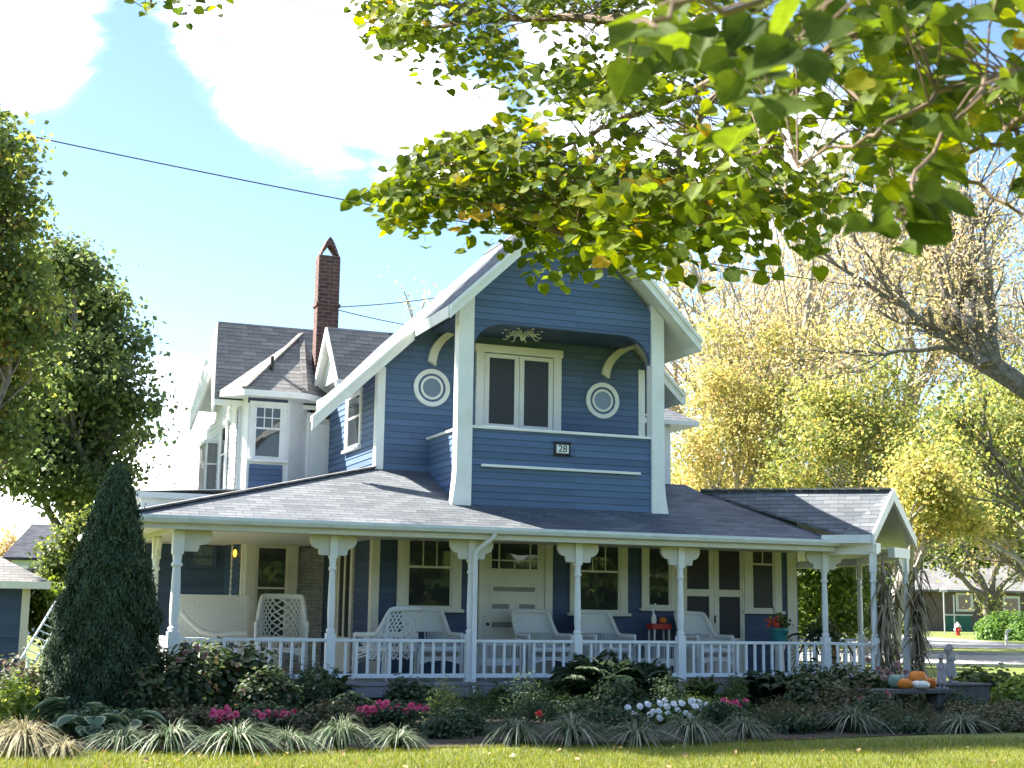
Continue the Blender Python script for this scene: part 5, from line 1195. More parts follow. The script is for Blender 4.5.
# pale slatted trellis leaning behind the bronze shrub
p, q = atD(27, 662, 27), atD(62, 604, 27.6)
e = empty('leaning_trellis', (p.x, p.y, 0), 'pale blue slatted trellis leaning diagonally behind the bronze shrub', 'trellis')
d_ = (q - p); side_ = d_.cross(fwd).normalized()
for s in (-1, 1):
    mb = MB(); mb.beam(p + side_ * .13 * s, q + side_ * .13 * s, .045, .03); mb.build('rail', 'adirondack', e)
for k in range(9):
    c = p + d_ * (k + .5) / 9; mb = MB(); mb.beam(c - side_ * .16, c + side_ * .16, .05, .02); mb.build('rung', 'adirondack', e)
mb = MB(); mb.beam((p.x, p.y, -.05), p + d_ * .04, .05, .05); mb.beam((q.x, q.y, -.05), q, .05, .05); mb.build('leg', 'adirondack', e)
# overhead wires, sagging a little
def cable(name, a, b, sag, r, label, n=40):
    pts = [a.lerp(b, t) - UPZ * (4 * sag * t * (1 - t)) for t in np.linspace(0, 1, n)]
    mb = MB(); mb.tube(pts, r, 6); o = mb.build(name, 'wire', None, smooth=True); return tag(o, label, 'cable')
cable('power_cable', atD(-80, 112, 40), atD(1150, 322, 52), .6, .019, 'long black power cable sloping across the sky behind the gable')
cable('thin_cable', atD(190, -26, 26), atD(760, 112, 34), .15, .013, 'thin cable crossing the sky above the cloud into the overhanging leaves')
cable('chimney_wire', Vector((7.56, 30.1, 8.40)), atD(520, 276, 60), .25, .013, 'upper thin wire running from the chimney strap towards the gable')
cable('chimney_wire', Vector((7.56, 30.2, 8.38)), atD(440, 330, 44), .05, .013, 'lower thin wire falling from the chimney strap behind the roof')
# ================================================================= ground
def ground():
    xs = np.concatenate([np.linspace(-900, -60, 10), np.linspace(-50, 90, 71), np.linspace(100, 1000, 12)]); ys = np.concatenate([np.linspace(-900, -5, 12), np.linspace(0, 160, 81), np.linspace(170, 1500, 14)])
    vs = [(x, y, ground_z(x, y) - (.0 if (y > 5) else 0)) for y in ys for x in xs]; nx = len(xs)
    fs = [(j * nx + i, j * nx + i + 1, (j + 1) * nx + i + 1, (j + 1) * nx + i) for j in range(len(ys) - 1) for i in range(nx - 1)]
    me = bpy.data.meshes.new('lawn'); me.from_pydata(vs, [], fs); me.polygons.foreach_set('use_smooth', [True] * len(fs))
    m, nt, b = new_mat('lawn_ground'); L = nt.links; tc = N(nt, 'ShaderNodeTexCoord')
    n = N(nt, 'ShaderNodeTexNoise', Scale=.55, Detail=8.0, Roughness=.65); L.new(tc.outputs['Object'], n.inputs['Vector'])
    n2 = N(nt, 'ShaderNodeTexNoise', Scale=14.0, Detail=5.0); L.new(tc.outputs['Object'], n2.inputs['Vector'])
    mm = N(nt, 'ShaderNodeMath', operation='MULTIPLY_ADD'); L.new(n2.outputs[0], mm.inputs[0]); mm.inputs[1].default_value = .6; L.new(n.outputs[0], mm.inputs[2])
    L.new(ramp(nt, mm.outputs[0], [(.5, (.05, .085, .012)), (.8, (.11, .145, .018)), (1.05, (.18, .18, .035))]), b.inputs['Base Color']); b.inputs['Roughness'].default_value = .95
    bp = N(nt, 'ShaderNodeBump', Strength=.9, Distance=.05); L.new(n2.outputs[0], bp.inputs['Height']); L.new(bp.outputs[0], b.inputs['Normal'])
    me.materials.append(m); o = bpy.data.objects.new('ground', me); C.objects.link(o); tag(o, kind='structure')
ground()
# planting bed
bed_front = [onZ(x, y, 0) for x, y in ((-60, 747), (60, 751), (200, 752), (400, 749), (560, 746), (760, 742), (900, 736), (1040, 731))]
mb = MB(); front = [(p.x, p.y) for p in bed_front]
back = [(21, 23.6), (16.5, 22.9), (15.9, 23.45), (3.0, 23.45), (-3.0, 25.5)]
poly = front + back
mb.add([(x, y, .012) for x, y in poly], [tuple(range(len(poly)))]); o = mb.build('garden_bed_ground', 'soil', None); tag(o, kind='structure')
# road with kerbs, running across behind on the right
def strip(name, pa, pb, wd, mat, dz=.006, kerb=True):
    d = (pb - pa); d.z = 0; L_ = d.length; d.normalize(); v = Vector((-d.y, d.x, 0)); mb = MB(); n = 24
    for i in range(n):
        q = [pa + d * (L_ * (i + di) / n) + v * (s * wd / 2) for di, s in ((0, -1), (1, -1), (1, 1), (0, 1))]
        mb.add([(p.x, p.y, ground_z(p.x, p.y) + dz) for p in q], [(0, 1, 2, 3)])
    tag(mb.build(name, mat, None), kind='structure')
    if kerb:
        for s in (-1, 1):
            mb = MB()
            for i in range(n):
                a, b = (pa + d * (L_ * (i + di) / n) + v * (s * (wd / 2 + .08)) for di in (0, 1))
                mb.beam((a.x, a.y, ground_z(a.x, a.y) + .04), (b.x, b.y, ground_z(b.x, b.y) + .04), .16, .14)
            tag(mb.build('kerb', 'curb', None), kind='structure')
def gxy(px, D): p = atD(px, 600, D); return Vector((p.x, p.y, 0))
strip('road', gxy(500, 52), gxy(1500, 50), 9, 'road')
strip('road', gxy(880, 74), gxy(1120, 60) , 7, 'road', dz=.012, kerb=False) if False else None
strip('road', gxy(760, 92), gxy(985, 62), 9.0, 'road', dz=.012, kerb=False)

# ================================================================= vegetation
def add_val(n, rng, mu=.5, sd=.25): return np.clip(rng.normal(mu, sd, n), 0, 1)
def bush(name, label, cat, c, rad, n, size, mat, shape='round', group=None, seed=0, stems=6, fill=.55, up=.6, flat=0.0, vals=None, barkm='twig', stretch=None):
    """shrub of many leaves in a lumpy ellipsoid; c = centre of the base"""
    rng = np.random.default_rng(seed); e = empty(name, c, label, cat, group)
    rad = np.array(rad); nl = 14
    lob = rng.normal(size=(nl, 3)); lob /= np.linalg.norm(lob, axis=1, keepdims=True); lob[:, 2] = np.abs(lob[:, 2]); lr = rng.uniform(.32, .52, nl)
    lc = lob * (1 - lr[:, None] * .85) * rng.uniform(.75, 1.05, (nl, 1))
    w = lr ** 2; idx = rng.choice(nl, n, p=w / w.sum())
    d = rng.normal(size=(n, 3)); d /= np.linalg.norm(d, axis=1, keepdims=True)
    r = lr[idx] * rng.random(n) ** fill
    pos = (lc[idx] + d * r[:, None]) * rad
    keep = pos[:, 2] > .0; pos = pos[keep]; d = d[keep]; nrm = d + np.array([0, 0, up]) + rng.normal(size=d.shape) * .45
    v = vals(rng, len(pos)) if vals else add_val(len(pos), rng)
    me = leaf_mesh('foliage', pos, nrm, size * rng.uniform(.65, 1.25, len(pos)), LM[mat] if isinstance(mat, str) else mat, shape, v, rng, stretch=stretch); mesh_obj('foliage', me, e)
    if stems:
        mb = MB()
        for i in range(stems):
            q = Vector(lc[i % nl] * rad); mb.tube([(rng.normal() * .04, rng.normal() * .04, 0), (q.x * .4, q.y * .4, q.z * .5), tuple(q)], [.016, .011, .005], 5)
        part(mb, 'stem', barkm, e)
    return e
def on_ground(px, py): return onZ(px, py, 0)
def bed(px, Y): return (fx(px, 700, Y), Y, 0)

# liriope clumps along the bed edge
def liriope(seed, n=280, L=.66, wd=.02, mat='liriope'):
    rng = np.random.default_rng(seed); a = rng.uniform(0, 2 * math.pi, n); r = rng.random(n) * .07
    base = np.stack([r * np.cos(a), r * np.sin(a), np.zeros(n)], 1); spread = rng.uniform(.25, 1.15, n)
    direc = np.stack([np.cos(a), np.sin(a)], 1) * spread[:, None]
    me = blades_mesh('foliage', base, direc, L * rng.uniform(.7, 1.15, n), wd * rng.uniform(.7, 1.3, n), LM[mat], rng.random(n), droop=.45 + spread * .85, rng=rng, seg=4)
    return me
lir = [liriope(100 + i) for i in range(4)]
LP = [(122, 757, 1.0, 'just beyond the hosta'), (172, 758, 1.05, 'second past the hosta'), (236, 759, 1.15, 'with the pink flowers right behind it'), (287, 757, .9, 'tucked between two larger clumps below the pink flowers'), (341, 756, 1.05, 'below the dark shrub near the second porch post'), (395, 755, .95, 'below the middle pink flowers'),
      (517, 750, .95, 'at the end of the low feathery shrub'), (571, 750, 1.05, 'below the single red flower'), (637, 751, 1.0, 'under the edge of the white flowers'), (690, 749, 1.05, 'directly below the white flowers'), (745, 745, .9, 'below the crimson flowers'), (852, 738, 1.0, 'alone between two low bronze shrubs'), (962, 738, .85, 'past the stone bench near the bed end')]
for i, (px, py, s, w) in enumerate(LP):
    p = on_ground(px, py - 6); e = empty('liriope_clump', (p.x, p.y, .01), 'variegated strap leaved clump ' + w, 'edging plant', 'variegated clumps along the front of the bed', rng_rz := random.uniform(0, 6))
    q_ = random.uniform(.82, 1.18); e.scale = (s * 1.12 * q_, s * 1.12 * q_ * random.uniform(.85, 1.1), s * random.uniform(.8, 1.15)); e.rotation_euler = (random.uniform(-.12, .12), random.uniform(-.12, .12), e.rotation_euler.z); mesh_obj('foliage', lir[i % 4], e)
p = on_ground(22, 755); e = empty('straw_grass_clump', (p.x, p.y, 0), 'straw coloured arching grass clump at the near end of the bed', 'ornamental grass'); mesh_obj('foliage', liriope(131, 620, .75, .02, 'strap'), e)
p = on_ground(62, 757); e = empty('straw_grass_clump', (p.x, p.y, 0), 'smaller straw coloured grass clump touching the hosta', 'ornamental grass'); mesh_obj('foliage', liriope(132, 160, .42, .02, 'strap'), e)

# hosta: broad pale-edged leaves
def hosta(px, py, label, n, L, seed, lift=0):
    rng = np.random.default_rng(seed); p = on_ground(px, py); e = empty('hosta', (p.x, p.y, 0), label, 'hosta', 'hostas at the shady end of the bed')
    mb = MB(); vals = []
    allv = []; 
    for i in range(n):
        a = rng.uniform(0, 6.28); Lf = L * rng.uniform(.7, 1.1); el = rng.uniform(.5, 1.15); dx, dy = math.cos(a), math.sin(a); h0 = Lf * 1.1 * math.sin(el); o0 = Lf * .9 * math.cos(el); k = 7; base = len(mb.v)
        for t in np.linspace(0, 1, k):
            w_ = Lf * .42 * math.sin(math.pi * min(.98, t * .93 + .05)) ** .8; cx, cy, cz = dx * (o0 + Lf * t * .9), dy * (o0 + Lf * t * .9), h0 + Lf * (.25 * t - .6 * t * t)
            for s_, dz in ((-1, .03), (-.78, .02), (0, -.02), (.78, .02), (1, .03)): mb.v.append((cx - dy * w_ * s_, cy + dx * w_ * s_, cz + dz))
        for j in range(k - 1):
            for s_ in range(4): mb.f.append((base + j * 5 + s_, base + j * 5 + s_ + 1, base + (j + 1) * 5 + s_ + 1, base + (j + 1) * 5 + s_)); mb.m.append(0); vals.append(1.0 if s_ in (0, 3) else rng.uniform(.2, .6))
        mb.tube([(0, 0, 0), (dx * o0 * .6, dy * o0 * .6, h0 * .7), (dx * o0, dy * o0, h0)], .008, 4, cap=False); vals += [.5] * 8
    o = part(mb, 'foliage', LM['hosta'], e, recalc=False, smooth=True)
    at = o.data.attributes.new('v', 'FLOAT', 'FACE'); at.data.foreach_set('value', np.array(vals[:len(o.data.polygons)], dtype=np.float32))
hosta(90, 744, 'large hosta with pale edged leaves in front of the conical evergreen', 16, .34, 1)
hosta(128, 738, 'second hosta, taller, between the first hosta and the climbing rose', 18, .34, 2)
hosta(75, 733, 'third hosta, standing tall directly against the conical evergreen', 14, .4, 4)
hosta(15, 722, 'hosta at the near end of the bed behind the straw coloured grass', 14, .36, 3)

# conical evergreen
def evergreen():
    base = atD(96, 735, 20.3); base.z = 0; e = empty('conical_evergreen', tuple(base), 'tall dark conical arborvitae standing at the end of the porch', 'evergreen tree')
    H = atD(110, 458, 20.3).z; rng = np.random.default_rng(21); n = 95000; 
    z = H * (1 - rng.random(n) ** .62 ) * 1.0
    t = z / H; prof = np.interp(t, [0, .06, .2, .45, .62, .78, .9, .97, 1], [.70, .78, .79, .64, .47, .33, .21, .10, .01])
    a = rng.uniform(0, 2 * math.pi, n)
    lump = 1 + .035 * np.sin(a * 17 + t * 61) + .055 * np.sin(a * 5 + t * 9) + .05 * np.sin(a * 9 - t * 23 + 1.3) + .03 * np.sin(a * 3 + t * 40)
    off = np.where((t > .38) & (t < .62), .08 * np.exp(-((a - 5.6) ** 2) / .5), 0)   # a bulge on one side
    rad = prof * lump * (1 - .22 * rng.random(n) ** 2) + off + rng.normal(size=n) * .03 + (rng.random(n) < .015) * .09
    # two leaders near the top
    cx = .10 * t
    pos = np.stack([rad * np.cos(a) + cx * r0.x, rad * np.sin(a) + cx * r0.y, z], 1)
    nrm = np.stack([np.cos(a), np.sin(a), np.full(n, .35)], 1) + rng.normal(size=(n, 3)) * .5
    tip = np.stack([np.cos(a) * .5, np.sin(a) * .5, np.full(n, 1.0)], 1) + rng.normal(size=(n, 3)) * .35
    me = leaf_mesh('crown', pos, nrm, .062 * rng.uniform(.6, 1.4, n), LM['cedar'], 'long', add_val(n, rng, .4 , .25), rng, tip=tip, stretch=1.1); mesh_obj('crown', me, e)
    # opaque inner foliage
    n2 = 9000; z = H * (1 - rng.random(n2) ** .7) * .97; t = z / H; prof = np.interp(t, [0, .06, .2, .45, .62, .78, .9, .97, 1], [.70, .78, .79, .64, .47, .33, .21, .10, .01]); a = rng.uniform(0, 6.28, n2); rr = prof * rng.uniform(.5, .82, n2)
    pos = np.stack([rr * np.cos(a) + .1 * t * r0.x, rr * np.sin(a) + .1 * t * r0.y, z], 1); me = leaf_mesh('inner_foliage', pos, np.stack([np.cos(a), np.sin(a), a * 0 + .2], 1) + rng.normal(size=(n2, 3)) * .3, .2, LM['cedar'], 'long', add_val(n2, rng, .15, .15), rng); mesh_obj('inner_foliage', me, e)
    mb = MB(); mb.tube([(0, 0, 0), (0, 0, H * .5), (.1, 0, H * .93)], [.12, .07, .015], 8); part(mb, 'trunk', 'darkbark', e)
evergreen()

# shrubs of the bed (px of centre, Y, half width, height, ...)
def shrub(px, Y, hw, h, n, size, mat, label, cat='shrub', name='shrub', shape='round', seed=0, dw=None, z=0, **kw):
    return bush(name, label, cat, (fx(px, 690, Y), Y, z), (hw, dw or hw * .8, h), n, size, mat, shape, seed=seed, **kw)
shrub(180, 21.4, .75, 1.25, 2600, .085, 'hydrangea', 'tall climbing rose with dusty leaves beside the evergreen', name='rose_bush', seed=31)
shrub(232, 22.3, 1.0, 1.28, 4200, .10, 'hydrangea', 'big leafed hydrangea covering the railing at the porch end', name='hydrangea', seed=32)
shrub(300, 22.0, .85, 1.0, 5200, .055, 'bush', 'dense dark needle leafed shrub below the second porch post', seed=33, shape='long')
shrub(350, 21.0, .55, .55, 2200, .06, 'bush', 'low dark mound behind the middle pink flowers', seed=34)
shrub(195, 19.9, .9, .42, 2400, .05, 'brownbush', 'low russet leafed shrub behind the first strap leaved clumps', seed=35)
shrub(455, 19.4, .85, .55, 5200, .035, 'bush', 'feathery low shrub in the middle of the bed below the downspout', seed=36, shape='long')
shrub(445, 20.9, .45, .72, 1500, .045, 'green', 'upright fresh green feathery shrub beside the downspout', seed=37, shape='long')
shrub(520, 21.3, .7, .85, 2600, .06, 'bush', 'loose green shrub under the front door railing', seed=38, shape='long')
shrub(500, 22.6, .35, .62, 500, .16, 'green', 'tuft of broad dark blades by the downspout foot', seed=49, shape='long')
shrub(700, 20.9, .5, .5, 1800, .05, 'green', 'bright green low shrub behind the white flowers', seed=39, shape='long')
shrub(800, 22.4, 1.1, .95, 5200, .06, 'bush', 'wide dark shrub in front of the railing at the bicycle stand', seed=40)
shrub(745, 22.6, .55, .8, 2000, .07, 'bush', 'dark shrub rising against the railing past the fifth post', seed=41, shape='long')
shrub(860, 21.6, .9, 1.0, 3200, .10, 'hydrangea', 'hydrangea with mauve faded heads at the foot of the corn stalks', name='hydrangea', seed=42)
shrub(780, 18.3, .85, .52, 5000, .035, 'brownbush', 'low bronze green shrub between two strap leaved clumps', seed=43, shape='long')
shrub(915, 18.1, 1.0, .55, 6200, .035, 'brownbush', 'low bronze shrub directly under the stone bench', seed=44, shape='long')
shrub(1010, 17.9, 1.2, .5, 6200, .045, 'brownbush', 'low shrub at the outer end of the bed', seed=45)
shrub(985, 22.4, .95, .98, 2600, .10, 'green', 'leafy shrub with broad leaves behind the statues', seed=46)
shrub(1030, 21.0, .9, .78, 2400, .09, 'lime', 'sunlit lime leaved shrub at the frame side of the statues', seed=47)
shrub(935, 22.2, .25, .62, 420, .07, 'lime', 'small pale yellow leaved plant behind the pumpkins', seed=48)
shrub(575, 20.6, .75, .42, 2600, .05, 'bush', 'low shrub with a single red flower', seed=50)
shrub(690, 19.9, .95, .42, 3200, .05, 'green', 'low mounded foliage beneath the white flowers', seed=51)
shrub(265, 19.7, .8, .42, 2400, .05, 'hydrangea', 'foliage of the pink flowers below the hydrangea', seed=52)
shrub(390, 20.0, .6, .45, 1900, .05, 'bush', 'foliage of the pink flowers in the middle of the bed', seed=53)
shrub(745, 20.2, .45, .42, 1500, .05, 'bush', 'foliage of the crimson flowers right of the white ones', seed=54)
for k_, (px_, Y_, hw_, h_, sz_, mt_, nm_, lb_) in enumerate([
    (410, 22.0, .55, .75, .06, 'bush', 'shrub', 'medium dark shrub left of the downspout, under the railing'),
    (480, 21.8, .4, .62, .05, 'green', 'shrub', 'small fresh green shrub at the foot of the downspout'),
    (620, 20.6, .7, .72, .055, 'bush', 'shrub', 'dense dark shrub in front of the big ferns'),
    (660, 22.5, .5, .8, .07, 'bush', 'shrub', 'dark shrub between the big ferns and the fifth post'),
    (730, 21.4, .5, .7, .05, 'green', 'shrub', 'green feathery shrub behind the crimson flowers'),
    (820, 21.2, .7, .85, .08, 'hydrangea', 'hydrangea', 'hydrangea just left of the corn stalks below the corner railing'),
    (895, 20.9, .45, .72, .07, 'hydrangea', 'hydrangea', 'small hydrangea between the corn stalks and the gourd'),
    (265, 21.3, .6, .85, .07, 'hydrangea', 'shrub', 'dusty green shrub behind the second group of pink flowers'),
    (960, 19.9, .6, .58, .05, 'bush', 'shrub', 'dark low shrub before the taller statue'),
    (875, 19.4, .6, .55, .045, 'bush', 'shrub', 'dark green low shrub beside the solitary strap leaved clump'),
    (550, 21.6, .5, .75, .05, 'green', 'shrub', 'loose light green shrub between front door and ferns'),
    (835, 18.2, .6, .42, .045, 'brownbush', 'shrub', 'low bronze mound on the lawn side of the solitary strap leaved clump'),
    (960, 18.3, .55, .45, .045, 'brownbush', 'shrub', 'low bronze mound in front of the last strap leaved clump'),
    (470, 18.6, .5, .42, .045, 'bush', 'shrub', 'low dark mound filling the gap in the row of strap leaved clumps'),
    (445, 18.2, .45, .38, .045, 'bush', 'shrub', 'small dark mound at the lawn edge beyond the sixth strap leaved clump'),
    (790, 17.9, .5, .36, .045, 'bush', 'shrub', 'small green mound at the lawn edge past the crimson flowers'),
    (905, 17.6, .5, .36, .045, 'bush', 'shrub', 'small green mound at the lawn edge below the bench'),
    (720, 18.9, .6, .42, .045, 'bush', 'shrub', 'low dark mound under the crimson flowers'),
    (150, 20.6, .45, .85, .07, 'hydrangea', 'shrub', 'leggy shrub at the foot of the conical evergreen')]):
    shrub(px_, Y_, hw_, h_, int(2600 * hw_ * h_ / .4), sz_, mt_, lb_, name=nm_, seed=500 + k_, shape='long' if mt_ == 'green' else 'round', fill=.5)
shrub(90, 19.0, .7, .45, 1800, .06, 'bush', 'low green mound under the first hosta', seed=91)
shrub(330, 19.3, .7, .5, 2600, .045, 'brownbush', 'low reddish green mound below the dark shrub', seed=92)
shrub(610, 19.0, .8, .45, 2800, .045, 'bush', 'low dark mound below the single red flower', seed=93)
shrub(845, 20.4, .9, .7, 3600, .05, 'brownbush', 'rounded bronze shrub behind the solitary strap leaved clump', seed=94)
shrub(530, 20.0, .7, .5, 3000, .045, 'bush', 'low dark feathery mound below the front door', seed=95, shape='long')
shrub(665, 21.2, .7, .7, 2600, .05, 'bush', 'dark feathery shrub between ferns and white flowers', seed=96, shape='long')
shrub(435, 22.3, .5, .55, 1500, .05, 'bush', 'dark low shrub under the railing left of the downspout', seed=97)
shrub(925, 20.8, .8, .5, 1600, .06, 'bush', 'dark low leaves behind the bench end', seed=98)
shrub(22, 22.0, .9, 1.15, 2600, .07, 'brownbush', 'bronze leaved shrub in front of the blue garage', seed=55)
shrub(65, 23.5, .7, 1.35, 2200, .08, 'brownbush', 'taller bronze shrub behind the conical evergreen', seed=56)
shrub(8, 21.0, .6, .85, 2200, .06, 'lime', 'lime green shrub at the near end of the bed', seed=57)
shrub(150, 23.3, .5, 1.5, 900, .08, 'hydrangea', 'thin climber beside the corner post', name='climber', seed=58)
# ferns: big arching dark fronds in front of the fourth post
def fern(px, Y, n, L, label, seed, mat='bush'):
    rng = np.random.default_rng(seed); e = empty('fern', bed(px, Y), label, 'fern', 'large ferns against the railing'); P_, Nn, T_, S_ = [], [], [], []
    for i in range(n):
        a = rng.uniform(0, 6.28); sp = rng.uniform(.3, 1.0); Lf = L * rng.uniform(.75, 1.1); d = np.array([math.cos(a), math.sin(a), 0.]); sd = np.array([-d[1], d[0], 0])
        for t in np.linspace(.12, 1, 26):
            c = d * Lf * t * sp * .75 + np.array([0, 0, Lf * (1.25 * t - (.25 + .65 * sp) * t * t)])
            for s_ in (-1, 1):
                ln = Lf * .20 * math.sin(math.pi * min(1, t * .85 + .12)); P_.append(c + sd * s_ * ln * .55); Nn.append(np.array([0, 0, 1.]) + d * .4 * t + rng.normal(size=3) * .15); T_.append(sd * s_ + d * .4 - np.array([0, 0, .25])); S_.append(ln * 1.1)
    me = leaf_mesh('frond', np.array(P_), np.array(Nn), np.array(S_), LM[mat], 'long', add_val(len(P_), rng, .45, .2), rng, tip=np.array(T_)); mesh_obj('frond', me, e)
fern(600, 21.9, 60, 1.35, 'large dark fern below the fourth porch post', 61); fern(640, 22.2, 46, 1.2, 'large dark fern with its fronds over the railing before the fifth post', 62)
fern(565, 22.4, 26, 1.0, 'smaller fern reaching towards the front door railing', 63); fern(770, 22.2, 34, 1.1, 'dark fern against the last railing section', 64); fern(320, 22.5, 26, 1.05, 'small dark fern in the corner below the second post', 65)
fern(700, 22.0, 18, .85, 'fresh green fern between the fifth post and the white flowers', 66, 'green')

# flowers: each bloom is a thing's part
def blooms(pts, mat, label, name, petals=6, size=.05, seed=0):
    rng = np.random.default_rng(seed); c0 = Vector((0, 0, 0))
    for p in pts: c0 += p
    c0 /= len(pts); e = empty(name, (c0.x, c0.y, 0), label, 'flowers'); protos = []
    for k in range(3):
        n = 7 if size > .045 else 5; a = np.arange(n) * 2 * math.pi / n; pos = np.stack([np.cos(a) * .55, np.sin(a) * .55, rng.uniform(-.1, .15, n)], 1); pos = np.concatenate([pos, rng.normal(size=(4, 3)) * .25 + [0, 0, .25]])
        protos.append(leaf_mesh('bloom', pos * size, np.concatenate([pos[:n] * .6 + [0, 0, 1], rng.normal(size=(4, 3)) + [0, 0, 1]]), size * 1.15, LM[mat], 'round', rng.random(n + 4), rng))
    for i, p in enumerate(pts):
        o = mesh_obj('bloom', protos[i % 3], e); o.location = (p.x - c0.x, p.y - c0.y, p.z); o.rotation_euler = (rng.uniform(.5, 1.1), rng.uniform(-.4, .4), YAW * -1 + rng.uniform(-.4, .4)); o.scale = (s := rng.uniform(.8, 1.2), s, s)
def scatter_px(lst, Y, jit=.12, seed=0):
    rng = np.random.default_rng(seed); return [onY(x, y, Y + rng.uniform(-jit, jit)) for x, y in lst]
blooms(scatter_px([(210, 717), (236, 714), (214, 714), (220, 713), (224, 719), (227, 711), (231, 717), (219, 719)], 19.5), 'pink', 'pink flowers nearest the hostas', 'pink_flower_cluster', size=.055, seed=1)
blooms(scatter_px([(256, 713), (281, 716), (294, 713), (262, 716), (267, 712), (271, 717), (275, 713), (277, 719), (268, 720), (288, 716), (291, 719), (284, 714), (262, 721)], 19.5), 'pink', 'second group of pink flowers, above the third strap leaved clump', 'pink_flower_cluster', size=.055, seed=2)
blooms(scatter_px([(392, 709), (405, 711), (411, 706), (352, 713), (360, 708), (368, 714), (373, 709), (379, 702), (383, 706), (367, 709), (398, 706), (418, 708), (426, 709), (359, 711), (374, 711), (386, 703)], 19.8), 'pink', 'pink flowers in the middle of the bed below the railing', 'pink_flower_cluster', size=.052, seed=3)
rw = np.random.default_rng(9)
wl_ = [(634, 714), (653, 711), (660, 703), (659, 711), (667, 706), (668, 713), (674, 704), (678, 710), (660, 718), (676, 718), (692, 701), (695, 706), (699, 703), (690, 716), (694, 719), (686, 713), (703, 711), (708, 716), (622, 717), (730, 722), (700, 708), (706, 704), (650, 714), (682, 703), (628, 708), (640, 706), (646, 720), (636, 722), (612, 720), (712, 709), (716, 714), (670, 722), (684, 722), (626, 721), (665, 700), (648, 704)]
blooms(scatter_px(wl_, 19.6), 'whitepetal', 'large scattered group of white flowers', 'white_flower_cluster', size=.05, seed=4)
blooms(scatter_px([(722, 705), (728, 702), (735, 703), (739, 707), (742, 703), (732, 709), (740, 713), (745, 701), (724, 701), (736, 706), (720, 708)], 20.1), 'pink', 'crimson pink flowers next to the white flowers', 'crimson_flower_cluster', size=.05, seed=5)
blooms(scatter_px([(539, 714), (606, 719), (607, 716), (617, 715), (604, 721)], 19.3), 'redpetal', 'few orange red flowers left of the white ones', 'red_flower_cluster', size=.05, seed=6)
blooms(scatter_px([(862, 699), (888, 697), (887, 694)], 20.0), 'pink', 'two bright pink blooms below the hydrangea', 'pink_flower_cluster', size=.055, seed=7)
blooms(scatter_px([(880, 673), (886, 670), (892, 675), (884, 678), (878, 668), (900, 668), (896, 664), (906, 672), (868, 660)], 20.9, .2), 'mauve', 'faded mauve hydrangea heads beside the corn stalks', 'faded_flower_heads', size=.06, seed=8)
blooms(scatter_px([(362, 742), (358, 738)], 18.6), 'mauve', 'dull pink bloom low among the strap leaves', 'pink_flower_cluster', size=.05, seed=12)
blooms(scatter_px([(186, 652), (197, 648), (180, 660), (205, 655)], 21.0, .2), 'mauve', 'faded rose heads on the climbing rose', 'faded_flower_heads', size=.05, seed=10)

# lawn grass
def lawn():
    rng = np.random.default_rng(77); n = 110000
    px = rng.uniform(-60, 1090, n); py = 738 + 42 * rng.random(n) ** .8
    d = np.array([list(fwd + rgt * ((x - 512) / FOC) - upv * ((y - 384) / FOC)) for x, y in zip(px[:1], py[:1])])
    F_, R_, U_ = np.array(fwd), np.array(rgt), np.array(upv)
    D_ = F_ + R_ * ((px - 512) / FOC)[:, None] - U_ * ((py - 384) / FOC)[:, None]; t = -EYE / D_[:, 2]; P_ = np.array([0, 0, EYE]) + D_ * t[:, None]
    fxs = np.array([p.x for p in bed_front]); fys = np.array([p.y for p in bed_front]); lim = np.interp(P_[:, 0], fxs, fys); keep = P_[:, 1] < lim + .05
    P_ = P_[keep]; P_[:, 2] = 0; n = len(P_); a = rng.uniform(0, 6.28, n)
    me = blades_mesh('grass', P_, np.stack([np.cos(a), np.sin(a)], 1) * rng.uniform(.2, .9, n)[:, None], rng.uniform(.035, .09, n), rng.uniform(.005, .011, n), LM['grass'], rng.random(n), droop=.4, seg=2, rng=rng)
    tag(mesh_obj('grass', me), kind='stuff', label='short lawn grass in front of the bed', cat=None)
    k = rng.choice(n, 120); me = leaf_mesh('fallen_leaves', P_[k] + [0, 0, .05], rng.normal(size=(120, 3)) * .4 + [0, 0, 1], rng.uniform(.03, .07, 120), LM['litter'], 'lobed', rng.random(120), rng); tag(mesh_obj('fallen_leaves', me), kind='stuff')
lawn()

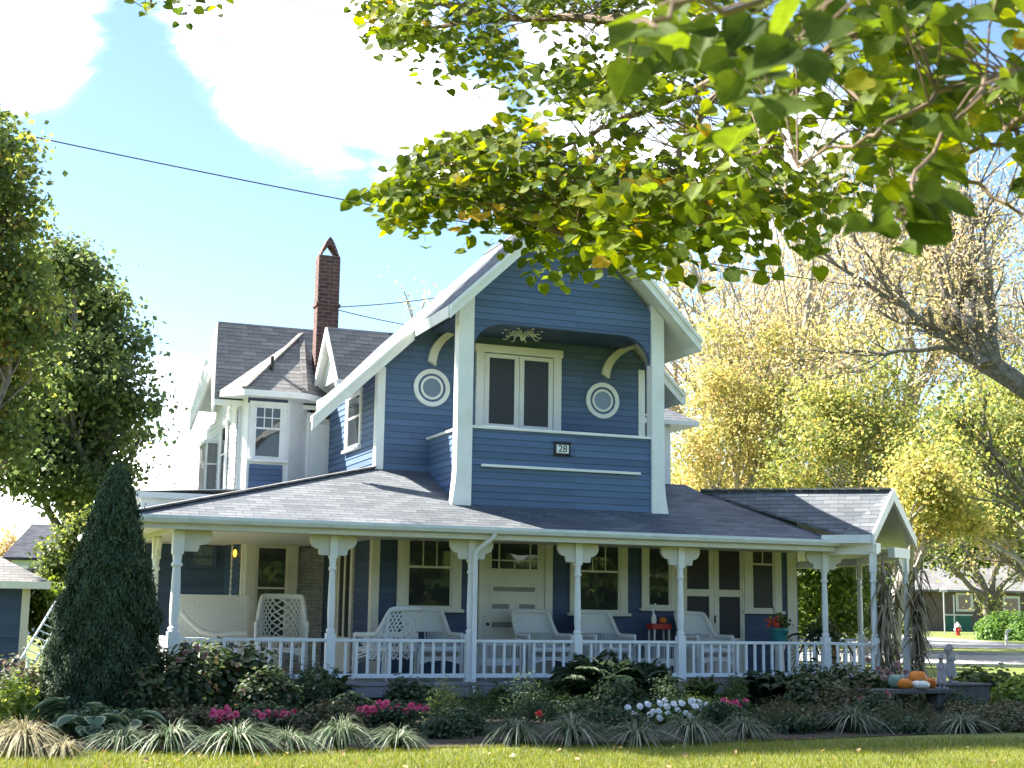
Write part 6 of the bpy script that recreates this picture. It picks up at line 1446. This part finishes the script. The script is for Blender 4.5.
# ---------------------------------------------------------------- trees
def rvec(rng): v = Vector(rng.normal(size=3)); return v.normalized()
def limb_pts(a, b, rng, wob=.08, sag=0.0, n=5):
    L_ = (b - a).length; pts = []
    for i in range(n + 1):
        t = i / n; p = a.lerp(b, t)
        if 0 < i < n: p = p + rvec(rng) * L_ * wob
        p = p + UPZ * (sag * L_ * 4 * t * (1 - t)); pts.append(p)
    return pts
def lobe_tree(name, label, base, H, trunk_h, lobes, mat, bark, nclus, per, leaf, seed, tr=.3, group=None, clr=.55, cat='tree', vmu=.45, vsd=.22, shell=.45, shape='quad', vfun=None, spread=1.0):
    """dense tree: lobes = [(dx,dy,z,rx,rz)] ellipsoids relative to base; clusters of leaves near their surfaces"""
    rng = np.random.default_rng(seed); e = empty(name, tuple(base), label, cat, group)
    lobes = np.array(lobes, float); vol = lobes[:, 3] ** 2 * lobes[:, 4]; w = vol ** .75; idx = rng.choice(len(lobes), nclus, p=w / w.sum())
    d = rng.normal(size=(nclus, 3)); d /= np.linalg.norm(d, axis=1, keepdims=True); r = rng.random(nclus) ** shell
    cen = lobes[idx][:, :3] + d * r[:, None] * np.stack([lobes[idx, 3], lobes[idx, 3], lobes[idx, 4]], 1)
    cv = np.clip(rng.normal(vmu, vsd, nclus), 0, 1)
    cr_ = clr * rng.uniform(.6, 1.4, nclus)
    g = rng.normal(size=(nclus, per, 3)) * .5; pos = cen[:, None, :] + g * cr_[:, None, None] * np.array([1, 1, .7]) * spread
    nrm = rng.normal(size=(nclus, per, 3)) + d[:, None, :] * .6 + np.array([0, 0, .7])
    v = np.clip(cv[:, None] + rng.normal(size=(nclus, per)) * .12, 0, 1)
    pos = pos.reshape(-1, 3); nrm = nrm.reshape(-1, 3)
    me = leaf_mesh('crown', pos, nrm, leaf * rng.uniform(.6, 1.3, len(pos)), LM[mat], shape, v.reshape(-1), rng); mesh_obj('crown', me, e)
    mb = MB(); top = Vector((lobes[:, 0].mean() * .5, lobes[:, 1].mean() * .5, trunk_h))
    tp = limb_pts(Vector((0, 0, -.3)), top, rng, .03); mb.tube(tp, np.linspace(tr * 1.25, tr * .8, len(tp)), 9)
    for L_ in lobes:
        c = Vector(L_[:3]); pts = limb_pts(top - UPZ * rng.uniform(0, trunk_h * .3), c, rng, .06, .04); mb.tube(pts, np.linspace(tr * .55, tr * .15, len(pts)), 7)
        ids = np.where(idx == np.where((lobes == L_).all(1))[0][0])[0]
        for j in ids[:10]:
            q = Vector(cen[j]); s = pts[rng.integers(2, len(pts))]; mb.tube(limb_pts(s, q, rng, .08, .03, 4), np.linspace(tr * .14, .012, 5), 5)
    part(mb, 'trunk', bark, e, smooth=True)
    return e
def fork_tree(name, label, base, stems, bark, mat, seed, levels=4, leaf=.1, per_tip=5, r0_=.2, group=None, nch=3, ang=.6, ratio=.68, leaf_from=2, gnarl=.12, upb=.25, tipr=.35, shape='quad', vmu=.5, cat='tree'):
    """open tree: recursive forking limbs with sparse leaves at the twigs. stems: list of (start, end, r_start, r_end) main limbs relative to base"""
    rng = np.random.default_rng(seed); e = empty(name, tuple(base), label, cat, group); mb = MB(); tips = []
    def grow(p, d, L_, r, lv):
        n = 4; pts = [p]; dd = d.copy()
        for i in range(n):
            dd = (dd + rvec(rng) * gnarl + UPZ * upb * .12).normalized(); pts.append(pts[-1] + dd * (L_ / n))
        rr = np.linspace(r, r * .55, n + 1); mb.tube(pts, rr, 6 if lv < 2 else 4 if lv < 3 else 3, cap=False)
        if lv >= leaf_from:
            for q in pts[1:]: tips.append(q)
        if lv < levels:
            for c in range(nch if lv < levels - 1 else nch - 1):
                t = rng.uniform(.35, 1.0) if c else 1.0; i = min(n - 1, int(t * n)); q = pts[i].lerp(pts[i + 1], t * n - i) if t < 1 else pts[-1]
                nd = (dd + rvec(rng) * ang * (1.0 if c else .45) + UPZ * upb * .3).normalized(); grow(q, nd, L_ * ratio * rng.uniform(.8, 1.2), max(.006, r * (.62 if c else .7)), lv + 1)
    for a, b, ra, rb in stems:
        a, b = Vector(a), Vector(b); pts = limb_pts(a, b, rng, .035, 0, 6); mb.tube(pts, np.linspace(ra, rb, 7), 9)
        L_ = (b - a).length
        for k in range(6):
            t = rng.uniform(.3, 1.0); i = min(5, int(t * 6)); q = pts[i].lerp(pts[i + 1], t * 6 - i); d = ((b - a).normalized() + rvec(rng) * .75 + UPZ * .2).normalized(); grow(q, d, L_ * .33 * rng.uniform(.7, 1.2), (ra + (rb - ra) * t) * .5, 1)
        grow(b, (b - a).normalized(), L_ * .35, rb, 1)
    part(mb, 'trunk', bark, e, smooth=True)
    T = np.array([tuple(t) for t in tips]); n = len(T) * per_tip
    pos = np.repeat(T, per_tip, 0) + rng.normal(size=(n, 3)) * tipr; cv = np.clip(rng.normal(vmu, .25, len(T)), 0, 1)
    me = leaf_mesh('crown', pos, rng.normal(size=(n, 3)) + [0, 0, .6], leaf * rng.uniform(.6, 1.3, n), LM[mat], shape, np.clip(np.repeat(cv, per_tip) + rng.normal(size=n) * .12, 0, 1), rng); mesh_obj('crown', me, e)
    return e
def gbase(px, D): p = atD(px, 620, D); return Vector((p.x, p.y, ground_z(p.x, p.y)))
def lob(px, py, D, base, rx, rz):   # lobe given where it stands in view, at depth D
    p = atD(px, py, D) - base; return (p.x, p.y, p.z, rx, rz)

# the two trees on the left
b = gbase(-40, 37); lobespec = [(-20, 150, 1.9, 1.6), (8, 185, 1.5, 1.5), (-30, 230, 2.2, 1.8), (15, 270, 1.6, 1.4), (28, 215, 1.0, .9), (20, 325, 1.7, 1.5), (-20, 350, 2.2, 1.8), (30, 375, 1.3, 1.2), (0, 430, 1.8, 1.5), (-50, 440, 2.4, 2.0), (-90, 250, 3, 2.6), (2, 122, .9, .9), (22, 300, 1.2, 1.0)]
lobe_tree('maple_tree', 'tall olive green tree with yellowing leaf tips at the edge of the lawn', b, 13, 4.0, [lob(x, y, 37 + ((i * 37) % 5 - 2) * .6, b, rx, rz) for i, (x, y, rx, rz) in enumerate([(q[0] - 9, q[1] + 6, q[2] * .80, q[3] * .85) for q in lobespec])], 'leftmaple', 'bark', 620, 52, .16, 201, .3, clr=.62, vmu=.5, vsd=.28, shell=.7)
b = gbase(70, 44); lobespec = [(75, 262, 1.4, 1.0), (55, 300, 2.0, 1.5), (95, 315, 1.6, 1.3), (120, 345, 1.3, 1.0), (128, 395, 1.2, 1.1), (85, 370, 2.0, 1.5), (145, 432, .8, .6), (50, 400, 2.4, 1.8), (100, 440, 1.8, 1.3), (30, 460, 2.2, 1.2), (75, 482, 1.6, .7), (20, 340, 2, 2), (110, 290, .9, .8), (115, 470, 1.2, .5)]
lobe_tree('dark_tree', 'rounded dark green tree above the neighbour roof', b, 12, 4.2, [lob(x, y, 44 + ((i * 29) % 5 - 2) * .7, b, rx, rz) for i, (x, y, rx, rz) in enumerate([(q[0] - 4, q[1] + 4, q[2] * .85, q[3] * .85) for q in lobespec])], 'darkmaple', 'bark', 720, 52, .17, 202, .3, clr=.66, vmu=.5, vsd=.25, shell=.7)
b = gbase(68, 40); lobe_tree('small_tree', 'small pale green tree between the neighbour house and the evergreen', b, 5, 1.4, [lob(x, y, 40, b, rx, rz) for x, y, rx, rz in ((78, 535, .55, .55), (62, 566, .5, .4), (86, 565, .6, .6), (74, 590, .7, .5), (50, 552, .25, .25), (92, 525, .4, .4))], 'yellowgreen', 'twig', 190, 40, .11, 203, .08, clr=.4, vmu=.25)
b = gbase(48, 33); lobe_tree('lime_shrub', 'bright lime shrub between garage corner and evergreen', b, 2.4, .5, [lob(x, y, 33, b, rx, rz) for x, y, rx, rz in ((45, 602, .5, .4), (58, 606, .5, .4), (38, 618, .4, .4), (55, 625, .5, .4))], 'lime', 'twig', 110, 40, .09, 204, .05, clr=.3, cat='shrub')
b = gbase(-15, 70); lobe_tree('small_tree', 'reddish tree behind the far left house', b, 7, 2, [lob(x, y, 70, b, rx, rz) for x, y, rx, rz in ((-5, 560, 1.6, 1.4), (8, 575, 1.0, .9))], 'peach', 'twig', 120, 40, .2, 205, .1, clr=.7)

# autumn trees on the right: open pale-limbed crowns standing behind, denser yellow ones below them
def autumn(px, D, topy, w, seed, label, mat='yellow', levels=4, leaf=.16, per=4, bark='palebark', n=3, vmu=.5, lean=0):
    b = gbase(px, D); H = atD(px, topy, D).z - b.z; rng = np.random.default_rng(seed); fork = H * .26; st = [((0, 0, -.3), (lean * .3, 0, fork), H * .022, H * .017)]
    for i in range(n):
        a = 2 * math.pi * i / n + rng.uniform(-.5, .5) + .6; rr = w * rng.uniform(.3, .6); st.append(((lean * .3, 0, fork - .1), (rr * math.cos(a) + lean, rr * math.sin(a), H * rng.uniform(.66, .82)), H * .014, H * .007))
    return fork_tree('autumn_tree', label, b, st, bark, mat, seed, levels=levels, leaf=leaf, per_tip=per, group='autumn trees along the side street', nch=3, ang=.75, ratio=.66, tipr=.45, vmu=vmu, upb=.3)
autumn(790, 60, 215, 7.5, 301, 'tall half bare tree with peach leaves, nearest the gable', 'peach', per=3, levels=4, n=5, leaf=.13)
autumn(882, 66, 190, 9, 302, 'tall bare limbed tree with thin golden leaves above the entry porch', 'peach', per=3, levels=4, n=5, leaf=.14)
autumn(735, 70, 270, 7, 303, 'golden yellow tree directly behind the second floor corner', 'peach', per=4, levels=4, leaf=.15, n=4)
autumn(1040, 60, 230, 8, 304, 'thin branched tree at the street end of the row', 'yellow', per=3, levels=4, n=4, leaf=.14)
autumn(428, 62, 296, 2.2, 305, 'small peach coloured tree top showing above the roof behind the chimney', 'peach', per=3, levels=3, leaf=.14, n=3)
def dense(px, D, spec, mat, seed, label, ncl=700, per=45, leaf=.22, bark='palebark', vmu=.5, clr=1.0, name='street_tree', shell=.55):
    b = gbase(px, D); return lobe_tree(name, label, b, 10, 3, [lob(x, y, D + ((i * 31) % 5 - 2) * .8, b, rx, rz) for i, (x, y, rx, rz) in enumerate(spec)], mat, bark, ncl, per, leaf, seed, .22, group='leafy trees behind the porch', clr=clr, vmu=vmu, shell=shell)
dense(720, 58, [(700, 450, 2.0, 1.4), (735, 420, 2.2, 1.6), (775, 400, 2.0, 1.4), (760, 460, 2.6, 1.6), (705, 480, 2.0, 1.3), (800, 440, 2.2, 1.6), (720, 385, 1.3, 1.0), (775, 345, 1.7, 1.2), (715, 335, 1.2, .9)], 'yellow', 311, 'sunny yellow leaved tree closest to the main house wall', 420, 62, .125, shell=.9)
dense(860, 54, [(830, 440, 2.4, 2.0), (870, 420, 2.2, 1.6), (905, 450, 2.6, 1.8), (850, 490, 2.6, 1.6), (910, 500, 2.6, 1.6), (885, 375, 1.4, 1.0), (825, 400, 1.6, 1.2), (800, 490, 2, 1.5), (780, 540, 2, 1.5), (855, 335, 1.8, 1.2)], 'yellowgreen', 312, 'yellow green tree rising over the entry porch roof', 560, 62, .125, vmu=.6, shell=.9)
dense(1120, 50, [(950, 470, 2.4, 2.0), (1000, 440, 2.4, 2.2), (1030, 490, 2.4, 1.8), (960, 430, 1.8, 1.3), (1010, 390, 1.5, 1.2), (940, 510, 2.0, 1.0), (1000, 520, 1.8, .8), (1050, 420, 2.4, 2.4)], 'yellowgreen', 313, 'broad yellow green tree above the brown house', 560, 62, .12, vmu=.6, shell=.9)
dense(878, 40, [(925, 478, 1.1, .8), (945, 500, 1.3, .8), (925, 520, 1.1, .55), (965, 518, 1.1, .5), (900, 515, 1.0, .6)], 'yellowgreen', 314, 'mid green leafy tree just behind the entry gable', 260, 50, .11, vmu=.8, clr=.6, shell=.8)
dense(830, 44, [(815, 560, 1.2, 1.0), (845, 575, 1.2, 1.0), (800, 600, 1.2, .9), (835, 615, 1.3, .8), (865, 595, .9, .9), (790, 565, .8, .9)], 'green', 315, 'green shrubby tree seen between the porch posts', 520, 44, .13, vmu=.55, clr=.6, bark='twig')
dense(1000, 96, [(960, 548, 2.2, 1.0), (1010, 540, 2.4, 1.2), (1045, 555, 2.0, 1.2), (900, 545, 2, 1.2)], 'green', 316, 'green trees behind the roof of the brown house', 420, 40, .3, clr=1.1)
dense(1075, 62, [(1050, 545, 1.4, 1.0), (1065, 500, 2.2, 2)], 'lime', 317, 'pale yellow tree at the frame end of the brown house', 260, 36, .2)
dense(690, 66, [(690, 500, 2, 1.6), (720, 520, 2.5, 1.5), (760, 510, 2.5, 1.5)], 'yellow', 318, 'low yellow tree showing between wall corner and porch roof', 360, 40, .22)

# spreading small tree in front of the brown house
b = gbase(990, 82); S_ = lambda x, y, D=82: tuple(atD(x, y, D) - b)
fork_tree('spreading_tree', 'low spreading grey limbed tree in front of the brown house', b, [((0, 0, -.2), S_(988, 600), .30, .24), (S_(988, 602), S_(945, 560), .2, .08), (S_(988, 602), S_(965, 545), .18, .07), (S_(990, 600), S_(1000, 545), .2, .08), (S_(990, 603), S_(1025, 560), .2, .09)], 'bark', 'yellowgreen', 321, levels=3, leaf=.17, per_tip=1, tipr=.4, ang=.7)
# clipped round bush
p = far(1012, 74); bush('clipped_bush', 'rounded clipped green bush on the verge by the road', 'bush', tuple(p - UPZ * .05), (2.1, 2.0, 1.75), 15000, .13, 'hedge', 'quad', seed=71, stems=4, fill=.25, up=.9, vals=lambda r, n: add_val(n, r, .55, .25))
for i, (px, D, w) in enumerate(((893, 88, 'low pale shrub across the road beside the brown house wall'), (868, 70, 'low sunlit shrub seen past the porch corner'))):
    p = far(px, D); bush('roadside_shrub', w, 'shrub', tuple(p), (1.6, 1.2, 1.1), 1800, .2, 'lime', 'quad', seed=73 + i)

# great elm outside the frame on the sunny side: its crown shades the flower bed
sdir = Vector((math.sin(R(-52)) * math.cos(R(44)), math.cos(R(-52)) * math.cos(R(44)), math.sin(R(44)))); eb = Vector((-9.5, 23.5, 0)); els = []
for (x_, y_, t_, rx_) in [(1 + 1.9 * i_, 18.95 - .02 * i_, 12.5 + 1.55 * i_ + (3.5 if i_ >= 4 else 0), 1.4) for i_ in range(10)] + [(8.5 + 1.9 * i_, 16.7, 22 + 1.6 * i_, 1.35) for i_ in range(6)]:
    c_ = Vector((x_, y_, 0)) + sdir * t_ - eb; els.append((c_.x, c_.y, c_.z, rx_, 1.4))
lobe_tree('shade_elm', 'huge elm just outside the view whose crown shades the flower bed', eb, 20, 13, els, 'green', 'bark', 2000, 45, .17, 341, .45, clr=.5)
# wood across the street, behind the viewer, that the window panes mirror
def mirrored_wood():
    rng = np.random.default_rng(5); n = 26000; x = rng.uniform(-60, 70, n); z = 9 * rng.random(n) ** .8 * (.75 + .25 * np.sin(x * .35)); y = -26 + rng.normal(size=n) * 2.5
    tag(mesh_obj('woods', leaf_mesh('woods', np.stack([x, y, z], 1), rng.normal(size=(n, 3)) + [0, 1, .3], rng.uniform(.5, 1.1, n), LM['green'], 'round', rng.random(n), rng)), kind='stuff')
mirrored_wood()

# big leaning limb tree on the right
b = gbase(1180, 30); S_ = lambda x, y, D=30: tuple(atD(x, y, D) - b)
fork_tree('grey_limbed_tree', 'large pale limbed tree whose dark heavy bough leans in above the street', b,
    [((0, 0, -.3), S_(1120, 470), .42, .36), (S_(1120, 470), S_(1020, 385), .30, .22), (S_(1020, 385), S_(958, 345, 30.5), .22, .13), (S_(965, 348, 30.5), S_(870, 285, 31), .12, .06), (S_(968, 350, 30.5), S_(938, 270, 31), .13, .07), (S_(985, 365), S_(950, 215, 32), .14, .07), (S_(1000, 375), S_(985, 260, 31), .11, .06), (S_(1060, 420), S_(1030, 260, 32), .15, .07), (S_(960, 350, 30.5), S_(850, 352, 31), .07, .03)],
    'bark', 'peach', 331, levels=4, leaf=.07, per_tip=1, tipr=.25, ang=.65, gnarl=.14, ratio=.62, vmu=.5)
b2 = gbase(1130, 34); S2 = lambda x, y, D=34: tuple(atD(x, y, D) - b2)
fork_tree('leaning_tree', 'slender dark trunk leaning out of the frame above the brown house', b2, [((0, 0, -.3), S2(1060, 545), .2, .17), (S2(1060, 545), S2(1000, 460), .17, .09), (S2(1000, 460), S2(965, 430), .08, .04)], 'bark', 'yellowgreen', 333, levels=3, leaf=.12, per_tip=2, ang=.7, ratio=.7)

# ---------------------------------------------------------------- overhanging tree by the camera
def overhang():
    rng = np.random.default_rng(401); tb = Vector(r0 * 5.2 + f0 * 3.0); e = empty('overhanging_linden', tuple(tb), 'tree whose leafy boughs hang into the top of the view with big backlit leaves', 'tree')
    A = lambda x, y, D: atD(x, y, D)
    fork = tb + UPZ * 3.4
    mains = [[tb - UPZ * .3, tb + UPZ * 1.8 + Vector((.08, 0, 0)), fork]]
    paths = [
        ([fork, A(1150, 60, 4.6), A(985, 80, 3.9), A(880, 130, 3.8), A(800, 165, 4.2)], .014, .004),          # visible twig at right
        ([fork, A(1120, -120, 5.0), A(930, -20, 6.5), A(760, 60, 8.0), A(640, 110, 9.2), A(560, 150, 9.8), A(450, 195, 10.3)], .05, .006),
        ([A(760, 60, 8.0), A(690, 130, 8.0), A(690, 190, 7.6), A(755, 250, 7.3)], .03, .006),
        ([A(930, -20, 6.5), A(820, 60, 6.6), A(760, 150, 6.8), A(700, 230, 7.0)], .035, .006),
        ([A(760, 60, 8.0), A(620, 20, 9.0), A(500, 20, 9.8), A(380, 30, 10.5)], .045, .008),
        ([A(640, 110, 9.2), A(600, 150, 9.0), A(590, 205, 8.8), A(570, 240, 8.6)], .02, .005),
        ([fork, A(1100, -60, 3.2), A(940, -30, 2.4), A(780, -10, 2.0), A(640, 20, 1.9)], .014, .004),
        ([A(985, 80, 3.6), A(930, 160, 3.4), A(905, 230, 3.2)], .008, .003),
        ([fork, A(1130, 100, 4.8), A(1010, 140, 5.0), A(900, 185, 5.2)], .02, .005),
        ([A(820, 60, 6.6), A(880, 120, 6.2), A(960, 170, 6.0), A(1020, 215, 5.8)], .02, .006),
        ([A(500, 20, 9.8), A(300, -30, 10.5), A(165, -8, 11), A(150, 10, 11)], .03, .006),
    ]
    paths += [([fork, A(1080, -140, 4.0), A(850, -160, 4.4), A(600, -200, 4.8), A(400, -260, 5.2)], .05, .008), ([fork, A(1150, -60, 4.0), A(1000, -220, 4.5), A(760, -320, 5.0), A(520, -360, 5.5)], .05, .008)]
    mb = MB(); mb.tube([p - tb for p in mains[0]], [.26, .22, .19], 12)
    allp = []
    def smooth(pts, k=6):
        out = []; P_ = [pts[0]] + pts + [pts[-1]]
        for i in range(1, len(P_) - 2):
            for t in np.linspace(0, 1, k, endpoint=False):
                a, b, c, d = P_[i - 1], P_[i], P_[i + 1], P_[i + 2]
                out.append(.5 * ((2 * b) + (c - a) * t + (2 * a - 5 * b + 4 * c - d) * t * t + (3 * b - a - 3 * c + d) * t ** 3))
        out.append(pts[-1]); return out
    for pts, ra, rb in paths:
        s = smooth(pts); s = [p + rvec(rng) * .02 for p in s]; s[0] = pts[0]; mb.tube([p - tb for p in s], np.linspace(ra, rb, len(s)), 7); allp += [np.array(p) for p in s[4:]]
    allp = np.array(allp)
    P_, Nn, S_, V_, T_ = [], [], [], [], []
    def inside(poly, x, y):
        c = False; n = len(poly)
        for i in range(n):
            x1, y1 = poly[i]; x2, y2 = poly[(i + 1) % n]
            if (y1 > y) != (y2 > y) and x < (x2 - x1) * (y - y1) / (y2 - y1) + x1: c = not c
        return c
    regions = [  # polygon, depth range, twigs, leaf size, leaves per twig
        ([(362, -15), (520, -20), (700, -20), (700, 70), (600, 90), (560, 60), (470, 60), (430, 45), (400, 35), (372, 40)], (8.8, 10.4), 150, .072, 10),
        ([(520, 60), (720, 60), (760, 140), (700, 200), (640, 215), (590, 190), (540, 175), (510, 120)], (7.6, 9.4), 100, .074, 9),
        ([(425, 150), (470, 130), (540, 140), (620, 170), (640, 225), (590, 240), (540, 235), (510, 215), (470, 212), (440, 205), (400, 200), (372, 192), (385, 182)], (8.6, 10.0), 160, .076, 12),
        ([(600, 180), (690, 170), (730, 220), (712, 240), (690, 250), (660, 235), (610, 218)], (6.8, 7.8), 42, .085, 9),
        ([(700, 60), (900, 60), (930, 130), (880, 200), (790, 215), (740, 210), (700, 165)], (6.0, 7.6), 56, .076, 7),
        ([(690, 175), (830, 175), (800, 212), (735, 238), (700, 245)], (6.6, 7.6), 34, .08, 9),
        ([(880, 80), (1050, 80), (1050, 190), (980, 180), (940, 170), (900, 175)], (4.6, 6.2), 32, .08, 7),
        ([(840, -15), (1050, -15), (1050, 100), (960, 150), (930, 165), (890, 150), (860, 90)], (3.3, 4.4), 27, .08, 6),
        ([(885, 195), (925, 190), (928, 228), (905, 240), (885, 232)], (3.0, 3.2), 4, .085, 3),
        ([(600, -20), (900, -20), (880, 60), (790, 90), (700, 70), (620, 40)], (2.3, 3.2), 14, .078, 4),
        ([(360, 10), (400, -10), (440, 30), (400, 50)], (9.8, 10.4), 12, .08, 7),
        ([(100, -14), (230, -20), (225, 4), (150, 16), (120, 6)], (10.6, 11.2), 10, .08, 6),
        ([(372, 185), (400, 178), (420, 215), (395, 200)], (9.8, 10.2), 8, .08, 7),
        ([(700, -20), (1040, -20), (1040, 60), (860, 80), (700, 60)], (4.2, 6.4), 30, .085, 7),
        ([(250, -420), (900, -420), (900, -130), (350, -130)], (3.4, 6.5), 60, .09, 9),
        ([(900, -300), (1300, -300), (1300, 20), (1090, 20), (1070, -90), (900, -90)], (3.4, 6.0), 45, .09, 9),
    ]
    for poly, (d0_, d1_), nt_, ls, lp_ in regions:
        xs_ = [p[0] for p in poly]; ys_ = [p[1] for p in poly]; k = 0
        while k < nt_:
            x, y = rng.uniform(min(xs_), max(xs_)), rng.uniform(min(ys_), max(ys_))
            if not inside(poly, x, y): continue
            k += 1; D = rng.uniform(d0_, d1_); c = A(x, y, D); ca = np.array(c)
            j = np.argmin(((allp - ca) ** 2).sum(1)); s = Vector(allp[j]); dd = (c - s); L_ = dd.length
            if .05 < L_ < 1.3:
                mid_ = s.lerp(c, .5) + UPZ * L_ * .12 + rvec(rng) * L_ * .08; mb.tube([s - tb, mid_ - tb, c - tb], [min(.006, .003 + L_ * .002), .003, .002], 4, cap=False)
            # little end twig with alternate leaves
            td = (dd.normalized() if L_ > .05 else rvec(rng)) + rvec(rng) * .5 - UPZ * .35; td.normalize(); tl = ls * lp_ * .45; vb = np.clip(rng.normal(.45 if D > 3.4 else .22, .2 if D > 3.4 else .1), 0, 1)  # nearest leaves get darker colour, standing in for shade from the canopy
            if rng.random() < .02 and D > 4.5: vb = .98
            for i in range(lp_):
                t = (i + .5) / lp_; base = c + td * (tl * (t - .3)) - UPZ * (tl * .25 * t * t); sd = td.cross(UPZ); sd = sd.normalized() if sd.length > .01 else rvec(rng)
                off = sd * (1 if i % 2 else -1) * ls * rng.uniform(.45, .8) - UPZ * ls * rng.uniform(.1, .6) + rvec(rng) * ls * .3
                pos = base + off; P_.append(pos - tb); T_.append(off + td * ls * .4 + rvec(rng) * ls * .2)
                nn_ = Vector((0, 0, .75)) + rvec(rng) * .7 - f0 * rng.uniform(.2, 1.3); Nn.append(nn_); S_.append(ls * rng.uniform(.7, 1.2)); V_.append(np.clip(vb + rng.normal() * .12, 0, 1))
                mb.tube([base - tb, pos - tb - off * .45], [.0018, .0012], 3, cap=False)
    P_ = np.array([tuple(p) for p in P_]); Nn = np.array([tuple(p) for p in Nn]); T_ = np.array([tuple(p) for p in T_])
    me = leaf_mesh('crown', P_, Nn, np.array(S_), LM['linden'], 'heart', np.array(V_), rng, tip=T_); mesh_obj('crown', me, e)
    part(mb, 'trunk', 'twig', e, smooth=True)
overhang()

# ================================================================= light and sky
SUN_EL, SUN_AZ = R(44), R(-52)      # azimuth from +Y, negative = towards -X
to_sun = Vector((math.sin(SUN_AZ) * math.cos(SUN_EL), math.cos(SUN_AZ) * math.cos(SUN_EL), math.sin(SUN_EL)))
sl = bpy.data.lights.new('sun', 'SUN'); sl.energy = 4.1; sl.angle = R(.6); sl.color = (1, .94, .85)
so = bpy.data.objects.new('sun', sl); C.objects.link(so); so.rotation_euler = to_sun.to_track_quat('Z', 'Y').to_euler()
W = bpy.data.worlds.new('World'); scene.world = W; W.use_nodes = True; nt = W.node_tree; L = nt.links; bg = nt.nodes['Background']
sky = N(nt, 'ShaderNodeTexSky', sky_type='NISHITA'); sky.sun_disc = False; sky.sun_elevation = SUN_EL; sky.sun_rotation = SUN_AZ; sky.dust_density = .25; sky.ozone_density = 1.4; sky.air_density = 1.0
tc = N(nt, 'ShaderNodeTexCoord')
mp = N(nt, 'ShaderNodeMapping'); mp.inputs['Scale'].default_value = (1, 1, 2.0); L.new(tc.outputs['Generated'], mp.inputs[0])
n1 = N(nt, 'ShaderNodeTexNoise', Scale=9.0, Detail=12.0, Roughness=.62, Distortion=.6); L.new(mp.outputs[0], n1.inputs['Vector'])
acc = None
def dirv(px, py): return ray(px, py).normalized()
for px, py, ra, st in ((325, 50, 7.0, 1.0), (430, 115, 5.0, .92), (15, 25, 4.6, .92), (560, 215, 5, .7), (60, 480, 8.0, .95), (170, 440, 5, .8), (750, 150, 7, .8), (905, 80, 5, .6), (250, 30, 5, .8), (620, 60, 7, .9), (-1500, 100, 26, 1.0), (2600, 200, 24, 1.0), (512, -2600, 30, 1.0), (700, 300, 5, .5)):  # the widest clouds sit out of view, added to brighten the shade
    d = dirv(px, py); vd = N(nt, 'ShaderNodeVectorMath', operation='DOT_PRODUCT'); L.new(tc.outputs['Generated'], vd.inputs[0]); vd.inputs[1].default_value = tuple(d)
    mr = N(nt, 'ShaderNodeMapRange'); L.new(vd.outputs['Value'], mr.inputs[0]); mr.inputs[1].default_value = math.cos(R(ra)); mr.inputs[2].default_value = math.cos(R(ra * .15)); mr.inputs[3].default_value = 0; mr.inputs[4].default_value = st; mr.interpolation_type = 'SMOOTHSTEP'
    if acc is None: acc = mr.outputs[0]
    else:
        mx = N(nt, 'ShaderNodeMath', operation='MAXIMUM'); L.new(acc, mx.inputs[0]); L.new(mr.outputs[0], mx.inputs[1]); acc = mx.outputs[0]
ad = N(nt, 'ShaderNodeMath', operation='MULTIPLY_ADD'); L.new(acc, ad.inputs[0]); ad.inputs[1].default_value = .52; L.new(n1.outputs[0], ad.inputs[2])
cl_ = N(nt, 'ShaderNodeMapRange'); L.new(ad.outputs[0], cl_.inputs[0]); cl_.inputs[1].default_value = .62; cl_.inputs[2].default_value = 1.16; cl_.interpolation_type = 'SMOOTHSTEP'
hs = N(nt, 'ShaderNodeHueSaturation', Saturation=1.08, Value=.34, Hue=.503); L.new(sky.outputs[0], hs.inputs['Color'])
mxc = N(nt, 'ShaderNodeMix', data_type='RGBA'); pw = N(nt, 'ShaderNodeMath', operation='POWER'); L.new(cl_.outputs[0], pw.inputs[0]); pw.inputs[1].default_value = 2.3; L.new(pw.outputs[0], mxc.inputs[0]); L.new(hs.outputs[0], mxc.inputs[6]); mxc.inputs[7].default_value = (9.0, 8.9, 8.8, 1)
L.new(mxc.outputs[2], bg.inputs[0]); bg.inputs[1].default_value = .15
scene.view_settings.view_transform = 'Standard'; scene.view_settings.look = 'None'; scene.view_settings.gamma = 1; scene.view_settings.exposure = 2.62
scene.render.engine = 'CYCLES'; scene.cycles.max_bounces = 7; scene.cycles.transparent_max_bounces = 4; scene.cycles.diffuse_bounces = 4; scene.cycles.glossy_bounces = 3; scene.cycles.transmission_bounces = 4; scene.cycles.caustics_reflective = False; scene.cycles.caustics_refractive = False
scene.cycles.use_denoising = True
